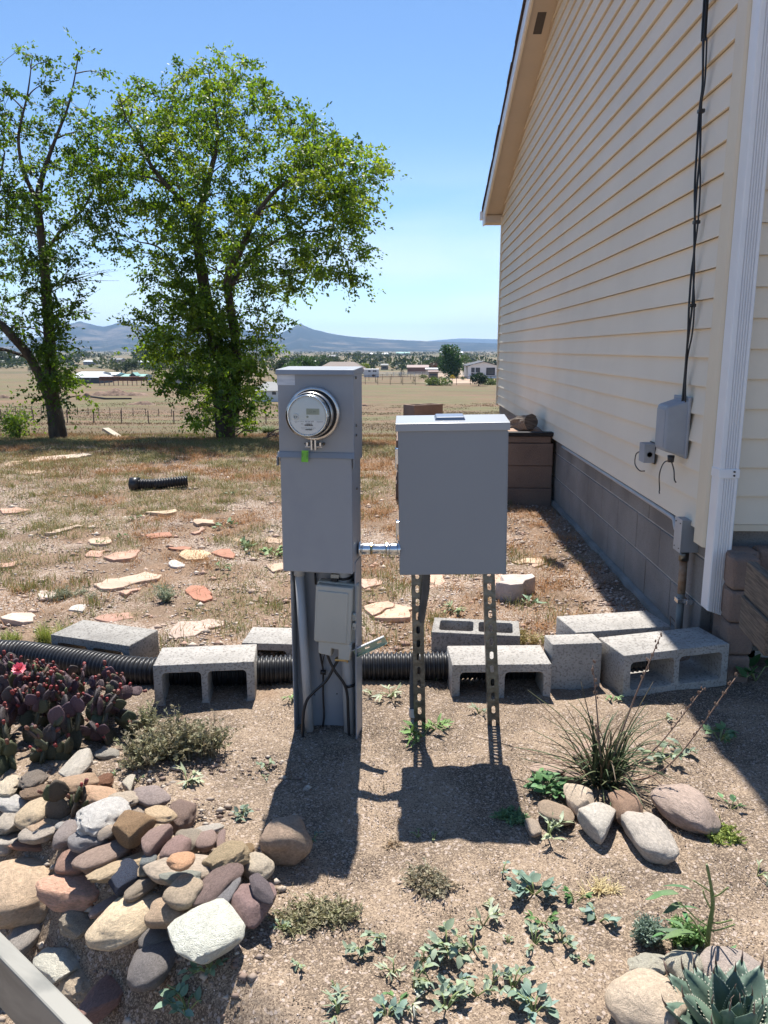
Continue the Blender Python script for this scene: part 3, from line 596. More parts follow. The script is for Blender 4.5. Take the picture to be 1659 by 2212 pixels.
# lower post (channel) down to the ground
px0, px1 = x0+.008, x1-.004
MB().box(px0, px1, .112, .118, -.15, zbot+.05).build('post_back', 'greymetal', mp_)
MB().box(px0, px0+.004, .06, .112, -.15, zbot+.03).build('post_side', 'greymetal', mp_, bevel=.001); MB().box(px1-.004, px1, .03, .13, -.15, zbot+.03).build('post_side', 'greymetal', mp_, bevel=.001)
mb = MB()
for (a, z) in ((-.03, .14), (.03, .12), (-.05, .11), (.06, .2)): mb.lathe([(0, -.0015), (.0025, -.0015), (.003, 0)], 8, 'y', (XC+a, .1125, z))
mb.build('rivet', 'ink', mp_)
# sticker
a, b = loc(598, 808, -.001), loc(637, 832, -.001); MB().box(a.x, b.x, -.0009, .0002, b.z, a.z).build('sticker', 'sticker', mp_)
# meter
mc = loc(680, 893, 0); mx_, mz_ = mc.x, mc.z
mt = MB(); mt.lathe([(.070, .0), (.079, -.003), (.083, -.010), (.083, -.018), (.078, -.024), (.071, -.022), (.069, -.012)], 56, 'y', (mx_, 0, mz_)); ring = mt.build('sealing_ring', 'steelring', mp_)
mb = MB().lathe([(.0745, -.023), (.0715, -.030), (.0705, -.036)], 56, 'y', (mx_, 0, mz_)); mb.build('ring_gasket', 'dark', ring)
mb = MB()
for s in (-1, 1):
    mb.box(mx_+s*.006-.0025, mx_+s*.006+.0025, -.026, -.006, mz_-.112, mz_-.080); mb.box(min(mx_+s*.007, mx_+s*.027), max(mx_+s*.007, mx_+s*.027), -.022, -.010, mz_-.1035, mz_-.1005)
    mb.box(min(mx_+s*.018, mx_+s*.024), max(mx_+s*.018, mx_+s*.024), -.022, -.010, mz_-.1, mz_-.088)
mb.build('clamp', 'steelring', ring, bevel=.001)
MB().tube([(mx_-.031, -.018, mz_-.0925), (mx_+.030, -.018, mz_-.0925)], .0026, 8).build('clamp_bolt', 'galv', ring); MB().tube([(mx_+.030, -.018, mz_-.0925), (mx_+.035, -.018, mz_-.0925)], .0055, 6, sm=False).build('bolt_head', 'galv', ring)
mtr = MB().lathe([(.066, -.005), (.068, -.03), (.0695, -.055), (.0685, -.058), (.066, -.060)], 56, 'y', (mx_, 0, mz_)).build('electric_meter', 'steelring', mp_)
MB().lathe([(.070, -.024), (.0685, -.052), (.067, -.090), (.0655, -.098), (.062, -.1015), (.060, -.1005), (.045, -.1022), (.0, -.1028)], 56, 'y', (mx_, 0, mz_)).build('glass_cover', 'glass', mtr)
MB().lathe([(.0625, -.060), (.0625, -.091), (.0605, -.0935), (.058, -.0925), (.0575, -.088)], 56, 'y', (mx_, 0, mz_)).build('inner_rim', 'chrome', mtr)
fd = MB().lathe([(.0595, -.060), (.0595, -.0875), (.057, -.089), (0, -.089)], 56, 'y', (mx_, 0, mz_)).build('dial_face', 'dial', mtr)
pz = mz_-.0135
seg = []
for k in range(33):
    q = math.pi+math.pi*k/32; seg.append((.0565*math.cos(q), .0565*math.sin(q)))
y_ = math.asin(.0135/.0565); seg = [(.0565*math.cos(q), .0565*math.sin(q)) for q in np.linspace(math.pi+y_, 2*math.pi-y_, 30)]
o = link('label_plate', extrude([seg], .0002), 'dialprint', mtr); o.rotation_euler = (math.pi/2, 0, 0); o.location = (mx_, -.0896, mz_)
MB().box(mx_-.003, mx_+.037, -.0902, -.089, mz_+.0035, mz_+.0215).build('display', 'lcd', mtr, bevel=.0005)
def txt(s, size, x, z, m='ink', par=mtr, name='printing', y=-.0903, rot=0, al='CENTER'):
    o = link(name, textmesh(s, size, .00008, al), m, par); o.rotation_euler = (math.pi/2, rot, 0); o.location = (x, y, z); return o
txt('CL 88', .008, mx_+.016, mz_+.0125, 'inkpale', y=-.0905)
txt('73 237 377', .0060, mx_+.006, mz_-.0175); txt('Honeywell', .0042, mx_+.038, mz_-.0175); txt('G5', .0052, mx_-.0165, mz_-.0245, 'inkpale'); txt('1502612', .0058, mx_+.004, mz_-.0245)
txt('120 V 3W FM 2S   CL200  TA30   Kh 7.2', .0027, mx_+.002, mz_-.0365); txt('TYPE A3  WATTHOUR METER 60Hz', .0024, mx_+.001, mz_-.0400, 'inkpale'); txt('FORM 2S  240V  CLASS 200', .0026, mx_-.026, mz_-.0172, 'inkpale'); txt('MULTI', .0024, mx_-.036, mz_-.0205, 'inkpale')
for (zz, ww, hh) in ((-.0305, .026, .0042), (-.0435, .020, .0030)):
    mb = MB(); x = mx_+.004-ww/2; rr = random.Random(int(ww*1000))
    while x < mx_+.004+ww/2: t = rr.choice((.0003, .0005, .0008)); mb.box(x, x+t, -.0903, -.0896, mz_+zz, mz_+zz+hh); x += t+rr.choice((.0003, .0005))
    mb.build('barcode', 'ink', mtr)
mb = MB().lathe([(.0095, -.088), (.0095, -.092), (.0075, -.0925), (.0065, -.091)], 24, 'y', (mx_-.036, 0, mz_-.003)); mb.build('port_ring', 'dialprint', mtr); mb = MB().box(mx_-.0405, mx_-.0375, -.0912, -.089, mz_-.005, mz_-.0025); mb.box(mx_-.0345, mx_-.0315, -.0912, -.089, mz_-.005, mz_-.0025); mb.build('port', 'ink', mtr)
MB().lathe([(0, -.0905), (.0032, -.0905), (.0034, -.089)], 12, 'y', (mx_-.0, 0, mz_-.003)).build('button', 'lcd', mtr)
mb = MB()
for k in range(6): q = R(-38+k*5.2); mb.lathe([(0, -.0915), (.0011, -.0915), (.0011, -.085)], 6, 'y', (mx_+.0605*math.cos(q), 0, mz_+.0605*math.sin(q)))
mb.build('vent_slots', 'ink', mtr)
# green tag
gt = thing('green_tag', 'small bright green paper tag with black handwriting hanging below the meter clamp', 'tag'); a = loc(652, 973, -.016); b = loc(667, 998, -.016)
gt.parent = None; gt.location = MW @ Vector(((a.x+b.x)/2, -.017, a.z)); gt.rotation_euler = (R(-4), R(2), RZ); h_ = a.z-b.z; w_ = (b.x-a.x)
MB().box(-w_/2, w_/2, -.0006, 0, -h_, 0).build('paper', 'greentag', gt)
for s, x, z in (('4/21', -w_*.33, -h_*.38), ('RIVERA', w_*.33, -h_*.42)):
    o = link('handwriting', textmesh(s, .0068, .0001), 'ink', gt); o.rotation_euler = (math.pi/2, R(90) if x > 0 else R(-90), 0); o.location = (x, -.0008, z)
MB().box(-.0006, .0006, -.0009, -.0006, -h_*.8, -h_*.25).build('crease', 'stem', gt)
# conduits on the post
def lt(name, m, pts, r, par=mp_, n=12, smooth_=True): return MB().tube(bez(pts, 8) if len(pts) > 2 else pts, r, n).build(name, m, par)
def lp(px, py, yl): p = loc(px, py, yl); return (p.x, p.y, p.z)
yc = .075
a, b = loc(645, 1240, yc), loc(670, 1592, yc); lt('pvc_conduit', 'pvc', [(a.x+.002, yc, a.z+.02), (b.x, yc, -.06)], .0155, n=18); MB().tube([(a.x+.002, yc, a.z-.004), (a.x+.002, yc, a.z+.03)], .0185, 18).build('conduit_collar', 'pvc', mp_)
a2, b2 = loc(744, 1240, yc), loc(756, 1590, yc); lt('pvc_conduit', 'pvc', [(a2.x, yc, a2.z+.02), (b2.x, yc, -.06)], .0195, n=18); MB().tube([(a2.x, yc, a2.z-.03), (a2.x, yc, a2.z+.03)], .0245, 18).build('conduit_collar', 'pvc', mp_)
def tie(px, py, x, r, ex=0.): 
    p = loc(px, py, yc-r); mb = MB(); N = 20
    for zz in (0, 1):
        for k in range(N+1): q = math.pi*(1+k/N); mb.v.append((x+(r+.0015)*math.cos(q), yc+(r+.0015)*math.sin(q), p.z+(zz-.5)*.009-.004*abs(math.cos(q))*-1))
    for k in range(N): mb.f.append((k, k+1, N+2+k, N+1+k)); mb.s.append(True)
    o = mb.build('cable_tie', 'rubber', mp_); s_ = o.modifiers.new('t', 'SOLIDIFY'); s_.thickness = .002; return p
p = tie(745, 1252, a2.x, .0245); MB().box(a2.x-.038, a2.x-.018, yc-.032, yc-.016, p.z-.010, p.z+.004).build('tie_head', 'rubber', mp_, bevel=.002); MB().box(a2.x-.040, a2.x-.013, yc-.03, yc-.01, p.z+.004, p.z+.017).build('clip_bracket', 'nid', mp_, bevel=.001)
tie(755, 1484, b2.x-.001, .0205)
# network box
nb = thing('network_box', 'cream plastic telephone network box with hinged lid hanging on the pedestal post', 'utility box', MW @ Vector((0, 0, 0)), RZ)
ny = .012
def nbx(px, py, y=ny): p = loc(px, py, y); return p
q0, q1, q2, q3 = nbx(678, 1262), nbx(756, 1272), nbx(684, 1385), nbx(757, 1400)
xl, xr = (q0.x+q2.x)/2-.001, (q1.x+q3.x)/2+.004; zt_, zb_ = q0.z-.003, q2.z-.004
nrot = R(3.0); cxn = (xl+xr)/2; czn = (zt_+zb_)/2; hwn = (xr-xl)/2; hhn = (zt_-zb_)/2
nbp = bpy.data.objects.new('lid', smooth(extrude([rrect(-hwn, hwn, -hhn, hhn, .008)], .012, .005), False)); col.objects.link(nbp); nbp.data.materials.append(M['nid']); nbp.parent = nb
nbp.rotation_euler = (math.pi/2, -nrot*-1, 0); nbp.location = (cxn, ny+.012, czn)
def nadd(me, nm, m, dx, dy, dz, rx=math.pi/2):
    o = link(nm, me, m, nb); o.rotation_euler = (rx, nrot, 0); o.location = (cxn+dx, ny+dy, czn+dz); return o
nadd(extrude([rrect(-hwn-.004, hwn+.010, -hhn-.004, hhn+.004, .008)], .016, .003), 'base', 'nid', .002, .045, 0)
nadd(extrude([rrect(-hwn+.008, hwn-.010, -hhn+.008, hhn-.014, .006)], .004, .003), 'raised_panel', 'nid', -.002, -.002, -.003)
nadd(extrude([[(-hwn+.010, 0), (-hwn+.012, -.042), (-.006, -.048), (-.006, -.020), (.018, -.022), (.018, -.055), (hwn-.004, -.056), (hwn-.002, 0)]], .018, .003), 'skirt', 'nid', .0, .018, -hhn+.002)
nadd(extrude([rrect(-.006, .008, -.012, .012, .003)], .003, .001), 'latch', 'nid', hwn+.006, .012, -.006); nadd(extrude([rrect(-.005, .006, -.013, .010, .002), [(.003*math.cos(k)-.0, .003*math.sin(k)-.006) for k in np.linspace(0, 5.5, 8)]], .003, .0005), 'latch_plate', 'nid', hwn+.006, .012, -.038)
lo = MB().tube([(.009*math.cos(k), 0, .009*math.sin(k)) for k in np.linspace(-1.9, 1.9, 14)], .002, 6).build('latch_loop', 'nid', nb); lo.location = (cxn+hwn+.006, ny+.004, czn-.006)
# bracket sticking out to the right
br_ = thing('strut_bracket', 'short greenish zinc slotted channel sticking out behind the network box', 'bracket', MW @ Vector((0, 0, 0)), RZ)
A = loc(765, 1411, .05); B = loc(833, 1381, .05); bd = Vector((B.x-A.x, 0, B.z-A.z)); ang_ = math.atan2(bd.z, bd.x); Lb = bd.length
holes = [rrect(Lb*f-.009, Lb*f+.009, -.0035, .0035, .0034) for f in (.16, .42, .80)]
o = link('plate', extrude([[(0, -.012), (Lb, -.012), (Lb, .012), (0, .012)]]+holes, .0012), 'greenzinc', br_); o.rotation_euler = (math.pi/2, -ang_, 0); o.location = A
o = MB().box(0, Lb, -.012, .0015, .012, .0145).build('flange', 'white', br_); o.rotation_euler = (0, -ang_, 0); o.location = A
o = MB().box(0, Lb, -.012, .0015, -.0145, -.012).build('flange', 'greenzinc', br_); o.rotation_euler = (0, -ang_, 0); o.location = A
C2 = loc(738, 1424, .045); MB().box(C2.x-.022, C2.x+.018, .035, .055, C2.z-.005, C2.z+.004).build('clamp', 'brass', br_, bevel=.002); MB().box(C2.x+.020, C2.x+.024, .03, .055, C2.z-.006, C2.z+.014).build('clamp_ear', 'brass', br_)
# black cables
cbl = thing('ground_cables', 'loose black cables leaving the network box and entering the soil at the post', 'cable', MW @ Vector((0, 0, 0)), RZ)
lt('cable', 'rubber', [lp(706, 1408, .03), lp(711, 1425, .035), lp(724, 1450, .04), lp(742, 1475, .048), lp(750, 1500, .052), lp(752, 1540, .055), lp(754, 1592, .05)], .0048, cbl)
lt('cable', 'rubber', [lp(735, 1418, .05), lp(722, 1440, .045), lp(705, 1470, .04), lp(680, 1493, .035), lp(662, 1515, .03), lp(655, 1550, .025), lp(655, 1600, .02), lp(663, 1622, -.01)], .0050, cbl)
lt('cable', 'rubber', [lp(681, 1238, .10), lp(682, 1262, .10)], .0036, cbl); lt('cable', 'rubber', [lp(688, 1385, .10), lp(693, 1420, .10), lp(698, 1450, .10), lp(698, 1500, .10), lp(700, 1545, .10), lp(697, 1572, .10)], .0034, cbl)
lt('cable', 'rubber', [lp(708, 1400, .08), lp(699, 1420, .09), lp(697, 1440, .10)], .0018, cbl)
q = loc(699, 1450, .098); MB().tube([(q.x-.008, .09, q.z), (q.x+.009, .09, q.z)], .0085, 10).build('ground_clamp', 'rubber', cbl)
# ============================================================ LOAD PANEL ON STRUTS
YP = 2.49
LC = V(981, 1075, YP)
t0, t1_, b0_, b1_ = V(858, 912, YP), V(1103, 912, YP), V(863, 1240, YP), V(1097, 1240, YP)
pw = ((t1_.x-t0.x)+(b1_.x-b0_.x))/2*.985; ph0, ph1 = b0_.z, t0.z; pxc = (t0.x+t1_.x+b0_.x+b1_.x)/4
lpn = thing('breaker_panel', 'grey steel breaker panel box mounted on two slotted metal struts', 'electrical panel', (pxc, YP, ph0), 0, rot=(0, R(-.9), R(.6)))
H = ph1-ph0; hw = pw/2
MB().box(-hw+.004, hw-.004, .012, .115, 0.004, H-.004).build('enclosure', 'greydoor', lpn, bevel=.002)
MB().box(-hw+.002, hw-.002, -.003, .012, 0, H-.018).build('door', 'greydoor', lpn, bevel=.003)
mb = MB(); mb.hexa([(-hw-.005, -.010, H-.026), (hw+.005, -.010, H-.026), (hw+.005, .12, H-.02), (-hw-.005, .12, H-.02), (-hw-.005, -.010, H-.001), (hw+.005, -.010, H-.001), (hw+.003, .12, H+.014), (-hw-.003, .12, H+.014)]); mb.build('rain_hood', mat('hood_enamel', (.33, .355, .39), (.31, .335, .37), 3, .33, spec=.6), lpn, bevel=.0015)
ca = loc(945, 896, 0); hx0 = V(944, 896, 2.56).x-pxc; hx1 = V(1010, 896, 2.56).x-pxc
mb = MB(); mb.hexa([(hx0, .03, H+.003), (hx1, .03, H+.003), (hx1, .105, H+.010), (hx0, .105, H+.010), (hx0+.005, .035, H+.014), (hx1-.005, .035, H+.014), (hx1-.005, .10, H+.020), (hx0+.005, .10, H+.020)]); mb.build('hub_plate', mat('hub_enamel', (.16, .19, .25), None, rough=.3, spec=.6), lpn, bevel=.002)
for (yy, L_) in ((985, .05), (1140, .045)):
    zc_ = V(858, yy, YP).z-ph0
    MB().box(-hw-.007, -hw+.003, .005, .03, zc_-L_/2, zc_+L_/2).build('latch', 'chrome', lpn, bevel=.001); MB().tube([(-hw-.006, .01, zc_+.03), (-hw-.006, .01, zc_-.035), (-hw+.003, .01, zc_-.05)], .0022, 6).build('latch_pin', 'chrome', lpn)
MB().box(hw-.004, hw+.001, -.0005, .014, .0, H-.03).build('hinge', 'greydoor', lpn)
for (bp_, tp_, lbl, rr_) in (((907, 1568), (901, 1238), 'left slotted galvanised strut under the breaker panel', 0), ((1067, 1566), (1056, 1238), 'right slotted galvanised strut under the breaker panel', 0)):
    bot = G(*bp_); top = V(tp_[0], tp_[1], 2.625); d = top-bot; dd = d.normalized(); bot = bot-dd*.12; top = top+dd*.30; L_ = (top-bot).length
    st_ = thing('slotted_strut', lbl, 'strut', bot, group='struts carrying the panel')
    holes = []; z = .03
    while z < L_-.03: holes.append(rrect(-.0065, .0065, z-.0135, z+.0135, .0064)); z += .0485
    xax = Vector((1, 0, 0)); yax = dd.cross(xax).normalized(); xax = yax.cross(dd).normalized()
    st_.rotation_euler = Matrix((xax, yax, dd)).transposed().to_euler()
    o = link('face', extrude([[(-.0205, 0), (.0205, 0), (.0205, L_), (-.0205, L_)]]+holes, .0011), 'galv', st_); o.rotation_euler = (math.pi/2, 0, 0)
    for s in (-1, 1): MB().box(min(s*.0205, s*.0183), max(s*.0205, s*.0183), .0015, .030, 0, L_).build('side', 'galv', st_); MB().box(min(s*.0205, s*.012), max(s*.0205, s*.012), .030, .0325, 0, L_).build('lip', 'galv', st_)
fc = thing('flexible_conduit', 'dark flexible conduit curving behind the left strut into the soil', 'conduit')
pts = [V(922, 1225, 2.58), V(920, 1270, 2.585), V(914, 1310, 2.60), V(905, 1370, 2.63), V(896, 1430, 2.63), V(892, 1490, 2.61), V(893, 1540, 2.585)]
bz = bez(pts, 16); MB().tube(bz, [.0125+.0012*(k % 2) for k in range(len(bz))], 12).build('hose', mat('grey_hose', (.055, .058, .065), (.08, .083, .09), 30, .5), fc)
a = V(893, 1530, 2.588); b = V(894, 1572, 2.575); MB().tube([a, a+(b-a)*.45], .0165, 10, sm=False).build('fitting', 'pvc', fc, bevel=.001); MB().tube([a+(b-a)*.45, b+(b-a)*.6], .0125, 10).build('stub', 'oldpipe', fc)
# nipple between the two boxes
nz = V(820, 1186, 2.50); np_ = thing('conduit_nipple', 'bright zinc pipe with ribbed couplings joining the meter box to the breaker panel', 'pipe', nz)
xa = V(773, 1186, 2.50).x-nz.x; xb = V(866, 1186, 2.50).x-nz.x; W2 = xb-xa
MB().tube([(xa, 0, 0), (xb, 0, 0)], .0165, 20).build('pipe', 'chrome', np_)
for (f0, f1, r_) in ((.02, .07, .0235), (.08, .30, .0195), (.67, .72, .021), (.74, .93, .0195), (.93, .985, .0235)):
    MB().lathe([(.016, xa+W2*f0), (r_*.96, xa+W2*f0), (r_, xa+W2*(f0*.8+f1*.2)), (r_, xa+W2*(f0*.2+f1*.8)), (r_*.96, xa+W2*f1), (.016, xa+W2*f1)], 22, 'x').build('coupling', 'chrome', np_)
for f0 in (.30, .655): MB().lathe([(.016, xa+W2*f0), (.021, xa+W2*(f0+.005)), (.021, xa+W2*(f0+.035)), (.016, xa+W2*(f0+.04))], 8, 'x', sm=False).build('locknut', 'brass', np_)

# ============================================================ CONCRETE BLOCKS
def cmu_mesh(L_, Hh, D, kind):
    holes = []
    if kind == 2:
        w_ = L_/2-.042; holes = [rrect(-L_/2+.030, -L_/2+.030+w_, -Hh/2+.032, Hh/2-.032, .016), rrect(L_/2-.030-w_, L_/2-.030, -Hh/2+.032, Hh/2-.032, .016)]
    return extrude([rrect(-L_/2, L_/2, -Hh/2, Hh/2, .004, 2)]+holes, D/2, .002)
def block(label, pl_, pr_, zfix, kind=2, mode='front', m='cmu', L_=.397, Hh=.193, D=.193, tilt=0., roll=0.):
    lo_, hi_ = -.12, .32
    if zfix is None:
        f_ = lambda z: (Z(*pl_, z)-Z(*pr_, z)).length-L_
        for _ in range(40):
            m_ = (lo_+hi_)/2
            if f_(m_) > 0: lo_ = m_
            else: hi_ = m_
        zt_ = lo_
    else: zt_ = zfix
    a, b = Z(*pl_, zt_), Z(*pr_, zt_); L_ = (b-a).length; ctr = (a+b)/2; u = (b-a).normalized(); rz = math.atan2(u.y, u.x); back = Vector((-u.y, u.x, 0))
    t_ = thing('concrete_block', label, 'concrete block', (0, 0, 0), group='loose grey concrete blocks')
    o = link('block', cmu_mesh(L_, Hh, D, kind), m, None)
    if mode == 'front':   # cores run front to back
        t_.location = ctr+back*(D/2)+Vector((0, 0, -Hh/2)); rm = Matrix.Rotation(rz, 3, 'Z') @ Matrix.Rotation(tilt, 3, 'X') @ Matrix.Rotation(roll, 3, 'Y') @ Matrix.Rotation(math.pi/2, 3, 'X')
    else:                 # cores run up
        t_.location = ctr+back*(Hh/2)+Vector((0, 0, -D/2)); rm = Matrix.Rotation(rz, 3, 'Z') @ Matrix.Rotation(tilt, 3, 'X')
    # one mesh thing: drop the empty, keep the block itself
    o.location = t_.location; o.rotation_euler = rm.to_euler(); tag(o, label, 'concrete block', 'loose grey concrete blocks'); o.name = 'concrete_block'
    bpy.data.objects.remove(t_); print('BLOCK', label[:40], round(zt_, 3), [round(c_, 2) for c_ in ctr]); return o
block('grey two-hole block lying on its side behind the ribbed pipe above the cactus', (110, 1370), (279, 1395), .125, m='cmu')
block('grey two-hole block in front of the ribbed pipe right of the cactus, holes facing out', (330, 1440), (549, 1431), .155, m='cmu_light', tilt=R(-2))
block('pale concrete block half hidden behind the left side of the meter post', (522, 1388), (728, 1394), .07, m='cmu_light')
block('concrete block lying with its two holes facing up behind the struts', (932, 1366), (1124, 1375), .085, mode='up', m='cmu')
block('sunken two-hole concrete block crossed by the right strut', (977, 1436), (1192, 1434), .128, m='cmu_light')
block('square solid half block standing against the pipe between two longer blocks', (1193, 1392), (1301, 1388), .18, kind=0, D=.10, m='cmu_light')
block('tilted two-hole block half in the house shadow near the downspout', (1349, 1414), (1576, 1392), .175, Hh=.175, m='cmu_light', roll=R(-1))
block('flat pale block bridging the gravel beside the foundation corner', (1244, 1366), (1450, 1352), .165, m='cmu_light', D=.20)
# ============================================================ BLACK RIBBED PIPES
bp2 = thing('drain_pipe', 'long black corrugated drain pipe lying across the bed behind the concrete blocks', 'pipe')
ctr = [Vector((-2.4, 3.55, .03))]
for (px, py, zz) in ((-60, 1400, .035), (60, 1415, .035), (170, 1432, .04), (300, 1450, .045), (440, 1452, .045), (600, 1447, .048), (780, 1440, .05), (960, 1438, .05), (1150, 1436, .05), (1340, 1428, .05), (1400, 1424, .045)): ctr.append(Z(px, py, zz))
bz = bez(ctr, 60)
def ribbed(bz, r, amp, pitch, n=20):
    acc = [0.]
    for i in range(1, len(bz)): acc.append(acc[-1]+(bz[i]-bz[i-1]).length)
    Lt = acc[-1]; N = int(Lt/(pitch/6)); P_ = np.array([tuple(b) for b in bz]); S = np.linspace(0, Lt, N); pts = np.stack([np.interp(S, acc, P_[:, k]) for k in range(3)], -1)
    ph = (S/pitch) % 1.0; rad = r-amp*(np.clip(np.abs(ph-.5)*4-1, -.55, .55)/.55*.5+.5)
    return MB().tube([Vector(p) for p in pts], list(rad), n)
ribbed(bz, .058, .009, .0185).build('corrugated_tube', 'black', bp2)
sp = thing('short_drain_pipe', 'short black corrugated pipe section lying in the dry grass', 'pipe')
a, b, c = G(290, 1058), G(345, 1056), G(405, 1052); dz = Vector((0, 0, .055))
ribbed(bez([a+dz, a*.3+b*.7+dz*.85, b+dz*.9, c+dz*1.1], 30), .055, .012, .024, 16).build('corrugated_tube', 'black', sp)
q = a+dz; MB().lathe([(.056, -.03), (.064, -.03), (.064, .05), (.056, .05)], 20, 'x', tuple(q)).build('end_collar', 'black', sp)
# ============================================================ MARBLE SLAB (bottom-left corner)
zs_ = .42
A1, A2 = Z(0, 2010, zs_), Z(204, 2212, zs_); B1 = Z(0, 2070, zs_); u = (A2-A1).normalized(); nrm = Vector((u.y, -u.x, 0)); 
if (B1-A1).dot(nrm) < 0: nrm = -nrm
wd = abs((B1-A1).dot(nrm)); s0 = A1-u*.6; s1 = A2+u*.25
ms = thing('marble_slab', 'narrow pale veined marble slab crossing the bottom-left corner', 'slab', (0, 0, 0))
mb = MB(); th = .10; q = [s0, s1, s1+nrm*wd, s0+nrm*wd]; mb.hexa([tuple(p-Vector((0, 0, th))) for p in q]+[tuple(p) for p in q]); mb.build('slab', 'marble', ms, bevel=.003)
mb = MB()
for f in (.06, .95): c_ = s0+(s1-s0)*f+nrm*wd*.5; mb.box(c_.x-.02, c_.x+.02, c_.y-.02, c_.y+.02, -.4, zs_-th)
mb.build('leg', 'marble_edge', ms)
# ============================================================ ROCKS
def rock_mesh(seed, style):
    bm = bmesh.new(); bmesh.ops.create_icosphere(bm, subdivisions=4 if style != 'small' else 2, radius=1.0); rd = random.Random(seed)
    pl_ = []
    if style in ('angular', 'wedge', 'broken'):
        for k in range(9 if style == 'angular' else 5):
            n = Vector((rd.gauss(0, 1), rd.gauss(0, 1), rd.gauss(0, .8))).normalized(); pl_.append((n, rd.uniform(.58, .82)))
    if style == 'wedge': pl_.append((Vector((.15, -1, -.15)).normalized(), .45)); pl_.append((Vector((0, 0, 1)), .55))
    if style == 'flat': pl_.append((Vector((rd.uniform(-.1, .1), rd.uniform(-.1, .1), 1)).normalized(), .62))
    if style == 'tri':
        for a in (90, 215, 325): pl_.append((Vector((math.cos(R(a)), math.sin(R(a)), .1)).normalized()*-1, .50))
    o_ = Vector((seed*3.7, seed*1.3, 0)); e = rd.uniform(2.0, 2.9)
    for v in bm.verts:
        p = v.co.copy(); k = (abs(p.x)**e+abs(p.y)**e+abs(p.z)**e)**(-1/e); p = p*k
        a1, a2, a3 = (.16, .05, .014) if style in ('smooth', 'flat', 'tri', 'small') else (.20, .08, .035)
        if style == 'rough': a1, a2, a3 = .22, .13, .07
        p *= 1+a1*noise.noise(p*1.1+o_)*1.3+a2*noise.noise(p*3+o_)+a3*noise.noise(p*8+o_)
        for n, d in pl_:
            s_ = p.dot(n)-d
            if s_ > 0: p -= n*s_*.84
        v.co = p
    me = bpy.data.meshes.new('rock'); bm.to_mesh(me); bm.free(); smooth(me)
    if style in ('angular', 'wedge', 'broken', 'rough'):
        try: me.set_sharp_from_angle(angle=R(32))
        except Exception: pass
    return me
def rock(name, label, cx, cy, w, h, ang, colr, style='smooth', m='rock', up=0., cat='rock', k=.62, group=None, bury=.34):
    rd = random.Random(label); rock.n += 1
    d = ray(cx, cy).normalized(); al = math.asin(-d.z)
    p = G(cx, cy+.22*h); s = depth(p)/F
    a = R(ang); Rm = np.array([[math.cos(a), -math.sin(a)], [math.sin(a), math.cos(a)]]); Am = Rm @ np.diag([w/2*s, h/2*s]) @ Rm.T
    th = k*.5*min(w, h)*s*1.15
    vv = math.sqrt(max(Am[1, 0]**2+Am[1, 1]**2, 1e-9)); need = max(vv*vv-(th*math.cos(al))**2, (.45*vv)**2); fy = math.sqrt(need)/vv/math.sin(al)
    U, S_, Vt = np.linalg.svd(np.diag([1, fy]) @ Am)
    gang = math.atan2(U[1, 0], U[0, 0])+YAW
    me = rock_mesh(rd.randint(0, 9999), style); o = link(name, me, m)
    zc = gz(p.x, p.y)+th*(1-bury)+up; pp = CAM+d*((zc-EYE)/d.z); zc = gz(pp.x, pp.y)+th*(1-bury)+up; pp = CAM+d*((zc-EYE)/d.z)
    o.location = pp; o.scale = (max(S_[0], .004), max(S_[1], .004), th); o.rotation_euler = (R(rd.uniform(-7, 7)), R(rd.uniform(-7, 7)), gang)
    o.color = (*[min(.85, c*k) for c, k in zip(colr, (1.44, 1.37, 1.27))], 1); tag(o, label, cat, group); return o
rock.n = 0
RX = lambda x: x*.38; RY = lambda y: 1626+y*.38
BEI, TAN, PCH, GRY, BGR, MAU, DKM, WHT, CRM, BRN, RED = (.40, .33, .26), (.39, .30, .22), (.52, .33, .22), (.28, .26, .25), (.22, .22, .235), (.29, .22, .19), (.17, .125, .12), (.60, .585, .58), (.58, .48, .35), (.30, .20, .125), (.34, .20, .16)
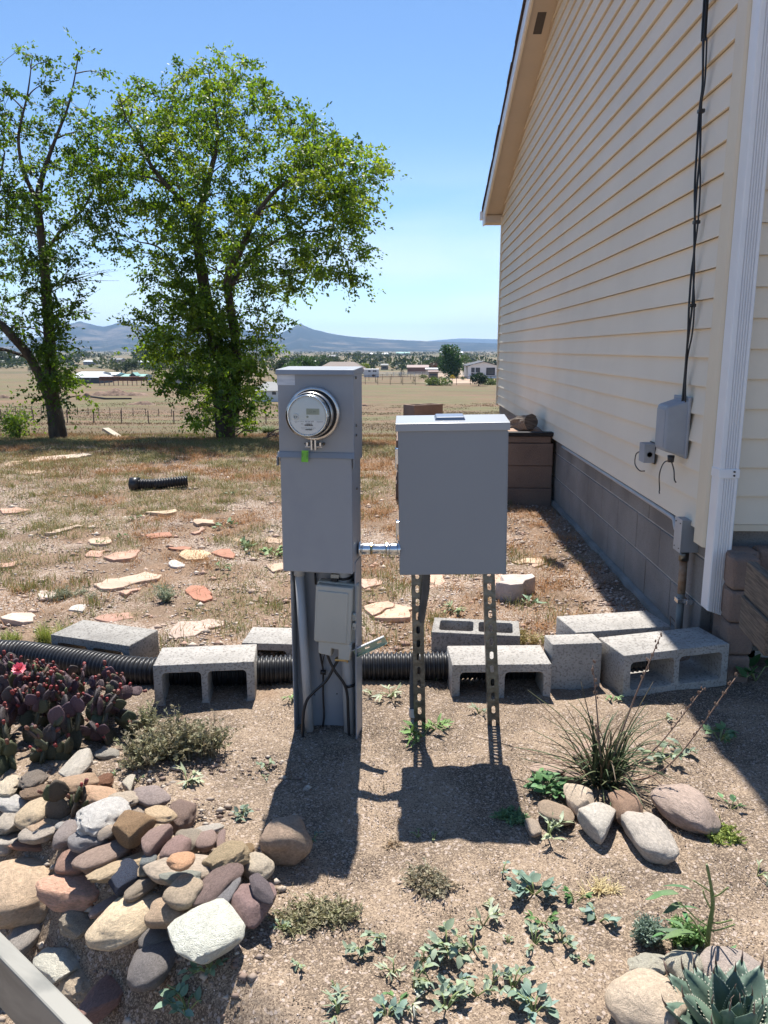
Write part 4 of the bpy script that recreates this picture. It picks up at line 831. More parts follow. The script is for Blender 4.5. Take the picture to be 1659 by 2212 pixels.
tbl = [  # x y w h angle colour style material up label
 (110, 790, 340, 440, 75, TAN, 'smooth', 'rock', .0, 'largest tan boulder with pale blotches at the left edge of the rock pile'),
 (400, 775, 400, 215, -5, (.50, .31, .235), 'wedge', 'rock', .05, 'broad salmon sandstone with a broken front face beside the big tan boulder'),
 (705, 718, 205, 190, 25, (.045, .065, .12), 'angular', 'rock_rough', .05, 'jagged dark blue glassy stone in the middle of the pile'),
 (585, 588, 270, 125, 22, MAU, 'smooth', 'rock', .05, 'long mauve grey cobble just above the blue stone'),
 (495, 490, 210, 135, -8, (.24, .235, .25), 'smooth', 'rock', .06, 'smooth blue-grey oval cobble left of the rust stained white stone'),
 (215, 462, 212, 95, -3, (.37, .335, .30), 'flat', 'rock', .07, 'flat grey beige cobble resting on the thin reddish slab'),
 (180, 532, 262, 42, 0, (.30, .17, .125), 'flat', 'rock', .03, 'thin reddish slab under the flat grey beige cobble'),
 (385, 470, 140, 150, 60, (.25, .22, .22), 'smooth', 'rock', .02, 'dull grey cobble tucked behind the blue-grey oval one'),
 (585, 360, 255, 165, 12, WHT, 'rough', 'quartz', .06, 'lumpy white quartz rock behind the pitted ochre stone'),
 (605, 445, 105, 100, 0, (.60, .50, .42), 'angular', 'quartz', .05, 'small white stone with rust stain between two larger cobbles'),
 (765, 430, 220, 190, -15, (.33, .22, .13), 'broken', 'rock_spot', .05, 'pitted ochre brown rock below the white quartz'),
 (910, 352, 182, 84, -15, (.48, .37, .25), 'flat', 'rock', .06, 'smooth sandy oval cobble above the ochre pitted rock'),
 (1035, 345, 180, 170, -50, (.28, .205, .18), 'broken', 'rock_spot', .0, 'brown pitted four-sided stone at the upper right end of the pile'),
 (855, 250, 230, 112, -20, (.27, .225, .22), 'smooth', 'rock', .03, 'glossy mauve grey cobble next to the pitted four-sided stone'),
 (733, 180, 125, 76, 118, (.45, .42, .36), 'tri', 'rock', .02, 'pointed pale stone standing above the glossy mauve cobble'),
 (560, 240, 235, 92, -4, (.50, .34, .235), 'smooth', 'rock', .04, 'peach coloured oval cobble behind the white quartz'),
 (702, 272, 165, 105, -10, (.40, .345, .285), 'rough', 'rock', .03, 'knobbly beige stone right of the peach cobble'),
 (430, 178, 225, 92, 10, (.38, .27, .19), 'smooth', 'rock', .06, 'brown log-shaped cobble in front of the white corner block'),
 (590, 165, 95, 78, 0, (.30, .15, .09), 'rough', 'rock_rough', .02, 'crumbly rust red stone beside the log-shaped cobble'),
 (435, 72, 190, 125, 35, (.60, .555, .50), 'broken', 'quartz', .03, 'chunky white stone half shaded by the cactus'),
 (185, 155, 142, 105, 0, (.30, .26, .23), 'rough', 'rock_rough', .02, 'rough grey brown lump at the foot of the cactus'),
 (212, 228, 200, 78, 5, (.36, .26, .19), 'rough', 'rock_rough', .02, 'crumbly brown stone below the rough grey lump'),
 (48, 195, 145, 115, -30, (.52, .46, .37), 'rough', 'rock', .02, 'cream pebbly stone by the left edge under the cactus'),
 (70, 290, 215, 92, -6, WHT, 'smooth', 'quartz', .04, 'bright white oval stone at the left edge'),
 (62, 385, 152, 128, 0, (.52, .47, .41), 'rough', 'quartz', .04, 'whitish cracked rock below the bright white oval stone'),
 (205, 350, 172, 150, 30, (.45, .37, .27), 'smooth', 'rock', .01, 'pale tan cobble left of the small cactus pads'),
 (232, 405, 190, 105, 15, (.44, .33, .24), 'broken', 'rock', .02, 'flat faced tan stone between the pale tan cobble and the blue-grey oval'),
 (42, 500, 130, 150, 60, (.40, .375, .35), 'flat', 'rock', .03, 'grey stone with white crust cut by the left edge'),
 (418, 620, 185, 130, 0, (.31, .20, .165), 'smooth', 'rock', .02, 'plain reddish brown cobble above the salmon sandstone'),
 (690, 655, 310, 95, 24, (.44, .355, .25), 'rough', 'rock', .02, 'long beige gritty stone running behind the blue stone'),
 (880, 510, 200, 150, 35, (.26, .185, .17), 'tri', 'rock', .05, 'smooth mauve triangular cobble right of the ochre rock'),
 (1000, 548, 160, 135, 40, (.27, .185, .175), 'smooth', 'rock', .05, 'rounded mauve cobble leaning on the lichen covered stone'),
 (1075, 500, 150, 115, 0, (.42, .37, .31), 'smooth', 'rock_spot', .03, 'lichen covered beige stone behind the rounded mauve cobble'),
 (1172, 500, 112, 118, 0, (.30, .22, .20), 'smooth', 'rock', .04, 'small round brown cobble at the far side of the pile'),
 (1190, 432, 152, 44, 4, (.48, .45, .41), 'flat', 'rock', .04, 'thin whitish stone lying on the small round brown cobble'),
 (1255, 497, 100, 50, 100, (.30, .22, .21), 'smooth', 'rock', .03, 'narrow upright mauve stone touching the small round cobble'),
 (845, 617, 92, 72, -15, (.20, .225, .235), 'smooth', 'rock', .05, 'small bluish pebble above the brown finger-shaped stone'),
 (1030, 615, 140, 90, -3, (.60, .35, .215), 'flat', 'rock', .13, 'orange peach flat stone sitting on top of the wide beige slab'),
 (1040, 662, 400, 160, 6, (.41, .35, .29), 'flat', 'rock', .04, 'wide speckled beige slab carrying the orange peach stone'),
 (1022, 706, 215, 68, -3, (.27, .29, .265), 'rough', 'rock', .07, 'streaky greenish stone on the front edge of the wide beige slab'),
 (1290, 598, 215, 140, 28, (.45, .36, .24), 'rough', 'rock_spot', .06, 'knobbly golden tan stone at the right end of the wide slab'),
 (1460, 648, 195, 128, -10, (.45, .40, .33), 'smooth', 'rock', .02, 'cream grey oval cobble at the right end of the pile'),
 (1405, 555, 80, 65, 0, (.42, .30, .18), 'rough', 'rock_rough', .01, 'small crumbly ochre lump behind the golden tan stone'),
 (1235, 762, 290, 150, 38, DKM, 'smooth', 'rock', .05, 'long dark maroon cobble right of the two pale ovals'),
 (1290, 800, 175, 80, 62, (.21, .21, .23), 'smooth', 'rock', .06, 'slate grey finger-shaped stone beside the big maroon block'),
 (1440, 872, 265, 225, -8, (.23, .16, .16), 'broken', 'rock', .03, 'big maroon block at the lower right of the pile'),
 (1475, 768, 200, 80, -38, (.13, .11, .125), 'broken', 'rock', .10, 'dark purple slab lying across the top of the maroon block'),
 (1045, 795, 190, 142, 5, (.40, .33, .255), 'smooth', 'rock', .08, 'sandy oval cobble above the one of the same kind by the white quartz'),
 (960, 906, 245, 145, 0, (.42, .32, .235), 'smooth', 'rock', .09, 'freckled tan oval stone lying on the big cream rock'),
 (755, 930, 440, 235, 28, CRM, 'smooth', 'rock', .04, 'big cream yellow rock in the lower middle of the pile'),
 (800, 768, 180, 95, 38, (.30, .255, .205), 'smooth', 'rock', .07, 'brown finger-shaped stone between the blue stone and the cream rock'),
 (615, 868, 195, 72, 28, (.33, .26, .245), 'flat', 'rock', .11, 'flat mauve skipping stone perched over the lichen block'),
 (440, 958, 225, 150, -12, (.43, .38, .31), 'rough', 'rock_spot', .0, 'lichen mottled block under the salmon sandstone'),
 (155, 1020, 265, 160, 78, (.40, .375, .36), 'smooth', 'rock_spot', .02, 'tall grey cobble with white crust beside the marble slab'),
 (322, 1215, 285, 175, -12, (.66, .59, .53), 'broken', 'quartz', .03, 'white stone with a brown underside by the marble slab'),
 (1170, 1045, 430, 310, 22, (.66, .62, .57), 'angular', 'quartz', .03, 'largest white quartz boulder with a bright chipped face at the front of the pile'),
 (868, 1195, 290, 245, 55, (.23, .22, .23), 'smooth', 'rock_spot', .03, 'round dark grey granite cobble in front of the white boulder'),
 (885, 1045, 185, 100, 15, (.26, .25, .25), 'smooth', 'rock_spot', .01, 'grey stone peeping out behind the round granite cobble'),
 (608, 1375, 320, 165, 58, (.27, .165, .145), 'broken', 'rock', .02, 'long red brown stone at the bottom edge near the marble slab'),
 (440, 1330, 190, 115, -20, (.45, .38, .30), 'rough', 'rock', -.01, 'half buried gritty stone between white stone and red brown stone'),
 (1108, 887, 85, 52, 10, (.50, .35, .24), 'smooth', 'rock', .05, 'little peach stone squeezed behind the white boulder'),
 (235, 878, 90, 85, 60, (.42, .35, .28), 'smooth', 'rock', .0, 'small beige stone between the tan boulder and the salmon sandstone'),
 (345, 415, 60, 40, 0, WHT, 'smooth', 'quartz', .03, 'tiny white pebble right under the small cactus pads'),
 (690, 522, 160, 76, -12, (.27, .18, .14), 'smooth', 'rock', .0, 'shaded brown stone below the ochre pitted rock'),
 (822, 655, 60, 88, 0, (.44, .35, .25), 'rough', 'rock', .03, 'small tan chip between blue stone and the wide slab'),
 (800, 322, 130, 46, -8, (.38, .32, .27), 'flat', 'rock', .02, 'thin grey stone between the knobbly beige stone and sandy oval'),
 (610, 6, 145, 60, 0, (.30, .29, .27), 'smooth', 'rock', .0, 'grey stone in the shade under the cactus pads'),
 (830, -20, 130, 90, 0, (.38, .33, .27), 'rough', 'rock_rough', .0, 'rough beige stone at the foot of the sprawling grey shrub'),
 (95, 165, 80, 46, 0, (.17, .15, .145), 'smooth', 'rock', .0, 'small dark stone behind the cream pebbly stone'),
 (268, 712, 60, 50, 30, (.52, .45, .36), 'angular', 'rock', .0, 'small cream chip behind the salmon sandstone'),
]
for (x, y, w_, h_, a, c, st, m, up, lab) in tbl: rock('rock', lab, RX(x), RY(y), w_*.38, h_*.38, a, c, st, m, up*.75, group='river rocks piled in the bed')
rock('boulder', 'single rounded brown boulder at the end of the meter post shadow', 617, 1816, 96, 104, 90, (.31, .235, .185), 'smooth', 'rock', 0, k=.85, bury=.2)
X2 = lambda x: 929+x*.44; Y2 = lambda y: 1261+y*.44
for (x, y, w_, h_, a, c, st, m, up, lab) in [
 (575, 912, 165, 62, 3, (.42, .33, .28), 'flat', 'rock', .01, 'flat pinkish stone with shaded underside left of the red yucca'),
 (612, 1125, 175, 98, -12, (.33, .26, .20), 'smooth', 'rock', .01, 'brown cobble beneath the green leafy weed by the red yucca'),
 (742, 1050, 150, 145, 20, (.55, .46, .37), 'angular', 'rock', .02, 'cream angular rock at the foot of the red yucca'),
 (822, 1170, 240, 165, 22, (.46, .44, .41), 'tri', 'rock', .01, 'pale pointed triangular rock in front of the red yucca'),
 (965, 1092, 165, 165, 0, (.40, .27, .20), 'broken', 'rock_spot', .02, 'reddish brown rock right of the pale triangular one'),
 (1075, 1242, 225, 165, -50, (.44, .41, .38), 'smooth', 'rock', .01, 'white grey egg-shaped rock with a diagonal thin shadow'),
 (1252, 1095, 285, 190, -24, (.36, .29, .26), 'smooth', 'rock', .01, 'largest mauve grey boulder right of the red yucca'),
 (505, 1197, 70, 100, 0, (.37, .31, .26), 'smooth', 'rock', .0, 'half buried tan stone behind the pale weed below the brown cobble'),
 (760, 825, 130, 60, 20, (.40, .30, .25), 'flat', 'rock', .0, 'pinkish stone hidden behind the red yucca leaves'),
 (705, 950, 90, 60, 0, (.34, .26, .22), 'smooth', 'rock', .0, 'small brown stone behind the left leaves of the red yucca')]:
    rock('rock', lab, X2(x), Y2(y), w_*.44, h_*.44, a, c, st, m, up, group='stones ringing the red yucca')
X4 = lambda x: 1028.6+x*.38; Y4 = lambda y: 1725.4+y*.38
for (x, y, w_, h_, a, c, st, m, up, lab) in [
 (972, 950, 222, 125, 3, (.66, .58, .50), 'rough', 'quartz', .03, 'white quartz rock with brown underside left of the agave'),
 (1180, 948, 200, 165, 0, (.62, .57, .48), 'smooth', 'rock_spot', .035, 'cream stone speckled with dark spots behind the agave'),
 (1440, 985, 330, 200, -8, (.38, .33, .31), 'smooth', 'rock', .03, 'large mauve grey boulder behind the agave with weed shadows on it'),
 (970, 1165, 430, 320, 15, (.46, .385, .31), 'smooth', 'rock', .02, 'large smooth beige boulder left of the agave at the bottom edge'),
 (1610, 1105, 160, 85, 0, (.54, .38, .27), 'smooth', 'rock', .01, 'peach stone at the right edge behind the agave'),
 (1105, 905, 60, 60, 0, (.33, .22, .18), 'rough', 'rock', .0, 'small reddish stone wedged between the white quartz and speckled stones')]:
    rock('rock', lab, X4(x), Y4(y), w_*.38, h_*.38, a, c, st, m, up, group='stones ringing the agave')
# little loose stones that can be told apart on the sand
for (px, py, s, c, lab) in [(1314, 2122, 14, (.22, .21, .22), 'small dark pebble above a pale one on the sand'), (1308, 2132, 15, (.48, .44, .40), 'pale pebble under a small dark one on the sand'), (1291, 2075, 16, (.30, .21, .17), 'lone reddish pebble beside a small grey-green weed'), (1294, 2200, 12, (.10, .09, .10), 'black pebble near the bottom edge of the sand'), (1218, 2130, 12, (.44, .38, .33), 'pale pebble left of the paired pebbles'), (1168, 2250, 10, WHT, 'white chip at the bottom'), (1014, 1632, 9, (.5, .42, .36), 'tiny pale pebble near the right strut shadow')]:
    if py < 2212: rock('pebble', lab, px, py, s, s*.75, 0, c, 'small', 'rock', 0, cat='pebble')

# ============================================================ FLAGSTONES IN THE YARD
def flagstone(label, pts, th, colr):
    th *= .5 if th < .09 else 1; colr = tuple(min(.8, c*k) for c, k in zip(colr, (.98, .98, 1.03)))
    P_ = [G(x, y) for x, y in pts]; c = sum(P_, Vector())/len(P_); rd = random.Random(label); lo = []
    n = len(P_)
    for i in range(n):
        a, b = P_[i], P_[(i+1) % n]; L_ = (b-a).length; k = max(2, int(L_/.05))
        for j in range(k): q = a.lerp(b, j/k); s_ = noise.noise(Vector((q.x*14, q.y*14, 1)))*.045+noise.noise(Vector((q.x*60, q.y*60, 4)))*.012; lo.append((q.x-c.x+s_, q.y-c.y-s_))
    me = extrude([lo], th/2, .004); o = link('flagstone', me, 'flag'); o.location = (c.x, c.y, c.z+th/2-.004-.25*min(th, .03)); o.rotation_euler = (R(rd.uniform(-1.5, 1.5)), R(rd.uniform(-1.5, 1.5)), 0); o.color = (*colr, 1)
    return tag(o, label, 'flagstone', 'flagstones scattered over the yard')
C0 = lambda x, y: (x*.38, 929+y*.38)           # coordinates read in the yard crop
f1, f2_, f3_, f4_ = (.52, .37, .26), (.50, .31, .22), (.40, .20, .13), (.58, .43, .26)
for lab, pts, th, c in [
 ('long cream flagstone furthest back near the tree shadow', [(160, 178), (200, 158), (500, 145), (520, 152), (440, 165), (320, 172), (290, 185), (180, 190)], .04, (.56, .45, .34)),
 ('small flat cream flagstone left of the furthest long one', [(20, 200), (70, 185), (135, 183), (120, 196), (40, 205)], .03, f1),
 ('thin pale flagstone nearly hidden in grass under the long back one', [(110, 242), (170, 234), (260, 236), (240, 248), (130, 252)], .03, f1),
 ('pink flagstone at the left edge level with the dry grass', [(0, 458), (90, 448), (178, 460), (100, 472), (10, 478)], .035, f2_),
 ('pointed tan flagstone below the short black pipe', [(828, 478), (960, 465), (1000, 462), (1006, 480), (930, 492)], .06, (.55, .42, .28)),
 ('long narrow cream flagstone tilted toward the upper right', [(262, 602), (440, 548), (470, 552), (300, 604)], .05, (.56, .42, .31)),
 ('cream flagstone with a green sprig on it left of centre', [(508, 635), (530, 620), (625, 612), (636, 640), (610, 660), (515, 655)], .03, f1),
 ('small pinkish flagstone just left of the large curved one', [(484, 712), (520, 692), (600, 692), (590, 705), (560, 728), (490, 728)], .03, f2_),
 ('curved salmon flagstone with a dark broken edge', [(585, 735), (660, 712), (700, 695), (795, 690), (780, 725), (700, 752), (640, 750)], .04, f2_),
 ('oval reddish flagstone above the yellow one', [(828, 600), (880, 590), (972, 594), (965, 615), (880, 622), (840, 614)], .03, f3_),
 ('blocky tan flagstone piece right of the pointed one', [(1098, 540), (1130, 520), (1218, 530), (1215, 546), (1110, 552)], .07, (.50, .36, .25)),
 ('small wedge flagstone just below the blocky tan piece', [(1085, 595), (1150, 570), (1165, 574), (1110, 602)], .05, f2_),
 ('thin orange flagstone sliver above the yellow one', [(955, 678), (1020, 668), (1085, 675), (1060, 688), (985, 686)], .03, f3_),
 ('yellow tan flagstone in the middle of the yard', [(1018, 720), (1060, 690), (1160, 688), (1200, 705), (1160, 740), (1060, 745)], .03, f4_),
 ('orange brown flagstone touching the yellow one', [(1195, 705), (1240, 684), (1310, 688), (1342, 715), (1330, 738), (1270, 732)], .04, f3_),
 ('small pale flagstone left of a green weed', [(1315, 632), (1350, 615), (1385, 632), (1360, 642)], .02, f1),
 ('whitish flagstone beside the meter box with leafy weed in front', [(1490, 630), (1540, 618), (1600, 625), (1600, 655), (1530, 652)], .03, f1),
 ('small white lumpy stone slab below the yellow flagstone', [(968, 765), (1000, 748), (1052, 770), (1030, 788), (975, 785)], .03, (.56, .50, .43)),
 ('long pale flagstone slanting upward in the middle foreground', [(545, 900), (620, 872), (840, 828), (915, 835), (860, 862), (640, 918), (560, 912)], .05, (.54, .40, .29)),
 ('short piece of flagstone below the long slanting one', [(685, 935), (790, 900), (770, 935), (710, 948)], .04, f2_),
 ('brick red flagstone lying among tall grey weeds', [(1045, 915), (1090, 895), (1160, 895), (1215, 975), (1180, 990), (1100, 965)], .03, (.42, .19, .12)),
 ('cream flagstone at the left above the bright grass clump', [(212, 940), (225, 922), (310, 918), (318, 950), (300, 975), (220, 962)], .03, (.56, .47, .38)),
 ('pale flagstone at the left edge beside the bright grass clump', [(10, 1090), (70, 1058), (180, 1050), (210, 1068), (190, 1100), (120, 1106), (20, 1102)], .05, (.56, .44, .34)),
 ('whitish flagstone behind the bright green grass clump', [(385, 1030), (430, 998), (495, 1002), (470, 1040)], .03, (.52, .47, .40)),
 ('pinkish gritty flagstone behind the front left block', [(965, 1165), (1030, 1100), (1190, 1082), (1260, 1090), (1255, 1120), (1150, 1150), (1060, 1190), (990, 1188)], .02, (.50, .38, .30)),
 ('red flagstone mostly covered by weeds behind the left block', [(540, 1080), (610, 1052), (740, 1045), (760, 1070), (640, 1095)], .02, (.42, .25, .18)),
 ('pink flagstone cut by the left edge under the grey grass', [(0, 770), (60, 760), (110, 762), (90, 785), (0, 795)], .04, f2_),
 ('peach flagstone just left of the meter cover bottom', [(1512, 770), (1560, 762), (1640, 765), (1640, 800), (1540, 812)], .03, f1)]:
    flagstone(lab, [C0(*p) for p in pts], th, c)
C3 = lambda x, y: (564+x*.36, 1228+y*.36)
for lab, pts, th, c in [
 ('peach flagstone just right of the meter post', [(600, 75), (690, 68), (735, 85), (690, 110), (605, 128)], .03, (.58, .38, .28)),
 ('left half of the cracked peach flagstone pair between post and strut', [(622, 240), (700, 220), (780, 212), (802, 225), (770, 262), (655, 300)], .04, (.60, .40, .28)),
 ('right half of the cracked peach flagstone pair between post and strut', [(665, 302), (775, 265), (808, 222), (890, 240), (892, 315), (760, 322)], .04, (.60, .40, .28)),
 ('peach flagstone seen right behind the left strut', [(950, 60), (990, 42), (1085, 44), (1112, 85), (1030, 112), (960, 125)], .03, (.58, .39, .28)),
 ('thin peach flagstone left of the thick square slab', [(1395, 62), (1440, 45), (1520, 65), (1520, 100), (1420, 118), (1370, 90)], .03, (.56, .37, .27)),
 ('thick squarish pale slab in the gravel right of the right strut', [(1405, 178), (1500, 125), (1620, 128), (1655, 162), (1510, 205)], .10, (.50, .42, .36))]:
    flagstone(lab, [C3(*p) for p in pts], th, c)
C5 = lambda x, y: (1095+x*.34, 829.5+y*.34)
for lab, pts, th, c in [
 ('tan flagstone splinter lying in gravel below the planter', [(36, 1135), (110, 1118), (235, 1122), (205, 1148), (80, 1152)], .03, (.55, .40, .27)),
 ('small second flagstone splinter under the tan one', [(150, 1162), (200, 1150), (238, 1140), (225, 1168), (170, 1172)], .03, (.45, .31, .22)),
 ('small peach flagstone corner at the edge of the panel', [(0, 1240), (40, 1235), (48, 1260), (0, 1278)], .03, (.55, .38, .28))]:
    flagstone(lab, [C5(*p) for p in pts], th, c)
# block far behind with its holes up, and a half block on the planter wall
o = link('concrete_block', cmu_mesh(.397, .193, .193, 2), 'brownblock'); a = Gz(914, 8.9); 
tag(o, 'pinkish two-hole block standing on end of the planter far behind the panel', 'concrete block', 'loose grey concrete blocks'); q = V(914, 893, 8.55); o.location = (q.x, 8.55, q.z-.0); o.rotation_euler = (0, 0, R(38))
MB_ = None

# ============================================================ PLANTS
def leaf_shape(L_, W_, n=5, bend=.25, fold=.25, tip=1.3, wob=0.):
    vs_, fs_ = [], []
    for i in range(n+1):
        t = i/n; wd_ = W_/2*math.sin(math.pi*min(1, t**.8*.97+.03))**.8; z = -bend*L_*t*t+wob*math.sin(t*7); x = L_*t
        if i == n: wd_ = .001*0+W_*.02
        for s in (-1, 0, 1): vs_.append((x, s*wd_, z+(fold*wd_ if s else 0)))
    for i in range(n):
        for s in (0, 1): a = i*3+s; fs_.append((a, a+3, a+4, a+1))
    me = bpy.data.meshes.new('leaf'); me.from_pydata(vs_, [], fs_); smooth(me); me.update(); return me
LM = [leaf_shape(1, .62, 5, .15, .3), leaf_shape(1, .70, 5, .35, .15), leaf_shape(1, .55, 5, -.1, .4)]
LN = [leaf_shape(1, .26, 5, .25, .3), leaf_shape(1, .22, 5, .5, .3, wob=.04), leaf_shape(1, .3, 5, .0, .3, wob=.03)]
for me in LM+LN: me.materials.append(M['leafobj'])
def weed(label, px, py, r_px, kind='oval', colr=(.135, .18, .12), n=22, cat='weed', name='weed', hgt=.5):
    p = G(px, py); r = 1.58*r_px*depth(p)/F; rd = random.Random(label); t_ = thing(name, label, cat, p, group='weeds growing in the bed' if p.y < 3 else 'weeds growing in the yard')
    pool = LM if kind == 'oval' else LN; mb = MB(); ns_ = max(3, n//5)
    for s in range(ns_):
        a = rd.uniform(0, 6.28); ln = r*rd.uniform(.35, .85); e = Vector((math.cos(a)*ln, math.sin(a)*ln, r*hgt*rd.uniform(.15, .7)+.008)); mid = e*.5+Vector((0, 0, r*.15)); mb.tube([(0, 0, -.005), tuple(mid), tuple(e)], .0012+r*.008, 4)
        for k in range(max(3, n//ns_)):
            f = rd.uniform(.35, 1.05); q = mid.lerp(e, max(0, f*2-1)) if f > .5 else mid*f*2
            o = link('leaf', rd.choice(pool), None, t_); L_ = r*rd.uniform(.24, .42)*(1.0 if kind == 'oval' else 1.45); o.scale = (L_, L_, L_); o.location = q
            o.rotation_euler = (rd.uniform(-.5, .5), rd.uniform(-.9, .25), a+rd.uniform(-1.5, 1.5)); v = rd.uniform(1.05, 1.8); o.color = (colr[0]*v, colr[1]*v, colr[2]*v*rd.uniform(.85, 1.1), 1)
    o = mb.build('stem', 'stem', t_); return t_
DUST, BLUE, GRN, OLV, PAL = (.19, .235, .165), (.15, .215, .175), (.08, .15, .055), (.15, .17, .09), (.27, .30, .20)
A3 = lambda x, y: (564+x*.34, 1725.4+y*.34)
for lab, (x, y), r, kd, c, n in [
 ('grey-green leafy weed left of two tufts below the meter shadow', (635, 970), 34, 'oval', DUST, 22), ('grey-green leafy weed with a dark shadow right beside the first one', (755, 880), 30, 'oval', DUST, 20), ('curly pale weed between the two main weed patches', (842, 1100), 24, 'long', PAL, 20),
 ('tiny weed seedling left of the curly pale one', (475, 1195), 13, 'oval', OLV, 10), ('wide dusty green weed, topmost of the central bottom patch', (1180, 960), 46, 'oval', DUST, 40), ('dusty green weed on the right arm of the central patch', (1345, 950), 32, 'oval', DUST, 26),
 ('dusty weed on the left arm of the central patch', (1030, 1030), 24, 'oval', DUST, 16), ('dense dusty weed in the left middle of the central patch', (970, 1185), 34, 'oval', DUST, 26), ('dark leafed weed in the middle of the central patch', (1090, 1180), 30, 'oval', OLV, 22), ('broad pale leafed weed right of the dark one', (1230, 1190), 32, 'oval', BLUE, 20),
 ('weed with a long shadow below the central patch', (1370, 1245), 34, 'oval', DUST, 24), ('low weed joining the central patch and the right cluster', (1470, 1170), 26, 'oval', DUST, 18), ('leafy weed at the right end of the central patch', (1600, 1195), 36, 'oval', DUST, 28), ('upright dark weed in the lower left of the central patch', (870, 1300), 26, 'oval', GRN, 16),
 ('whitish fuzzy weed beside the upright dark one', (955, 1325), 24, 'long', (.36, .36, .29), 20), ('bluish weed above the bottom edge left of centre', (800, 1395), 36, 'oval', BLUE, 24), ('mid green weed above the bottom edge in the centre', (1175, 1335), 40, 'oval', DUST, 30), ('curled grey weed near the bottom edge on the open sand', (490, 1380), 32, 'long', DUST, 26),
 ('small weed at the lower left of the dry twiggy patch', (255, 1060), 20, 'oval', DUST, 16), ('pale flat weed with a bluish top leaf right of centre', (1410, 800), 30, 'long', PAL, 16), ('cup-shaped weed with reddish shadow right of the twiggy tuft', (1480, 740), 26, 'long', PAL, 14),
 ('small silvery weed highest on the right side of the sand', (1532, 470), 17, 'oval', BLUE, 12), ('bright bluish weed cut between two crops below the silvery one', (1625, 560), 22, 'oval', BLUE, 14), ('small weed at the left end of the dry twiggy patch', (130, 835), 16, 'oval', DUST, 12), ('tiny weed in the shadow edge of the panel', (995, 245), 13, 'oval', OLV, 10), ('second tiny weed in the shadow edge of the panel', (1095, 262), 12, 'oval', OLV, 8)]:
    px, py = A3(x, y); weed(lab, px, py, r, kd, c, n)
for lab, (x, y), r, kd, c, n in [
 ('rounded leafy blue-green rosette right of the panel shadow', (330, 540), 44, 'oval', BLUE, 44), ('dark upright leafy weed in the right weed group', (385, 715), 28, 'oval', GRN, 22), ('low dusty weed below the dark upright one', (330, 830), 32, 'oval', DUST, 26), ('low dusty weed right of the dark upright one', (485, 820), 30, 'oval', DUST, 24),
 ('compact weed with its own shadow above the paired pebbles', (605, 935), 21, 'oval', DUST, 22), ('tiny weed left of the low dusty ones', (185, 825), 13, 'oval', DUST, 10), ('weed in the corner of the central patch, dark at its foot', (205, 1100), 26, 'oval', DUST, 20), ('large round-leafed weed cut by the bottom edge', (325, 1225), 50, 'oval', BLUE, 36),
 ('glossy dark green broad-leafed weed by the straw tuft', (560, 590), 28, 'oval', (.05, .12, .035), 14), ('blue-green weed with a tall leaf below the straw tuft', (690, 700), 34, 'oval', BLUE, 24), ('fresh green seedling right of the largest mauve boulder', (1450, 58), 24, 'oval', (.12, .22, .11), 12), ('pale spiky weed in front of the brown cobble', (405, 215), 36, 'long', PAL, 30), ('thin dry weed at the right edge', (1600, 430), 22, 'long', PAL, 14)]:
    px, py = X4(x), Y4(y); weed(lab, px, py, r, kd, c, n)
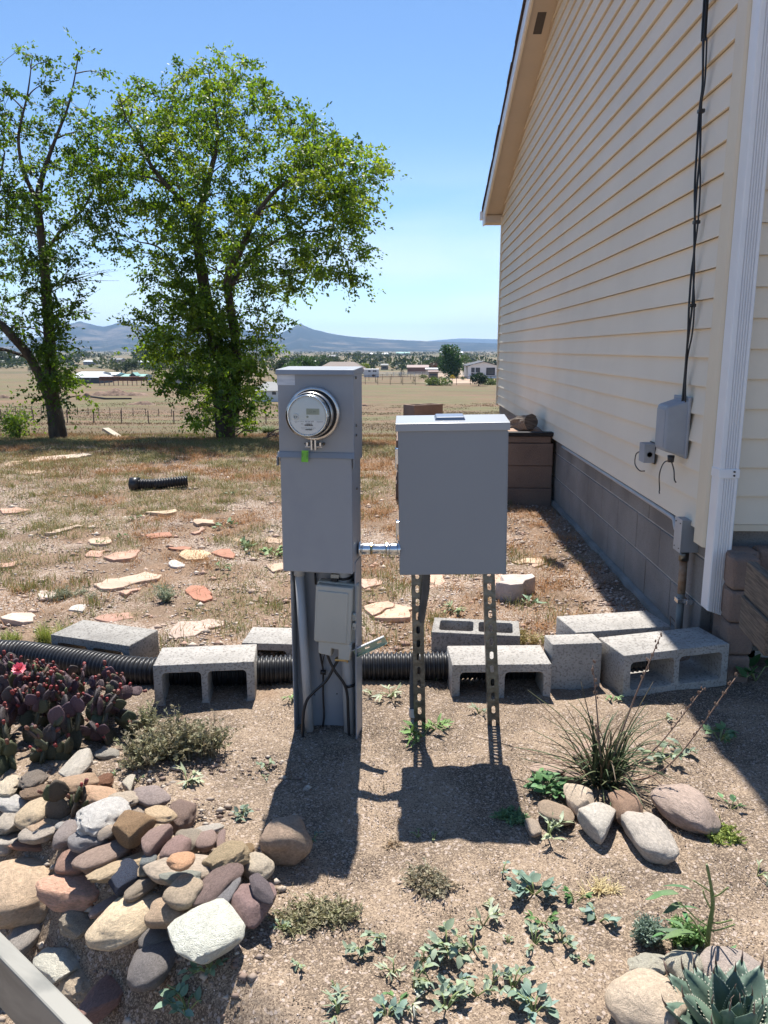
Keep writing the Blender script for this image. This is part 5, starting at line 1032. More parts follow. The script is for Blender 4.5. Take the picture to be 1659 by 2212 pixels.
for lab, px, py, r, kd, c, n in [
 ('leafy green dandelion at the foot of the left strut', 912, 1590, 34, 'long', (.11, .19, .06), 34), ('yellow budded green weed right of the left strut foot', 945, 1578, 26, 'long', (.13, .22, .06), 24), ('silvery weed on the sand between post and strut', 845, 1505, 24, 'long', PAL, 28), ('small silvery weed left of the one between post and strut', 802, 1498, 15, 'long', PAL, 14),
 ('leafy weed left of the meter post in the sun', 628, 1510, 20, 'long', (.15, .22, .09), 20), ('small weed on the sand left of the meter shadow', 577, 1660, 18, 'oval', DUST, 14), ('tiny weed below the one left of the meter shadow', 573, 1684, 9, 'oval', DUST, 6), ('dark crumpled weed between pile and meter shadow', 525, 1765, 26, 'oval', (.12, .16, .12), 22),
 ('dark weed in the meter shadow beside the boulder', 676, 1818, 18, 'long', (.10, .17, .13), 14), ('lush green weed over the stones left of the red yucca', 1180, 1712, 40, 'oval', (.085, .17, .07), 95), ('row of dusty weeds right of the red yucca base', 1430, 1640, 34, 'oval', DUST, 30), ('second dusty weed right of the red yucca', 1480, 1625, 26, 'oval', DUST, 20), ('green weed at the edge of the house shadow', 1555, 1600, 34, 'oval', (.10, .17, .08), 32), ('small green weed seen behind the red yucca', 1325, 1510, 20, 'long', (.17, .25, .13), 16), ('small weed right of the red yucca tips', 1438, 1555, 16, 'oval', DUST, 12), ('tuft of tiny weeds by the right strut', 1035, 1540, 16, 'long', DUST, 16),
 ('grey-green weed near the white boulder front', 455, 2098, 36, 'oval', (.15, .225, .15), 44), ('large grey-green weed at the bottom near the pile', 405, 2182, 44, 'oval', (.15, .225, .15), 46), ('small weed behind the tan boulder', 62, 1950, 14, 'oval', (.14, .22, .12), 12), ('tiny bluish weed among the upper rocks', 248, 1678, 11, 'oval', BLUE, 10), ('green sprig beside the pointed pale stone', 298, 1686, 14, 'oval', (.12, .2, .1), 10), ('weed at the far right of the white boulder', 608, 2012, 18, 'oval', DUST, 14),
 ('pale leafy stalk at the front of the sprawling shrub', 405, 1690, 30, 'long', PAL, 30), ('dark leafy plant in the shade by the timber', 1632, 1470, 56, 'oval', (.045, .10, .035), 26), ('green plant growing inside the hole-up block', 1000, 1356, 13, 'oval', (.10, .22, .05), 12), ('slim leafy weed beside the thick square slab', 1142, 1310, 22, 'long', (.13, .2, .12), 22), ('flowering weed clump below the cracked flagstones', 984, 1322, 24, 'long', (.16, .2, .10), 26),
 ('leafy weed left of the meter cover in the yard', 528, 1190, 24, 'oval', (.15, .2, .10), 30), ('second leafy weed close to the meter cover', 590, 1200, 26, 'oval', (.16, .22, .09), 34), ('green weed below the orange brown flagstone', 478, 1232, 18, 'oval', (.15, .2, .10), 22), ('green weed above the orange brown flagstone', 488, 1142, 20, 'oval', (.13, .18, .09), 24), ('green sprig on the cream flagstone', 214, 1178, 12, 'oval', (.1, .17, .06), 14), ('small green weed left of the oval reddish flagstone', 265, 1160, 12, 'oval', (.1, .17, .06), 12), ('small green weed near the short pipe', 292, 1124, 12, 'oval', (.10, .17, .07), 12), ('grey weed clump right of the short pipe', 498, 1070, 14, 'oval', (.15, .18, .11), 14)]:
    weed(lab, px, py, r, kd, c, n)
# wispy clumps: many thin stems; each is one plant
def wisp(label, px, py, rx, h, n, c1, c2, cat='shrub', name='dry_shrub', w_=.0016, droop=.4, leafy=0, lay=1.0, group=None):
    p = G(px, py); s = depth(p)/F; rx *= s; h *= s; rd = np.random.default_rng(abs(hash(label)) % 1000 if False else sum(map(ord, label))); vs_, ts, cs = [], [], []; hubs = [(0, 0)] if n < 100 or w_ > .0017 else [(rd.uniform(-.75, .75), rd.uniform(-.45, .45)) for _ in range(7)]
    for k in range(n):
        a = rd.uniform(0, 6.283); hub = hubs[rd.integers(0, len(hubs))]; q = np.array([hub[0]*rx, hub[1]*rx, -.004])+np.array([rd.normal()*rx*.10, rd.normal()*rx*.10, 0]); L_ = rd.uniform(.5, 1.0); hz = rx*L_*rd.uniform(.3, 1.0)*lay*(1 if len(hubs) == 1 else .55); vt = h*L_*rd.uniform(.35, 1.0)
        col_ = np.array(c1)*(1-(u_ := rd.random()))+np.array(c2)*u_; col_ = col_*rd.uniform(1.0, 1.7); side = np.array([-math.sin(a), math.cos(a), 0]); pts = []
        for i in range(5):
            t = i/4; pts.append(q+np.array([math.cos(a)*hz*t, math.sin(a)*hz*t, vt*(t-droop*t*t)])+rd.normal(0, .02, 3)*rx*t)
        b = len(vs_)
        for i, pt in enumerate(pts): wd_ = w_*(1-.7*i/4); vs_ += [pt-side*wd_, pt+side*wd_]; cs += [col_, col_]
        for i in range(4): o_ = b+i*2; ts += [(o_, o_+1, o_+3), (o_, o_+3, o_+2)]
        for j in range(leafy):
            t = rd.uniform(.25, 1); i = min(3, int(t*4)); pt = pts[i]+(pts[i+1]-pts[i])*(t*4-i); d = rd.normal(0, 1, 3); d[2] = abs(d[2])*.6; d /= np.linalg.norm(d); l_ = rd.uniform(.006, .014)*(1 if rx < .15 else 1.3); sd_ = np.cross(d, rd.normal(0, 1, 3)); sd_ /= np.linalg.norm(sd_)+1e-6; b2 = len(vs_)
            vs_ += [pt, pt+d*l_*.5+sd_*l_*.22, pt+d*l_, pt+d*l_*.5-sd_*l_*.22]; cc = col_*rd.uniform(.8, 1.3); cs += [cc]*4; ts += [(b2, b2+1, b2+2), (b2, b2+2, b2+3)]
    o = link(name, fast(name, np.array(vs_), np.array(ts), np.array(cs)), 'drygrass'); o.location = p; return tag(o, label, cat, group)
DG, DB, DS = (.17, .18, .11), (.25, .19, .12), (.38, .30, .17)
wisp('sprawling grey-green shrub with dry seed heads right of the cactus', 370, 1640, 120, 150, 520, (.17, .175, .10), (.22, .185, .125), leafy=16)
wisp('taller leafy sprig at the left of the sprawling shrub', 322, 1585, 32, 130, 60, (.20, .22, .12), (.24, .22, .13), leafy=18)
wisp('low twiggy dry patch right of the rock pile', 676, 1990, 92, 50, 420, (.23, .20, .135), (.19, .19, .10), leafy=8, lay=1.2)
wisp('matted grey green tuft below the panel shadow', 905, 1905, 72, 40, 360, (.22, .215, .15), (.25, .20, .14), leafy=9, lay=1.2)
wisp('small dry twigs above the matted tuft', 850, 1830, 34, 30, 60, (.25, .18, .12), DB, leafy=3)
wisp('straw coloured dry grass clump right of the panel shadow', 1290, 1920, 50, 40, 190, (.48, .40, .22), (.40, .33, .19), cat='grass clump', name='grass_clump', lay=1.3)
wisp('blue-green needle-leafed clump behind the white quartz', 1400, 2035, 52, 105, 420, (.12, .175, .14), (.17, .22, .17), cat='plant', name='needle_plant', w_=.0018, leafy=5, lay=.8)
wisp('bright green ferny weed beside the tall stalk', 1490, 2035, 44, 95, 120, (.11, .20, .07), (.16, .25, .09), cat='weed', name='weed', leafy=16)
wisp('yellow-green feathery weed under the mauve boulder', 1553, 1805, 50, 36, 160, (.17, .22, .05), (.22, .26, .07), cat='weed', name='weed', leafy=10)
wisp('feathery green weed in the panel shadow edge', 1115, 1765, 46, 26, 150, (.10, .18, .09), (.14, .22, .10), cat='weed', name='weed', leafy=9)
wisp('long-bladed grass tuft in front of the pipe by the left strut', 938, 1468, 38, 60, 34, (.17, .20, .10), (.25, .26, .15), cat='grass clump', name='grass_clump', w_=.0022)
wisp('bright green grass clump behind the left rear block', 128, 1385, 60, 85, 480, (.17, .24, .045), (.30, .30, .10), cat='grass clump', name='grass_clump')
wisp('smaller bright grass clump at the left of the pipe', 34, 1385, 38, 50, 240, (.17, .23, .05), (.28, .28, .10), cat='grass clump', name='grass_clump')
wisp('tall silvery weed left of the brick red flagstone', 358, 1300, 34, 75, 90, (.20, .24, .17), (.24, .26, .18), cat='weed', name='weed', leafy=14)
wisp('grey grassy weed mound above the cream flagstone', 165, 1290, 50, 40, 200, (.17, .19, .14), (.24, .24, .16), cat='weed', name='weed', leafy=6)
wisp('dry branching weed in front of the flat pale block', 1355, 1390, 34, 70, 26, (.27, .19, .12), (.22, .15, .10), leafy=10)
wisp('tangle of dry weeds left of the square half block', 1140, 1385, 50, 60, 190, (.33, .24, .12), (.22, .22, .10), leafy=7)
wisp('dry weed tangle behind the front left block', 235, 1415, 40, 50, 90, (.38, .29, .15), (.28, .22, .12), leafy=8)
wisp('thin dry stalk by the panel in the shade of the planter', 1135, 1085, 18, 26, 30, (.32, .2, .12), DB, leafy=5)
# tall green stalk with bare side branches (bottom right)
ts_ = thing('stalk_plant', 'tall bare green stalk with stubby side branches behind the agave stones', 'plant'); b0 = G(X4(1310), Y4(905)); s = depth(b0)/F
YS = b0.y
def sp_(x, y, dy=0.): return V(X4(x), Y4(y), YS+dy)
MB().tube(bez([b0-Vector((0, 0, .02)), sp_(1322, 760), sp_(1345, 600), sp_(1332, 480), sp_(1310, 372)], 6), [.0062]*4+[.0055]*6+[.0046]*6+[.0032]*8+[.002], 8).build('stem', mat('stalk_skin', (.13, .17, .055), (.17, .20, .08), 30, .5), ts_)
for pts in ([(1338, 560), (1380, 545), (1432, 505)], [(1335, 705), (1390, 705), (1455, 688)], [(1330, 750), (1380, 745), (1470, 715)], [(1326, 525), (1290, 500), (1235, 465)], [(1320, 725), (1250, 680), (1190, 620), (1150, 590)], [(1322, 830), (1280, 770), (1240, 700), (1205, 660)], [(1330, 620), (1300, 560), (1290, 520)]):
    MB().tube(bez([sp_(x, y, -.02*i) for i, (x, y) in enumerate(pts)], 5), .0018, 6).build('side_branch', 'stem', ts_)
rd = random.Random(5)
for (x, y, sz, az) in ((1150, 540, .055, 170), (1090, 530, .05, 185), (1230, 520, .06, 160), (1170, 590, .05, 200), (1180, 640, .04, 260), (1270, 630, .05, 180), (1240, 760, .085, 200), (1200, 780, .06, 160), (1350, 840, .06, 280), (1180, 740, .05, 120), (1260, 830, .05, 220), (1360, 870, .05, 300), (1100, 770, .05, 200), (1160, 830, .06, 250), (1420, 880, .035, 30), (1430, 860, .03, 100)):
    o = link('leaf', rd.choice(LN), None, ts_); o.location = sp_(x, y, rd.uniform(-.03, .02)); o.scale = (sz,)*3; o.rotation_euler = (rd.uniform(-.4, .4), rd.uniform(-.5, .4), R(az)); o.color = (.11*rd.uniform(.8, 1.2), .20*rd.uniform(.8, 1.2), .085, 1)
# ------------------------------------------------ prickly pears
def pad_mesh(seed):
    rd = random.Random(seed); mb = MB(); nu, nv = 14, 9
    for i in range(nv+1):
        t = i/nv; w_ = (math.sin(math.pi*min(max(t, 0.02), .985)**.85))**.62*.5*(1+.05*rd.uniform(-1, 1))
        for k in range(nu): q = 2*math.pi*k/nu; mb.v.append((w_*math.cos(q), .13*math.sin(q)*(.4+w_*1.1), t*1.12))
    for i in range(nv):
        for k in range(nu): mb.f.append((i*nu+k, i*nu+(k+1) % nu, (i+1)*nu+(k+1) % nu, (i+1)*nu+k)); mb.s.append(True)
    mb.f.append(tuple(range(nu))[::-1]); mb.s.append(True); mb.f.append(tuple(nv*nu+k for k in range(nu))); mb.s.append(True)
    for k in range(40):       # areoles with short spines
        t = rd.uniform(.12, 1.02); side = rd.choice((-1, 1)); wv = .5*math.sin(math.pi*min(t/1.12, .98)**.85)**.62; x = rd.uniform(-.85, .85)*wv; y = side*.13*(.4+wv*1.1)*math.sqrt(max(0, 1-(x/max(wv, .01))**2)); b = len(mb.v); d = Vector((x*.6, side*.16, .05+.1*rd.random())); q = Vector((x, y, t)); n = Vector((rd.uniform(-.02, .02), 0, .015)); mb.v += [tuple(q-n), tuple(q+n), tuple(q+d)]; mb.f.append((b, b+1, b+2)); mb.s.append(False)
    me = mb.mesh('pad'); me.materials.append(M['pad']); return me
PADS = [pad_mesh(s) for s in range(5)]
bm_ = MB().lathe([(0, 0), (.30, .08), (.42, .35), (.45, .7), (.38, .95), (.2, 1.02), (0, .95)], 8, 'z').mesh('bud'); bm_.materials.append(M['bud'])
def cactus(label, bases, levels, psize, cols, nb, seed, name='prickly_pear', dens=1.0):
    rd = random.Random(seed); c0 = bases[0][0]; t_ = thing(name, label, 'cactus', c0); tips = []
    def add(p, size, d, yaw, lv, mxl):
        o = link('pad', rd.choice(PADS), None, t_); o.scale = (size*rd.uniform(.85, 1.05), size*1.0, size*rd.uniform(.85, 1.05)); o.location = p-c0
        rot = d.to_track_quat('Z', 'Y').to_matrix() @ Matrix.Rotation(yaw, 3, 'Z'); o.rotation_euler = rot.to_euler()
        c = rd.choice(cols[min(lv, len(cols)-1)]); v = rd.uniform(.8, 1.25); o.color = (c[0]*v, c[1]*v, c[2]*v, 1)
        tip = p+rot @ Vector((0, 0, size*1.05)); tips.append((p, rot, size, lv))
        if lv < mxl:
            for k in range(rd.choice((1, 2, 2, 3)) if lv else rd.choice((2, 3))):
                f = rd.uniform(-.42, .42); q = p+rot @ Vector((f*size, 0, size*(1.02-abs(f)*.9))); nd = (rot @ Vector((f*1.3, rd.uniform(-.5, .5), 1))).normalized(); nd = (nd+Vector((0, 0, .25))).normalized(); add(q, size*rd.uniform(.72, .95), nd, yaw+rd.uniform(-1., 1.), lv+1, mxl)
    for (b, mxl, sz) in bases: add(b-Vector((0, 0, .012)), sz, Vector((rd.uniform(-.5, .5), rd.uniform(-.5, .3), 1)).normalized(), rd.uniform(0, 3.14), 0, mxl)
    tt = [t for t in tips if t[3] >= 1]; rd.shuffle(tt)
    for (p, rot, size, lv) in (tt*3)[:nb]:
        f = rd.uniform(-.42, .42); o = link('bud', bm_, None, t_); s_ = rd.uniform(.010, .015); o.scale = (s_, s_, s_*1.35); o.location = p+rot @ Vector((f*size, 0, size*(1.08-abs(f)*.85)))-c0; o.rotation_euler = (rot @ Matrix.Rotation(f*1.4, 3, 'Y')).to_euler(); c = rd.choice(((.24, .045, .04), (.20, .06, .05), (.18, .08, .055), (.30, .045, .045))); o.color = (*c, 1)
    return t_, c0
PUR = [(.10, .06, .08), (.085, .07, .07), (.115, .07, .08), (.09, .095, .06)]; DGN = [(.075, .095, .055), (.09, .09, .06), (.07, .08, .055)]; TIP = [(.13, .15, .07), (.11, .08, .085), (.13, .11, .07), (.12, .07, .09)]
bs = []
rd = random.Random(11)
for (px, py, lv, s) in [(20, 1640, 2, .085), (60, 1600, 3, .075), (95, 1640, 2, .08), (110, 1570, 3, .075), (150, 1620, 2, .08), (160, 1560, 3, .075), (200, 1600, 2, .078), (215, 1550, 3, .07), (250, 1600, 2, .07), (270, 1570, 2, .07), (10, 1570, 3, .08), (40, 1540, 3, .075), (90, 1540, 3, .07), (140, 1530, 3, .07), (185, 1520, 3, .068), (-20, 1600, 3, .08), (235, 1580, 2, .07), (5, 1600, 2, .085), (285, 1590, 1, .065), (130, 1590, 3, .075), (60, 1560, 3, .07), (-40, 1560, 3, .08), (30, 1520, 3, .068), (255, 1545, 2, .065)]:
    bs.append((G(px, py), lv, s))
ct_, c0 = cactus('large purple and green prickly pear clump with red buds and one pink flower', bs, 3, .07, [DGN, DGN+PUR, PUR, PUR+TIP], 230, 4)
fl = V(43, 1448, G(43, 1560).y-.03)
mb = MB(); rd = random.Random(3)
for ring_, (n, r_, z_, tl_) in enumerate(((9, .026, .004, .25), (8, .020, .010, .7), (6, .012, .014, 1.1))):
    for k in range(n):
        a = 6.283*k/n+ring_*.4; b = len(mb.v); c_, s_ = math.cos(a), math.sin(a); w_ = .010
        mb.v += [(0, 0, 0), (c_*r_*.6-s_*w_, s_*r_*.6+c_*w_, z_+r_*tl_*.5), (c_*r_, s_*r_, z_+r_*tl_), (c_*r_*.6+s_*w_, s_*r_*.6-c_*w_, z_+r_*tl_*.5)]; mb.f += [(b, b+1, b+2), (b, b+2, b+3)]; mb.s += [False]*2
o = mb.build('flower', 'petal', ct_); o.location = fl-c0; o.rotation_euler = (R(35), 0, 0)
c1, _ = cactus('small single prickly pear with round green pads among the upper rocks', [(G(135, 1768), 1, .07), (G(160, 1762), 1, .055), (G(178, 1755), 1, .045)], 1, .06, [[(.11, .09, .07)], [(.085, .10, .05), (.09, .07, .05)]], 4, 21)
c2, _ = cactus('little prickly pear pads lying left of the white stone', [(G(12, 1668), 1, .065), (G(30, 1660), 1, .06)], 1, .05, [[(.07, .085, .045)], [(.09, .10, .05)]], 3, 8)
c3, _ = cactus('short prickly pear cluster behind the log-shaped cobble', [(G(122, 1640), 1, .055), (G(140, 1645), 1, .05), (G(150, 1640), 1, .045)], 1, .05, [[(.06, .07, .04)], [(.09, .09, .05)]], 6, 31)
# ------------------------------------------------ red yucca (long arching leaves, brown flower stalks)
hb = G(1303, 1695); hy = thing('red_yucca', 'red yucca with narrow arching leaves and brown flower stalks ringed by stones', 'plant', hb); rd = random.Random(9)
def blade(pts, wd, m, nm='leaf', fold=.5, colr=None):
    pts = bez(pts, 6); vs_, fs_ = [], []
    for i, p in enumerate(pts):
        t = i/(len(pts)-1); d = (pts[min(i+1, len(pts)-1)]-pts[max(i-1, 0)]).normalized(); s_ = d.cross(Vector((0, 0, 1))); s_ = s_.normalized() if s_.length > 1e-4 else Vector((1, 0, 0)); nn = s_.cross(d); w_ = wd*(1-t)**.6*(.6+.4*min(1, t*6))
        vs_ += [tuple(p-s_*w_+nn*w_*fold), tuple(p), tuple(p+s_*w_+nn*w_*fold)]
    for i in range(len(pts)-1):
        for s in (0, 1): a = i*3+s; fs_.append((a, a+1, a+4, a+3))
    me = bpy.data.meshes.new(nm); me.from_pydata(vs_, [], fs_); smooth(me); me.update(); o = link(nm, me, m, hy)
    if colr: o.color = (*colr, 1)
    sm_ = o.modifiers.new('t', 'SOLIDIFY'); sm_.thickness = .0012; return o
for k in range(160):
    a = rd.uniform(0, 6.283); L_ = rd.uniform(.10, .30); e = rd.uniform(.25, 1.3); hz = L_*math.cos(e); vt = L_*math.sin(e); b = Vector((rd.uniform(-.035, .035), rd.uniform(-.03, .03), -.005)); d = Vector((math.cos(a), math.sin(a), 0))
    c = rd.choice(((.09, .11, .05), (.11, .13, .06), (.14, .10, .06), (.07, .10, .045), (.13, .14, .07), (.08, .12, .055)))
    blade([b, b+d*hz*.45+Vector((0, 0, vt*.65)), b+d*hz*1.0+Vector((0, 0, vt*rd.uniform(.55, 1.0)))], rd.uniform(.0022, .0036), 'leafobj', colr=c)
for (px, py, dy, mid) in [(1140, 1490, .10, .25), (1446, 1549, .05, .35), (1105, 1628, .0, .2), (1145, 1655, -.03, .2), (1505, 1789, -.16, .45), (1411, 1472, .08, .1), (1255, 1472, .1, .05), (1017, 1589, .10, .1), (1170, 1545, .12, .2), (1375, 1500, .1, .15), (1480, 1560, .1, .2), (1220, 1520, .05, .1), (1470, 1700, -.05, .3)]:
    e = V(px, py, hb.y+dy)-hb; blade([Vector((0, 0, 0)), e*.45+Vector((0, 0, mid*.22)), e], .0030, 'leafobj', colr=rd.choice(((.15, .12, .07), (.11, .12, .06), (.18, .11, .08))))
for (px, py, dy, bow) in [(1426, 1375, .05, .02), (1281, 1437, .08, .0), (1593, 1459, .05, -.12), (1519, 1488, .08, -.05), (1287, 1570, -.02, .02)]:
    e = V(px, py, hb.y+dy)-hb; pts = bez([Vector((0, 0, 0)), e*.5+Vector((.0, 0, bow)), e], 10); MB().tube(pts, [.0035*(1-.6*i/len(pts)) for i in range(len(pts))], 6).build('flower_stalk', 'drystem', hy); mb = MB()
    for i in range(int(len(pts)*.68), len(pts)):
        for q in range(2): v_ = pts[i]+Vector((rd.uniform(-.006, .006), rd.uniform(-.006, .006), rd.uniform(-.004, .008))); mb.lathe([(0, 0), (.003, .003), (.002, .009), (0, .011)], 5, 'z', tuple(v_))
    mb.build('seed_pods', 'drystem', hy)
# ------------------------------------------------ agave
ab = G(1578, 2275); ag = thing('agave', 'spiny blue-green agave rosette at the bottom right corner', 'agave', ab); rd = random.Random(2)
def agleaf(L_, W_, nm='leaf'):
    vs_, fs_ = [], []; n = 8
    for i in range(n+1):
        t = i/n; w_ = W_/2*(.62+1.1*t-1.72*t**2.3 if t < .93 else .10); w_ = max(w_, W_*.03); up_ = .22*L_*t*t
        for s in (-1, -.5, 0, .5, 1): vs_.append((L_*t, s*w_, up_+abs(s)**1.5*w_*.55))
        for s in (1, .5, 0, -.5, -1): vs_.append((L_*t, s*w_*.97, up_+abs(s)**1.5*w_*.55-(.016*(1-abs(s)**2)*(1-t*.8)+.002)))
    for i in range(n):
        for k in range(10): a = i*10+k; b = i*10+(k+1) % 10; fs_.append((a, b, b+10, a+10))
    fs_.append(tuple(n*10+k for k in range(10))); me = bpy.data.meshes.new(nm); me.from_pydata(vs_, [], fs_); smooth(me); me.update(); me.materials.append(M['agave']); return me
AL = [agleaf(.15, .088), agleaf(.16, .10), agleaf(.13, .08)]
spm = MB().tube([(0, 0, 0), (.015, 0, .003), (.034, .001, .012)], [.0034, .002, .0003], 6).mesh('spine'); spm.materials.append(M['spine'])
def margin(L_, W_):
    mb = MB(); n = 14
    for s in (-1, 1):
        for i in range(n):
            t = .12+.8*i/n; w_ = W_/2*(.62+1.1*t-1.72*t**2.3); z = .22*L_*t*t+w_*.55; b = len(mb.v); x = L_*t; mb.v += [(x-.002, s*w_, z), (x+.003, s*w_, z), (x+.0015, s*(w_+.004), z+.001)]; mb.f.append((b, b+1, b+2)); mb.s.append(False)
    me = mb.mesh('teeth'); me.materials.append(M['margin']); return me
MG = [margin(.15, .088), margin(.16, .10), margin(.13, .08)]
k = 0
for ring_, (n, el_, sc_, r0) in enumerate(((9, 6, 1.05, .028), (9, 22, 1.05, .022), (8, 38, 1.0, .016), (7, 54, .82, .010), (4, 72, .6, .004))):
    for j in range(n):
        a = 6.283*(j+.5*(ring_ % 2))/n+rd.uniform(-.1, .1); i_ = k % 3; k += 1; o = link('leaf', AL[i_], None, ag); rot = Matrix.Rotation(a, 3, 'Z') @ Matrix.Rotation(-R(el_+rd.uniform(-4, 4)), 3, 'Y'); s_ = .80*sc_*rd.uniform(.93, 1.07); o.rotation_euler = rot.to_euler(); o.scale = (s_,)*3; o.location = Vector((math.cos(a)*r0, math.sin(a)*r0, .012+ring_*.010)); v = rd.uniform(.85, 1.15); o.color = (.115*v, .17*v, .13*v, 1)
        L_ = (.15, .16, .13)[i_]; q = link('spine', spm, None, o); q.location = (L_*.985, 0, .22*L_-.001); q.rotation_euler = (0, R(-22), 0); q = link('teeth', MG[i_], None, o)

# ============================================================ GRASS, LITTER, GRAVEL (nobody could count them)
def scatter(n, x0, x1, y0, y1, bias=1.0):
    u = rng.random(n)**bias; y = y0+(y1-y0)*u; x = x0+(x1-x0)*rng.random(n); return x, y
def keep(x, y, mx=.64, pad=.5): return (np.abs(x+.033*y) < mx*y*.80+pad)
def blades(x, y, h, w_, cols, lean=.5, name='dry_grass', label=None, cat=None, m='drygrass', curl=.5):
    n = len(x); z = gz_np(x, y); base = np.stack([x, y, z-.004], -1); a = rng.random(n)*6.283; d = np.stack([np.cos(a), np.sin(a), np.zeros(n)], -1); sd_ = np.stack([-np.sin(a), np.cos(a), np.zeros(n)], -1)
    sd_ = np.where((rng.random(n) < .5)[:, None], sd_, np.array([1., 0, 0])); ln = (rng.random(n)*lean*h)[:, None]; up_ = np.array([0, 0, 1.]); hh = h[:, None]; ww = w_[:, None]
    mid = base+d*ln*.45+up_*hh*.6; tip = base+d*ln*(1+curl)+up_*hh*(1-curl*.3*rng.random((n, 1)))
    v = np.stack([base-sd_*ww, base+sd_*ww, mid-sd_*ww*.7, mid+sd_*ww*.7, tip], 1).reshape(-1, 3); b = (np.arange(n)*5)[:, None]
    t = np.concatenate([b+np.array([[0, 1, 3]]), b+np.array([[0, 3, 2]]), b+np.array([[2, 3, 4]])]); c = np.repeat(cols, 5, axis=0)
    o = link(name, fast(name, v, t, c), m); return tag(o, label, cat, None, 'stuff')
def pal(n, cols, var=.25):
    cols = np.array(cols); c = cols[rng.integers(0, len(cols), n)]; return c*(1+var*(rng.random((n, 1))*2-1))
def clump(n, k, x0, x1, y0, y1, r, bias=1.0):
    cx, cy = scatter(k, x0, x1, y0, y1, bias); i = rng.integers(0, k, n); s = r*(.5+rng.random(k))[i]; return cx[i]+rng.normal(0, 1, n)*s, cy[i]+rng.normal(0, 1, n)*s
ORG, STR, GRS, BRW = (.40, .20, .08), (.40, .28, .15), (.17, .185, .055), (.26, .15, .075)
x, y = clump(230000, 3600, -9, 1.15, 3.15, 13.5, .07, .9); ok = keep(x, y) & (y > 3.1) & ((x < .95) | (y < 6.4)) & (x < 1.18); x, y = x[ok], y[ok]
far_ = (y-3)/10; h = (.008+.034*rng.random(len(x)))*(1+.7*far_); gsel = np.array([noise.noise(Vector((a*.9, b*.9, 2))) for a, b in zip(x, y)]); c = pal(len(x), [ORG, ORG, STR, BRW, ORG]); c2_ = pal(len(x), [GRS, STR, (.20, .20, .08)]); left = np.clip((-.1-x)*.22, -.05, .35); c = np.where((gsel > .16-left)[:, None], c2_, c)
blades(x, y, h, .0014+.0011*far_, c, 2.2, 'dry_grass', 'short dry weeds and grass covering the gravel yard', 'grass')
x, y = clump(60000, 900, -11, 6, 8, 17, .2); ok = keep(x, y) & ((x < 1.0) | (y > 11.3)); x, y = x[ok], y[ok]; h = .022+.05*rng.random(len(x)); gs = np.array([noise.noise(Vector((a*.5, b*.5, 7))) for a, b in zip(x, y)]); c = pal(len(x), [STR, (.28, .17, .09), BRW, (.33, .22, .12)]); c = np.where((gs > .12)[:, None], pal(len(x), [(.17, .175, .065), (.27, .25, .11)]), c)
blades(x, y, h, np.full(len(x), .0035), c, .6, 'meadow_grass', 'taller straw and green grass toward the trees', 'grass')
x, y = clump(60000, 1600, -60, 60, 17, 110, 1.1, 1.5); ok = keep(x, y, .66, 2); x, y = x[ok], y[ok]; h = (.04+.09*rng.random(len(x)))*(.6+y*.008); c = pal(len(x), [(.20, .135, .08), (.18, .115, .07), (.14, .09, .055), (.11, .10, .045)])
blades(x, y, h, .005+.00022*y, c, 1.4, 'field_grass', 'tawny grass of the fields beyond the trees', 'grass')
x, y = clump(20000, 260, -9, 1.1, 3.2, 9, .06, 1.0); ok = keep(x, y) & (x < .9); x, y = x[ok], y[ok]; h = .03+.05*rng.random(len(x)); blades(x, y, h, np.full(len(x), .0015), pal(len(x), [STR, GRS, GRS, (.24, .27, .10)]), .9, 'grass_tufts', 'thin upright grass tufts between the flagstones', 'grass')
x, y = clump(2600, 260, -1.6, 1.6, 1.25, 2.9, .03); h = .006+.012*rng.random(len(x)); blades(x, y, h, np.full(len(x), .0009), pal(len(x), [(.28, .2, .13), (.2, .17, .1)]), 1.6, 'dry_litter', 'bits of dry plant litter on the sand', 'litter')
# crumbs of gravel
def gravel(n, x0, x1, y0, y1, s0, s1, cols, name, label, bias=1., cond=None, sink=.3):
    x, y = scatter(n, x0, x1, y0, y1, bias); ok = keep(x, y, .66, .3)
    if cond is not None: ok &= cond(x, y)
    x, y = x[ok], y[ok]; n = len(x); z = gz_np(x, y); s = s0+(s1-s0)*rng.random(n)**2.5
    ico = np.array([(0, 0, 1), (1, 0, 0), (0, 1, 0), (-1, 0, 0), (0, -1, 0), (0, 0, -.6)], float); tri = np.array([(0, 1, 2), (0, 2, 3), (0, 3, 4), (0, 4, 1), (5, 2, 1), (5, 3, 2), (5, 4, 3), (5, 1, 4)])
    v = ico[None]*(1+.35*(rng.random((n, 6, 1))-.5)); a = rng.random(n)*6.283; ca, sa = np.cos(a)[:, None], np.sin(a)[:, None]; v = np.stack([v[..., 0]*ca-v[..., 1]*sa, (v[..., 0]*sa+v[..., 1]*ca)*(.6+.4*rng.random((n, 1))), v[..., 2]*(.35+.4*rng.random((n, 1)))], -1)*s[:, None, None]
    v = v+np.stack([x, y, z+s*sink*.3], -1)[:, None]; t = (np.arange(n)*6)[:, None, None]+tri[None]; c = np.repeat(pal(n, cols), 6, axis=0)
    o = link(name, fast(name, v.reshape(-1, 3), t.reshape(-1, 3), c), 'grit'); tag(o, label, 'gravel', None, 'stuff')
gm2 = leafmat('grit', 0.0, .9); M['grit'] = gm2
gravel(90000, -1.9, 1.9, 1.2, 3.1, .0010, .0032, [(.50, .39, .29), (.32, .24, .17), (.14, .10, .08), (.40, .29, .23), (.60, .52, .47)], 'coarse_sand_grains', 'coarse pinkish granite grains on the bed', .9)
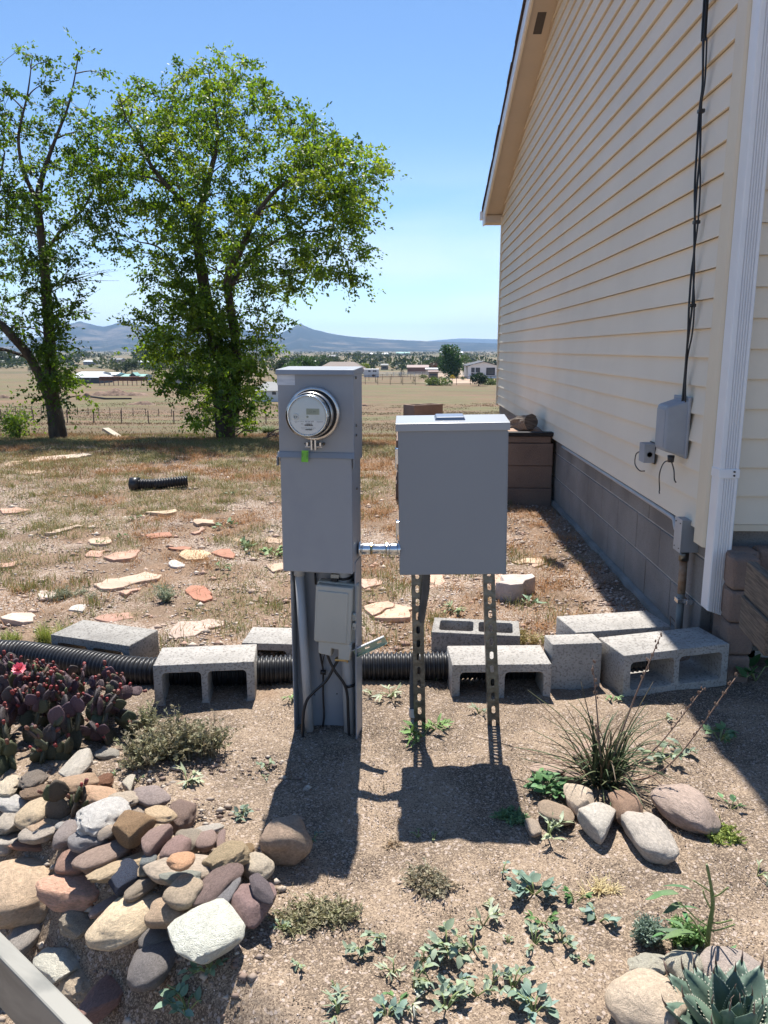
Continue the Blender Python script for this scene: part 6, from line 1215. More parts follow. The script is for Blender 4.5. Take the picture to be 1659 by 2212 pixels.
gravel(60000, -8, 1.2, 3.1, 10, .004, .013, [(.48, .38, .32), (.40, .28, .22), (.55, .48, .43), (.26, .19, .15)], 'yard_gravel', 'pale pinkish gravel in the yard', 1.3)
gravel(2600, -7, 1.1, 3.2, 9, .010, .034, [(.50, .42, .35), (.44, .33, .26), (.38, .25, .19)], 'yard_stones', 'small pale stones strewn through the yard grass', 1.4, sink=.1)
gravel(1500, -1.5, -.30, 1.25, 2.35, .004, .017, [(.36, .29, .23), (.28, .22, .18), (.42, .36, .30), (.22, .16, .13)], 'pile_gravel', 'small gravel caught between the piled rocks', 1.0)
gravel(1500, .45, 1.2, 3.5, 6.6, .006, .019, [(.36, .29, .25), (.44, .35, .29), (.26, .19, .15)], 'wall_gravel', 'larger pebbles along the foundation wall', 1.0)
# ============================================================ NEAR TREES
def inpoly(px, py, poly):
    c = False; j = len(poly)-1
    for i in range(len(poly)):
        xi, yi = poly[i]; xj, yj = poly[j]
        if (yi > py) != (yj > py) and px < (xj-xi)*(py-yi)/(yj-yi+1e-9)+xi: c = not c
        j = i
    return c
def leafcloud(P, D, sz, cols):      # diamond leaves: centre, direction, size
    n = len(P); D = D/np.linalg.norm(D, axis=1, keepdims=True); rv = rng.normal(0, 1, (n, 3)); S = np.cross(D, rv); S /= np.linalg.norm(S, axis=1, keepdims=True)+1e-9; s = sz[:, None]
    v = np.stack([P, P+D*s*.5+S*s*.27, P+D*s, P+D*s*.5-S*s*.27], 1).reshape(-1, 3); b = (np.arange(n)*4)[:, None]; t = np.concatenate([b+np.array([[0, 1, 2]]), b+np.array([[0, 2, 3]])]); return v, t, np.repeat(cols, 4, axis=0)
def tree(name, label, Y, stems, poly, ncl, leaves, lsz, pal_, seed, dep=1.2, dens=None, cat='tree', bare=None, hang=.35, wild=(), trunkleaf=()):
    rd = random.Random(seed); nodes = []; t_ = thing(name, label, cat, Gz(stems[0][0][0], Y)); c0 = t_.location.copy(); tm = MB()
    for st in stems:
        pts = bez([Vector(V(px, py, Y+dy))-c0 for (px, py, r, dy) in st], 8); rr = np.interp(np.linspace(0, len(st)-1, len(pts)), range(len(st)), [r for (_, _, r, _) in st]); 
        if st is stems[0]: pts[0].z -= .15
        tm.tube(pts, [r*.64*(1+.10*noise.noise(Vector((i*.7, r*9, seed)))) for i, r in enumerate(rr)], 12); nodes += [(p, r) for p, r in zip(pts, rr)]
    tm.build('trunk', 'trunk', t_)
    xs = [p[0] for p in poly]; ys = [p[1] for p in poly]; cl = []; cxm = (min(xs)+max(xs))/2
    while len(cl) < ncl:
        px, py = rd.uniform(min(xs), max(xs)), rd.uniform(min(ys), max(ys))
        if not inpoly(px, py, poly): continue
        if dens and rd.random() > dens(px, py): continue
        if noise.noise(Vector((px*.016, py*.016, seed))) < -.30 and py < 800: continue
        q = V(px, py, Y+rd.gauss(0, dep*.6)*(1-.45*abs((px-cxm)/(max(xs)-min(xs))*2)))-c0; cl.append(q)
    for (ax, ay, bx_, by_, wd, nn) in trunkleaf:
        for _ in range(nn): f = rd.random(); cl.append(V(ax+(bx_-ax)*f+rd.gauss(0, wd), ay+(by_-ay)*f, Y-rd.uniform(.05, .45))-c0)
    NP = [n[0] for n in nodes]; NR = [n[1] for n in nodes]; root = NP[0]
    cl.sort(key=lambda q: min((q-p).length for p in NP[::4])); bm1 = MB(); arr = np.array([tuple(p) for p in NP]); tipd = []
    for q in cl:
        d = arr-np.array(q); dist = np.sqrt((d*d).sum(1))+np.maximum(0, arr[:, 2]-q.z+.15)*2.2; i = int(dist.argmin()); a = Vector(arr[i]); L_ = (q-a).length
        r0 = min(NR[i]*.7, .010+.014*L_); mid = a.lerp(q, .5)+Vector((rd.uniform(-.1, .1), rd.uniform(-.1, .1), .12))*L_*.6; pts = bez([a, mid, q], 3); bm1.tube(pts, [max(.0035, r0*(1-.75*k/len(pts))) for k in range(len(pts))], 4, caps=False)
        arr = np.concatenate([arr, np.array([tuple(p) for p in pts[2:]])]); NR += [max(.0035, r0*.5)]*len(pts[2:]); tipd.append((q-a).normalized())
    bm1.build('branches', 'trunk', t_)['kind'] = 'stuff'
    for (x1, y1, x2, y2) in wild:
        bm1 = MB()
        a = V(x1, y1, Y)-c0; b = V(x2, y2, Y-.2)-c0
        for k in range(5):
            e = b+Vector((rd.uniform(-.25, .25), rd.uniform(-.3, .3), rd.uniform(-.22, .22))); m_ = a.lerp(e, .5)+Vector((0, 0, rd.uniform(-.05, .1))); pts = bez([a, m_, e], 4); bm1.tube(pts, [max(.002, .010*(1-k_/len(pts))) for k_ in range(len(pts))], 4, caps=False)
            for j in range(4): q0 = pts[rd.randint(2, len(pts)-1)]; bm1.tube([q0, q0+Vector((rd.uniform(-.05, .25), 0, rd.uniform(-.15, .15)))], .002, 3, caps=False)
        bm1.build('bare_branch', 'trunk', t_)
    C = np.array([tuple(q) for q in cl]); TD = np.array([tuple(q) for q in tipd]); n = leaves; ci = rng.integers(0, len(C), n); ntw = 6; tw = rng.integers(0, ntw, n); tdirs = rng.normal(0, 1, (len(C), ntw, 3)); tdirs[..., 2] = tdirs[..., 2]*.55-.10; tdirs = tdirs/np.linalg.norm(tdirs, axis=2, keepdims=True)+TD[:, None]*.55
    tl_ = rng.random((len(C), ntw))*.30+.10; f = rng.random(n)**.8; d = tdirs[ci, tw]; ln = tl_[ci, tw]*f; P = C[ci]+d*ln[:, None]; P[:, 2] -= hang*ln*ln*2.2; P += rng.normal(0, .022, (n, 3)); D = d*.6+rng.normal(0, .6, (n, 3)); D[:, 2] -= .45
    pa = np.array(pal_)*np.array((1.35, 1.27, 1.0)); cc = pa[rng.integers(0, len(pa), len(C))][ci]*(1+.3*(rng.random((n, 1))*2-1)); sz = lsz*(.65+.7*rng.random(n)); v, t, c = leafcloud(P, D, sz, cc)
    o = link('crown', fast('crown', v, t, c), 'foliage', t_); o['kind'] = 'stuff'; return t_
ELM = [(.085, .15, .03), (.06, .115, .025), (.10, .17, .035), (.045, .09, .022), (.13, .19, .04)]
YT = 13.6
centre = [(440, 108), (470, 112), (500, 145), (545, 120), (562, 150), (590, 190), (612, 215), (660, 240), (700, 275), (745, 285), (775, 320), (820, 338), (858, 352), (835, 395), (800, 425), (775, 450), (790, 500), (788, 560), (795, 605), (755, 615), (720, 590), (690, 600), (650, 610), (690, 645), (640, 650), (600, 655), (612, 720), (585, 770), (548, 790), (560, 850), (568, 910), (530, 925), (430, 925), (395, 905), (402, 870), (380, 830), (345, 850), (338, 800), (310, 770), (318, 715), (250, 700), (310, 650), (300, 600), (322, 560), (262, 545), (225, 505), (250, 470), (200, 430), (200, 350), (215, 270), (245, 225), (262, 180), (285, 150), (300, 195), (345, 205), (372, 160), (385, 125), (420, 135)]
def dens_c(px, py):
    if py < 260: return .62
    if 150 < px < 330 and py > 470: return .5
    if px > 560 and 480 < py < 640: return .65
    if py > 800: return .9
    return .85
tree('elm_tree', 'large leafy elm with ivy thick trunk in the middle of the view', YT, [
 [(487, 930, .27, 0), (480, 860, .25, 0), (470, 780, .20, 0), (455, 700, .17, .0), (438, 600, .15, 0), (427, 520, .14, 0), (425, 478, .12, 0), (440, 430, .09, .1), (455, 370, .07, .1), (470, 300, .05, .1), (462, 220, .03, .1), (450, 150, .012, .1)],
 [(500, 905, .2, -.1), (512, 780, .13, -.1), (500, 680, .11, -.2), (492, 600, .10, -.3), (520, 540, .08, -.4), (560, 455, .06, -.5), (610, 400, .045, -.5), (680, 370, .03, -.6), (760, 350, .012, -.6)],
 [(425, 480, .09, 0), (400, 440, .07, -.1), (360, 400, .06, -.3), (325, 355, .05, -.3), (300, 300, .04, -.3), (275, 260, .02, -.4), (255, 200, .01, -.4)],
 [(495, 620, .07, -.2), (540, 560, .05, .2), (600, 520, .04, .4), (680, 500, .02, .4), (750, 540, .01, .4)],
 [(455, 700, .05, .0), (400, 620, .04, .4), (350, 540, .03, .5), (290, 520, .012, .5)]],
 centre, 860, 92000, .060, ELM, 3, 1.5, dens_c, trunkleaf=((440, 640, 480, 915, 30, 60), (500, 700, 520, 880, 26, 30)), hang=.7)
tree('elm_tree', 'left elm with a leaning limb and sparse airy top', YT-.3, [
 [(127, 950, .25, 0), (120, 900, .21, 0), (112, 850, .19, 0), (110, 780, .155, 0), (105, 700, .14, 0), (98, 600, .12, 0), (88, 500, .10, 0), (82, 430, .09, 0), (95, 370, .06, .1), (120, 300, .04, .1), (150, 220, .025, .2), (170, 120, .01, .2)],
 [(110, 870, .13, -.1), (85, 810, .12, -.2), (60, 765, .115, -.3), (30, 730, .11, -.5), (0, 700, .10, -.6), (-60, 660, .09, -.6), (-110, 560, .06, -.6)],
 [(84, 440, .06, 0), (55, 380, .05, -.2), (40, 300, .035, -.3), (60, 200, .02, -.3), (70, 120, .008, -.3)],
 [(92, 560, .05, 0), (130, 500, .04, .3), (180, 450, .03, .4), (215, 380, .012, .4)],
 [(-60, 660, .07, -.6), (-40, 560, .05, -.6), (-10, 440, .04, -.6), (10, 330, .02, -.5)]],
 [(-260, 140), (-120, 100), (-20, 180), (20, 95), (60, 90), (95, 110), (115, 160), (150, 135), (165, 85), (205, 105), (222, 130), (210, 200), (235, 250), (240, 320), (220, 380), (245, 450), (225, 510), (175, 540), (150, 590), (185, 640), (165, 700), (140, 740), (165, 790), (160, 850), (145, 880), (120, 870), (95, 870), (50, 845), (40, 800), (70, 780), (20, 740), (-60, 760), (-200, 720), (-280, 500)],
 430, 42000, .060, [(.06, .115, .025), (.045, .09, .022), (.08, .14, .03), (.04, .075, .02)], 8, 1.2, lambda px, py: .32 if py < 260 and px > 0 else (.5 if 560 < py < 790 and px > 0 else .8), trunkleaf=((100, 560, 118, 860, 22, 40),), hang=.6, wild=((105, 620, 240, 600), (110, 690, 200, 650), (20, 690, -20, 640), (98, 640, 190, 570)))
sb = tree('bush', 'small green bush standing left of the left tree', 13.0, [[(42, 942, .02, 0), (44, 925, .015, 0), (38, 905, .008, 0)]], [(22, 905), (35, 890), (55, 893), (66, 915), (55, 938), (28, 940)], 34, 1500, .05, [(.09, .15, .05), (.07, .12, .04)], 12, .2, cat='bush')
wisp('dark green grass tuft right of the middle elm base', 580, 936, 40, 34, 600, (.07, .11, .04), (.12, .15, .06), cat='grass clump', name='grass_clump', w_=.006)
br2 = thing('fallen_branches', 'pale dry branches lying on the ground beside the middle elm', 'branches', Gz(545, 13.2)); mb = MB(); rd = random.Random(6)
for k in range(9):
    a = Vector((rd.uniform(-.7, .7), rd.uniform(-.2, .2), .03)); b = a+Vector((rd.uniform(-.7, .7), rd.uniform(-.3, .3), rd.uniform(0, .22))); mb.tube(bez([a, a.lerp(b, .5)+Vector((0, 0, .06)), b], 4), .012, 5)
mb.build('branch', 'drystem', br2)
pk = thing('plank', 'pale board lying beside the trunk of the left elm', 'board', Gz(250, 14.6)); o = MB().box(-.55, .35, -.06, .06, .0, .05).build('board', mat('pale_board', (.45, .38, .30), (.38, .31, .24), 10, .8), pk); o.rotation_euler = (0, R(8), R(-50))

# ============================================================ FENCES, MOUNDS
def fence(name, label, pts, post_h, r, m, rails=(), spacing=None, railr=.02, mrail=None, wires=()):
    f = thing(name, label, 'fence', pts[0])
    P0 = pts[0]
    for p in pts: MB().tube([(p.x-P0.x, p.y-P0.y, p.z-P0.z-.2), (p.x-P0.x, p.y-P0.y, p.z-P0.z+post_h)], r, 6, sm=False).build('post', m, f)
    for h in rails:
        for a, b in zip(pts[:-1], pts[1:]): MB().tube([a-P0+Vector((0, 0, h)), b-P0+Vector((0, 0, h))], railr, 5).build('rail', mrail or m, f)
    for h in wires: MB().tube([p-P0+Vector((0, 0, h)) for p in pts], .006, 3, caps=False).build('wire', 'oldpipe', f)
    return f
M['post'] = mat('rusty_post', (.14, .09, .065), (.09, .06, .05), 5, .8)
cx = lambda x: x*.36
fence('wire_fence', 'nearer wire fence of thin metal posts crossing the field behind the elms', [Gz(x, 50) for x in (-52, 3, 73, 146, 203, 263, 321, 376, 427, 480, 530, 575, 625)], .85, .035, 'post', wires=(.4, .75))
fence('wire_fence', 'farther wire fence of short posts crossing the field behind the elms', [Gz(x, 74) for x in (-20, 16, 34, 50, 69, 90, 146, 168, 191, 214, 238, 263, 288, 315, 343, 371, 400, 430, 460)], .72, .035, 'post', wires=(.6,))
def mound(label, px0, px1, Y, hpx, seed, dep=.35):
    a, b = Gz(px0, Y), Gz(px1, Y); L_ = (b-a).length; h = hpx*depth(a)/F; n, m_ = 60, 18; vs_, ts = [], []; c = (a+b)/2
    for i in range(n+1):
        for j in range(m_+1):
            u, v = i/n, j/m_; x = (u-.5)*L_; y = (v-.5)*L_*dep; e = (math.sin(math.pi*u)**.45)*(math.sin(math.pi*v)**.9); z = h*e*(.75+.55*noise.fractal(Vector((x*.45+seed, y*.6, seed)), .8, 2, 4))-.12; vs_.append((x, y, z))
    for i in range(n):
        for j in range(m_): q = i*(m_+1)+j; ts += [(q, q+m_+1, q+m_+2), (q, q+m_+2, q+1)]
    o = link('dirt_mound', fast('dirt_mound', vs_, ts, sm=True), 'blackdirt'); o.location = (c.x, c.y, gz(c.x, c.y)); return tag(o, label, 'dirt mound', 'dirt mounds in the field')
mound('long brown dirt mound beyond the left elm trunk', 198, 318, 140, 15, 1.3); mound('small dirt mound right behind the left elm', 162, 205, 128, 11, 3.1); mound('dirt mound at the far left edge', -10, 45, 128, 9, 5.0)
mound('low flat dirt mound below the long one', 270, 345, 103, 11, 7.7); mound('dirt pile in front of the grey roofed house by the meter', 556, 606, 128, 12, 9.2); mound('little dirt pile just right of the meter box', 776, 800, 108, 7, 12.)
bm3 = thing('trench_pipe', 'dark long pipe lying at the foot of the long dirt mound', 'pipe', Gz(200, 118)); a = bm3.location.copy(); MB().tube([Gz(197, 122)-a+Vector((0, 0, .35)), Gz(230, 119)-a+Vector((0, 0, .12)), Gz(284, 119)-a+Vector((0, 0, .10))], .16, 6).build('pipe', 'dark', bm3)
# ============================================================ BUILDINGS IN THE VALLEY
def cmat(n, c, r=.7): 
    if n not in M: M[n] = mat(n, c, tuple(x*.88 for x in c), .6, r)
    return n
for n, c in (('roof_grey', (.16, .165, .17)), ('roof_brown', (.10, .062, .05)), ('roof_tin', (.62, .65, .68)), ('roof_green', (.18, .36, .32)), ('w_beige', (.42, .32, .25)), ('w_pink', (.26, .15, .125)), ('w_dark', (.09, .10, .11)), ('w_grey', (.34, .35, .36)), ('trim_black', (.03, .035, .05)), ('w_tan', (.34, .26, .20)), ('roof_pink', (.26, .18, .165)), ('roof_white', (.75, .75, .75))): cmat(n, c)
def bld(name, label, px0, px1, pyb, Y, wpx, rpx, wallm, roofm, kind='side', wins=(), dep=None, cat='house', trim=None, over=.25, doors=()):
    b0, b1 = Gz((px0+px1)/2, Y), None; s = depth(b0)/F; W_ = (px1-px0)*s; Hh = wpx*s; Rh = rpx*s; D_ = dep or W_*.6; zb = V((px0+px1)/2, pyb, Y).z
    t_ = thing(name, label, cat, (b0.x, Y, min(zb, b0.z+.6)), 0); w2 = W_/2
    MB().box(-w2, w2, 0, D_, -1.0, Hh).build('wall', wallm, t_)
    mb = MB(); o_ = over
    if kind == 'side':    # ridge left-right
        mb.add([(-w2-o_, -o_, Hh), (w2+o_, -o_, Hh), (w2+o_, D_+o_, Hh), (-w2-o_, D_+o_, Hh), (-w2-o_, D_/2, Hh+Rh), (w2+o_, D_/2, Hh+Rh)], [(0, 1, 5, 4), (2, 3, 4, 5), (1, 2, 5), (3, 0, 4), (3, 2, 1, 0)])
    elif kind == 'hip': mb.add([(-w2-o_, -o_, Hh), (w2+o_, -o_, Hh), (w2+o_, D_+o_, Hh), (-w2-o_, D_+o_, Hh), (-w2*.55, D_/2, Hh+Rh), (w2*.55, D_/2, Hh+Rh)], [(0, 1, 5, 4), (2, 3, 4, 5), (1, 2, 5), (3, 0, 4), (3, 2, 1, 0)])
    elif kind == 'gable':  # gable faces us
        mb.add([(-w2-o_, -o_, Hh-.05), (w2+o_, -o_, Hh-.05), (0, -o_, Hh+Rh), (-w2-o_, D_, Hh-.05), (w2+o_, D_, Hh-.05), (0, D_, Hh+Rh), (-w2-o_, -o_, Hh+.12), (w2+o_, -o_, Hh+.12), (0, -o_, Hh+Rh+.2), (-w2-o_, D_, Hh+.12), (w2+o_, D_, Hh+.12), (0, D_, Hh+Rh+.2)], [(6, 8, 11, 9), (8, 7, 10, 11), (0, 2, 8, 6), (2, 1, 7, 8), (0, 3, 5, 2), (2, 5, 4, 1), (9, 11, 5, 3), (11, 10, 4, 5), (0, 6, 9, 3), (1, 4, 10, 7)])
        MB().add([(-w2, -.01, Hh-.02), (w2, -.01, Hh-.02), (0, -.01, Hh+Rh), (-w2, .2, Hh-.02), (w2, .2, Hh-.02), (0, .2, Hh+Rh)], [(0, 1, 2), (5, 4, 3), (0, 3, 4, 1)]).build('gable', wallm, t_)
    else: mb.add([(-w2-o_, -o_, Hh), (w2+o_, -o_, Hh), (w2+o_, D_, Hh+Rh), (-w2-o_, D_, Hh+Rh), (-w2-o_, -o_, Hh+.15), (w2+o_, -o_, Hh+.15), (w2+o_, D_, Hh+Rh+.15), (-w2-o_, D_, Hh+Rh+.15)], [(3, 2, 1, 0), (4, 5, 6, 7), (0, 1, 5, 4), (1, 2, 6, 5), (2, 3, 7, 6), (3, 0, 4, 7)])
    mb.build('roof', roofm, t_)
    for (fx0, fx1, fz0, fz1) in wins:
        x0_, x1_, z0_, z1_ = -w2+W_*fx0, -w2+W_*fx1, Hh*fz0, Hh*fz1; f = MB().box(x0_, x1_, -.06, .01, z0_, z1_).build('window', trim or 'wall_white', t_); g_ = (x1_-x0_)*.12; MB().box(x0_+g_, x1_-g_, -.08, -.05, z0_+g_, z1_-g_).build('pane', 'glasswin', f)
        if (x1_-x0_) > 1.2: MB().box((x0_+x1_)/2-.05, (x0_+x1_)/2+.05, -.10, -.05, z0_, z1_).build('mullion', trim or 'wall_white', f)
    for (fx0, fx1, fz1) in doors: MB().box(-w2+W_*fx0, -w2+W_*fx1, -.05, .01, 0, Hh*fz1).build('door', trim or 'w_dark', t_)
    return t_
# white house with black trim
wh = bld('house', 'white manufactured house with black trimmed windows left of the big siding wall', 1011, 1078, 809, 255, 22, 9, 'wall_white', 'trim_black', 'gable', ((.10, .21, .12, .85), (.24, .38, .12, .85), (.58, .86, .12, .85)), 18, trim='trim_black', over=.6)
W_ = 67*depth(wh.location)/F; MB().box(-W_*.5, -W_*.12, -1.6, -.1, -1, .25).build('porch', 'wall_white', wh)
mb = MB()
for k in range(6): mb.box(-W_*.5+k*.8, -W_*.5+k*.8+.07, -1.6, -1.53, .25, 1.3)
mb.box(-W_*.5, -W_*.5+4.2, -1.6, -1.53, 1.2, 1.3); mb.build('railing', 'wall_white', wh)
bld('house', 'small pale house with grey shingle roof directly left of the meter box', 545, 640, 840, 118, 15, 17, 'wall_white', 'roof_grey', 'hip', ((.44, .56, .35, .95),), 7, trim='wall_white', over=.3)
bld('house', 'low brown roofed ranch house above the meter box', 688, 784, 797, 300, 9, 14, 'w_tan', 'roof_brown', 'hip', ((.2, .26, .3, .7), (.5, .58, .3, .7), (.88, .92, .3, .7)), 14, over=.6)
tlr = bld('livestock_trailer', 'white livestock trailer parked by the white fence', 786, 818, 804, 262, 12, .5, 'wall_white', 'roof_white', 'shed', ((.3, .45, .6, .85), (.62, .72, .6, .85), (.75, .85, .6, .85)), 2.2, cat='trailer', trim='w_dark', over=.05)
mb = MB()
for k in (.3, .42): mb.lathe([(0, -.02), (.4, -.02), (.4, .1)], 12, 'y', (k*2, -.05, -.1))
mb.build('wheel', 'black', tlr)
bld('shed', 'pinkish brown shed with a flat lean-to in the middle distance', 880, 925, 798, 300, 11, 5, 'w_pink', 'roof_pink', 'side', (), 7, cat='shed')
bld('shed', 'low open shelter right of the pinkish shed', 920, 945, 797, 290, 8, 2, 'w_beige', 'roof_tin', 'shed', (), 4, cat='shed')
bld('shed', 'small tan horse shelter in front of the pinkish shed', 926, 946, 806, 262, 8, 2, 'w_tan', 'roof_pink', 'shed', ((.1, .9, .1, .6),), 3, cat='shed', trim='w_dark')
bld('house', 'brown house with a dark porch beyond the red bush', 1000, 1040, 788, 390, 7, 6, 'w_beige', 'roof_pink', 'side', ((.2, .4, .1, .9),), 9, trim='w_dark')
bld('shed', 'little grey shed on the slope behind the trailer', 823, 838, 781, 400, 7, 3, 'w_tan', 'roof_grey', 'side', ((.2, .8, .1, .6),), 5, cat='shed', trim='w_dark')
bld('barn', 'white roofed long barn far out on the plain', 952, 1000, 757, 1700, 4, 2.5, 'wall_white', 'roof_white', 'side', (), 30, cat='barn'); bld('barn', 'dark roofed farm building near the far right hill edge', 1185, 1225, 753, 1700, 4, 4, 'w_dark', 'roof_grey', 'side', (), 30, cat='barn')
bld('house', 'far green roofed house beyond the field', 855, 885, 757, 1650, 3.5, 3, 'w_grey', 'roof_green', 'side', (), 20); bld('house', 'far pale house left of the green roofed one', 800, 840, 758, 1500, 3, 2.5, 'w_beige', 'roof_white', 'side', (), 20)
bld('barn', 'long barn with pale metal roof left of the middle elm', 233, 307, 801, 210, 7, 6, 'wall_white', 'roof_tin', 'side', ((.85, .93, .2, .8),), 12, cat='barn') if False else None
bld('barn', 'white two-storey barn with metal roof seen right of the left elm', 163, 212, 797, 215, 11, 5, 'wall_white', 'roof_tin', 'side', ((.80, .86, .3, .75), (.9, .95, .3, .75)), 10, cat='barn', trim='w_dark')
bld('barn', 'dark barn with pale roof in front of the white one', 158, 216, 805, 200, 8, 9, 'w_dark', 'roof_tin', 'hip', ((.32, .38, .2, .7), (.62, .67, .2, .7)), 9, cat='barn')
bld('garage', 'grey metal garage right of the dark barn', 212, 250, 793, 225, 9, 4, 'w_grey', 'roof_tin', 'side', ((.1, .25, .1, .7),), 8, cat='garage', trim='wall_white')
bld('barn', 'low barn with green roof and dark gambrel centre', 262, 310, 797, 228, 5, 4, 'w_grey', 'roof_green', 'side', ((.1, .3, .2, .8),), 8, cat='barn', trim='wall_white'); bld('barn', 'little green gabled barn wing with a white door', 282, 294, 797, 226, 6, 6, 'w_dark', 'roof_green', 'gable', ((.3, .7, .0, .7),), 4, cat='barn', trim='wall_white')
for i, (a, b, y_, Y, wl, rf, lab) in enumerate([(180, 205, 771, 520, 'w_grey', 'roof_tin', 'far grey bungalow behind the left elm leaves'), (240, 262, 766, 640, 'w_beige', 'roof_grey', 'far beige house on the plain above the metal garage'), (280, 325, 772, 500, 'w_dark', 'roof_tin', 'far dark barn with pale roof above the green roofed barn'), (330, 352, 769, 560, 'w_tan', 'roof_brown', 'far tan house left of the middle elm'), (355, 420, 801, 190, 'w_grey', 'roof_grey', 'grey house glimpsed behind the left part of the middle elm'), (380, 400, 766, 700, 'w_dark', 'roof_grey', 'far dark house glimpsed through the elm'), (655, 685, 770, 620, 'w_beige', 'roof_green', 'far teal roofed house above the meter box'), (700, 725, 763, 900, 'w_beige', 'roof_grey', 'far flat house on the plain by the tall poplars'), (20, 50, 764, 760, 'w_beige', 'roof_white', 'far white roofed house at the left edge'), (60, 80, 762, 900, 'w_beige', 'roof_grey', 'far small house between edge and left elm')]):
    bld('house', lab, a, b, y_, Y, 5 if Y > 400 else 8, 3 if Y > 400 else 5, wl, rf, 'side', ((.2, .35, .2, .7), (.6, .75, .2, .7)) if Y < 700 else (), 10)
# rail fences and gate
def rng_pts(pts, Y0_, Y1_): return [Gz(x, Y0_+(Y1_-Y0_)*i/max(1, len(pts)-1)) for i, x in enumerate(pts)]
fence('pipe_fence', 'long brown pipe fence in front of the sandy corrals', rng_pts((700, 735, 762, 789, 816, 843, 870, 897, 927, 957, 986, 1016, 1046, 1075), 196, 206), 2.1, .07, 'post', rails=(.35, 2.05), railr=.05)
fence('pipe_fence', 'second pipe fence further back across the corral', rng_pts((770, 797, 811, 826, 846, 866, 887, 905), 228, 240), 1.7, .06, 'post', rails=(1.6, .8), railr=.04)
fence('white_fence', 'white rail fence behind the trailer and sheds', rng_pts((780, 792, 805, 818, 836, 850, 865, 880, 895, 910, 925, 940, 960, 980, 1000, 1010), 270, 275), 1.5, .09, 'wall_white', rails=(1.4, .9, .45), railr=.07)
fence('metal_gate', 'dark metal gate leading to the white house', [Gz(x, 205) for x in (1046, 1060, 1075)], 2.1, .10, 'post', rails=(2.0, .3), railr=.05)['category'] = 'gate'
fence('pipe_fence', 'pipe fence right of the metal gate', [Gz(x, 208) for x in (1082, 1100, 1140, 1180)], 1.9, .06, 'post', rails=(1.8, .6), railr=.04)
fence('board_fence', 'reddish brown board fence in front of the left barns', rng_pts((216, 226, 236, 246, 256, 266, 276, 286, 296, 306, 318), 188, 188), 2.0, .09, 'w_pink', rails=(1.9, 1.4), railr=.25, mrail=mat('red_boards', (.20, .085, .05), (.16, .07, .045), 1, .8))
# ============================================================ TREES AND BUSHES IN THE VALLEY
def fartree(name, label, px, pyb, wpx, hpx, Y, cols, shape='round', cat='tree', n=1500, grp='trees in the valley'):
    b0 = Gz(px, Y); s = depth(b0)/F; W_, Hh = wpx*s*1.3, hpx*s*1.2; zb = min(V(px, pyb, Y).z, b0.z+.4) if pyb else b0.z; t_ = thing(name, label, cat, (b0.x, Y, b0.z), 0, grp)
    rd = random.Random(label); MB().tube([(0, 0, -.3), (W_*.02, 0, Hh*.35), (0, 0, Hh*.75)], [max(.08, W_*.04), max(.06, W_*.03), .04], 5).build('trunk', 'trunk', t_)
    k = 26; ctrs = []
    for _ in range(k):
        if shape == 'column': t = rd.random(); r = W_*.5*(.75+.25*rd.random())*math.sin(math.pi*min(.95, .12+t*.8))**.5*.6; q = rd.uniform(0, 6.28); ctrs.append((r*math.cos(q), r*math.sin(q), Hh*(.10+.82*t), W_*.22))
        elif shape == 'cone': t = rd.random()**1.3; r = W_*.4*(1-t); q = rd.uniform(0, 6.28); ctrs.append((r*math.cos(q), r*math.sin(q), Hh*(.08+.85*t), W_*.14*(1.2-t)))
        else: q = rd.uniform(0, 6.28); e = rd.uniform(-.25, 1); r = W_*.36*math.sqrt(1-min(.9, e*e)); ctrs.append((r*math.cos(q), r*math.sin(q), Hh*(.50+.36*e), W_*.17))
    C = np.array(ctrs); ci = rng.integers(0, k, n); dd = rng.normal(0, 1, (n, 3)); dd /= np.linalg.norm(dd, axis=1, keepdims=True); P = C[ci, :3]+dd*C[ci, 3:4]*(rng.random((n, 1))**.4); P[:, 2] = np.maximum(P[:, 2], .05); pa = np.array(cols); cc = pa[rng.integers(0, len(pa), k)][ci]*(1+.25*(rng.random((n, 1))*2-1)); sz = np.full(n, W_*.085)*(.6+.8*rng.random(n)); v, t, c = leafcloud(P, dd+rng.normal(0, .6, (n, 3)), sz, cc)
    o = link('crown', fast('crown', v, t, c), 'farleaf', t_); o['kind'] = 'stuff'; return t_
G1, G2, G3, YG, RD_ = [(.05, .12, .02), (.035, .085, .015), (.065, .15, .025)], [(.05, .075, .03), (.06, .09, .035)], [(.07, .10, .045), (.055, .08, .04)], [(.24, .28, .03), (.19, .24, .03)], [(.14, .065, .05), (.12, .07, .045)]
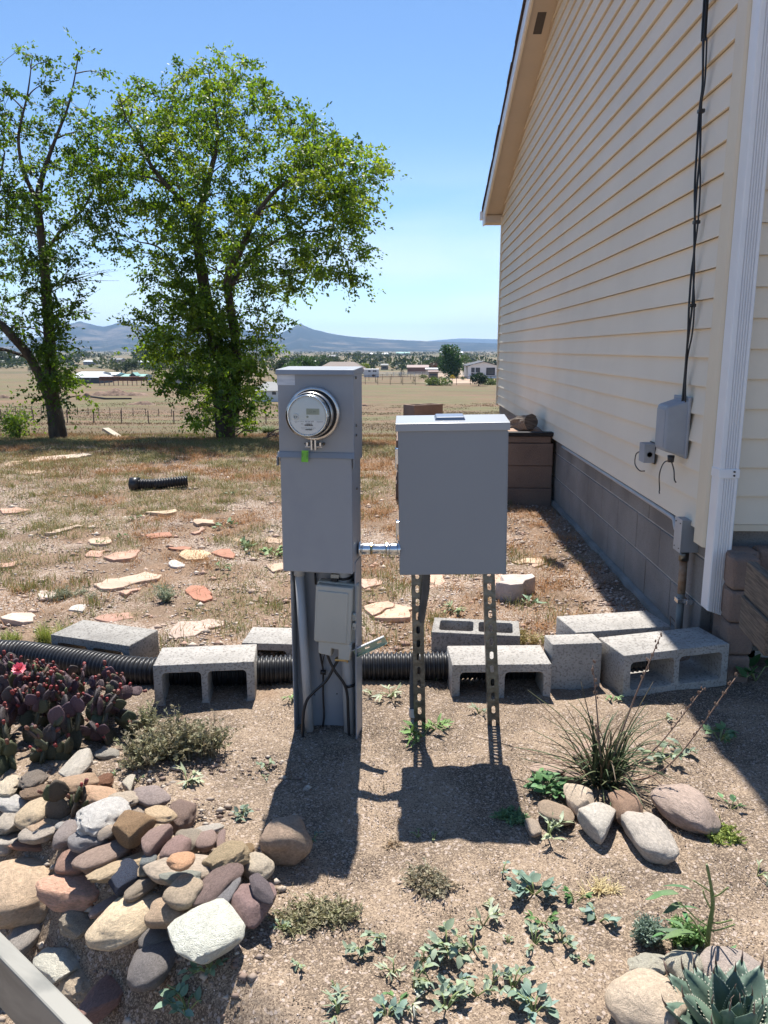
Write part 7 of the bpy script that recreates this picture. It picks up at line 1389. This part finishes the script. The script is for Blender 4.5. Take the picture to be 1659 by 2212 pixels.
for a in [
 ('poplar_tree', 'tall dark green poplar clump left of the white house', 972, 800, 40, 57, 262, G1, 'column', 'tree', 4200), ('poplar_tree', 'slimmer lighter poplar right of the big dark one', 1003, 795, 20, 40, 285, [(.09, .15, .04), (.07, .12, .03)], 'column', 'tree', 1800), ('juniper_bush', 'round dark juniper bush by the gate in front of the white house', 1034, 828, 28, 21, 196, [(.02, .045, .018), (.03, .055, .02)], 'round', 'bush', 2600),
 ('broad_tree', 'wide olive green tree behind the pinkish shed', 945, 797, 44, 22, 330, G3, 'round', 'tree', 2200), ('red_bush', 'rusty red leafed tree left of the poplars', 980-43, 798, 15, 20, 318, RD_, 'round', 'tree', 900), ('yellow_tree', 'yellow-green tree left above the meter box corner', 790-5, 785, 22, 17, 330, YG, 'round', 'tree', 1100), ('yellow_tree', 'small yellow-green tree above the brown roof', 757, 783, 13, 15, 360, YG, 'round', 'tree', 700),
 ('juniper_tree', 'small dark conical juniper beside the shed', 868, 797, 12, 18, 275, [(.02, .045, .018)], 'cone', 'tree', 900), ('round_tree', 'round green tree far out above the trailer', 820, 764, 16, 12, 1000, G3, 'round', 'tree', 600), ('round_tree', 'small far green tree right of the round one', 838, 764, 8, 8, 1000, G3, 'round', 'tree', 400), ('round_tree', 'far green tree left of the round one', 772, 765, 18, 13, 900, G2, 'round', 'tree', 600),
 ('cottonwood_tree', 'bushy green tree directly above the meter box left corner', 655, 795, 55, 34, 250, [(.07, .13, .03), (.055, .10, .03)], 'round', 'tree', 2600), ('cottonwood_tree', 'lighter green bushy tree left of the meter box', 632, 800, 40, 30, 235, [(.08, .14, .035)], 'round', 'tree', 2000), ('cottonwood_tree', 'dark tree just right of the middle elm trunk', 612, 798, 30, 36, 245, [(.035, .06, .022)], 'round', 'tree', 1700), ('cottonwood_tree', 'far green tree above the ranch house', 690, 778, 36, 22, 420, [(.07, .11, .035)], 'round', 'tree', 1300), ('cottonwood_tree', 'dull green tree between elm and ranch house', 722, 776, 24, 18, 480, G3, 'round', 'tree', 900),
 ('cottonwood_tree', 'large pale green tree on the plain left of the middle elm', 330, 775, 62, 26, 520, [(.085, .12, .05), (.07, .10, .04)], 'round', 'tree', 2000), ('cottonwood_tree', 'green tree behind the dark barn', 285, 789, 28, 26, 300, G3, 'round', 'tree', 1500), ('cottonwood_tree', 'grey-green tree above the metal garage', 262, 788, 30, 18, 310, [(.09, .105, .06)], 'round', 'tree', 1200), ('cottonwood_tree', 'bright tree right of the metal garage', 330, 788, 22, 20, 300, [(.08, .13, .035)], 'round', 'tree', 1200), ('cottonwood_tree', 'bare-stemmed tree beyond the green barn', 350, 788, 20, 24, 310, [(.075, .09, .05)], 'round', 'tree', 900), ('cottonwood_tree', 'big olive tree at the left side of the middle elm', 408, 792, 34, 30, 290, G3, 'round', 'tree', 1700), ('cottonwood_tree', 'lower olive tree peeping left of the elm foliage', 385, 796, 22, 20, 280, G2, 'round', 'tree', 1100), ('cottonwood_tree', 'grey-green tree at the left edge of the plain', 8, 778, 44, 24, 480, [(.07, .085, .05)], 'round', 'tree', 1500), ('cottonwood_tree', 'small tree beside the leaning limb', 70, 786, 16, 14, 300, [(.06, .075, .035)], 'round', 'tree', 700), ('round_tree', 'round green tree seen through the left elm', 178, 762, 26, 14, 800, G2, 'round', 'tree', 700)]:
    nm, lab, px, pyb, wp, hp, Y, cols, shp, ct, n = a; fartree(nm, lab, px, pyb, wp, hp, Y, cols, shp, ct, n)
for i, (px, Y, hp, lab) in enumerate([(799-27, 212, 9, 'first little conifer sapling in the corral, nearest the meter box'), (832-20, 214, 9, 'sapling left of the tallest corral sapling'), (887-20, 216, 9, 'slim sapling right of the corral shelter'), (893+1, 213, 14, 'tallest sapling in the corral'), (877+80, 222, 8, 'sapling near the yellow bush')]): fartree('sapling', lab, px, 0, hp*.55, hp, Y, [(.03, .06, .02)], 'cone', 'sapling', 260, 'saplings in the corral')
fartree('yellow_bush', 'small bright yellow bush left of the white house porch', 977, 0, 11, 9, 243, [(.45, .33, .03)], 'round', 'bush', 300, None); 
for (px, Y, wp, hp, lab, c) in [(948, 200, 45, 8, 'wide green brush growing along the pipe fence', (.13, .17, .05)), (1062, 202, 30, 7, 'green brush right of the juniper bush', (.13, .17, .05)), (915, 245, 14, 7, 'grassy green bush in front of the shelter', (.15, .18, .06)), (1000, 240, 10, 6, 'low bush by the house drive', (.10, .12, .05))]: fartree('brush', lab, px, 0, wp, hp, Y, [c], 'round', 'bush', 900, 'brush along the corral fences')
# far woodland and scrub that reads as one mass
n = 4200; Yf = 380*(10**(rng.random(n)*1.05)); pxs = -500+2800*rng.random(n); P = []
for px, Y in zip(pxs, Yf):
    if noise.noise(Vector((px*.012, math.log(Y)*2.3, 4))) < -.02-(.12 if Y > 1800 else 0): continue
    x = (px-CX)/F*Y-.033*Y; P.append((x, Y))
P = np.array(P); zz = gz_np(P[:, 0], P[:, 1]); k = 34; m_ = len(P); sc_ = (2.2+3.2*rng.random(m_))[:, None, None]; dd = rng.normal(0, 1, (m_, k, 3)); dd /= np.linalg.norm(dd, axis=2, keepdims=True); dd[..., 2] = np.abs(dd[..., 2])*.9
Q = np.stack([P[:, 0], P[:, 1], zz], -1)[:, None]+dd*sc_; pa = np.array([(.04, .06, .03), (.055, .075, .035), (.035, .05, .03), (.075, .09, .04)]); cc = np.repeat(pa[rng.integers(0, 4, m_)], k, axis=0); v, t, c = leafcloud(Q.reshape(-1, 3), dd.reshape(-1, 3)+rng.normal(0, .7, (m_*k, 3)), np.repeat(sc_[:, 0, 0], k)*.55, cc)
tag(link('far_woodland', fast('far_woodland', v, t, c), 'farleaf'), 'far dark trees and scrub dotted over the plain below the mountains', 'trees', None, 'stuff')
# ============================================================ AIR
hz = MB().box(-26000, 26000, -800, 14600, -150, 420).mesh('haze'); hm = bpy.data.materials.new('haze'); hm.use_nodes = True; hn = hm.node_tree.nodes; hn.clear()
pv = hn.new('ShaderNodeVolumePrincipled'); pv.inputs['Color'].default_value = (.42, .65, 1.0, 1); pv.inputs['Density'].default_value = 7.5e-5; pv.inputs['Anisotropy'].default_value = .25; ho = hn.new('ShaderNodeOutputMaterial'); hm.node_tree.links.new(pv.outputs[0], ho.inputs['Volume'])
h_ = link('haze', hz, hm); tag(h_, 'thin blue summer haze over the valley', None, None, 'stuff')
print('OBJECTS', len(bpy.data.objects), 'TRIS', sum(len(m.polygons) for m in bpy.data.meshes))
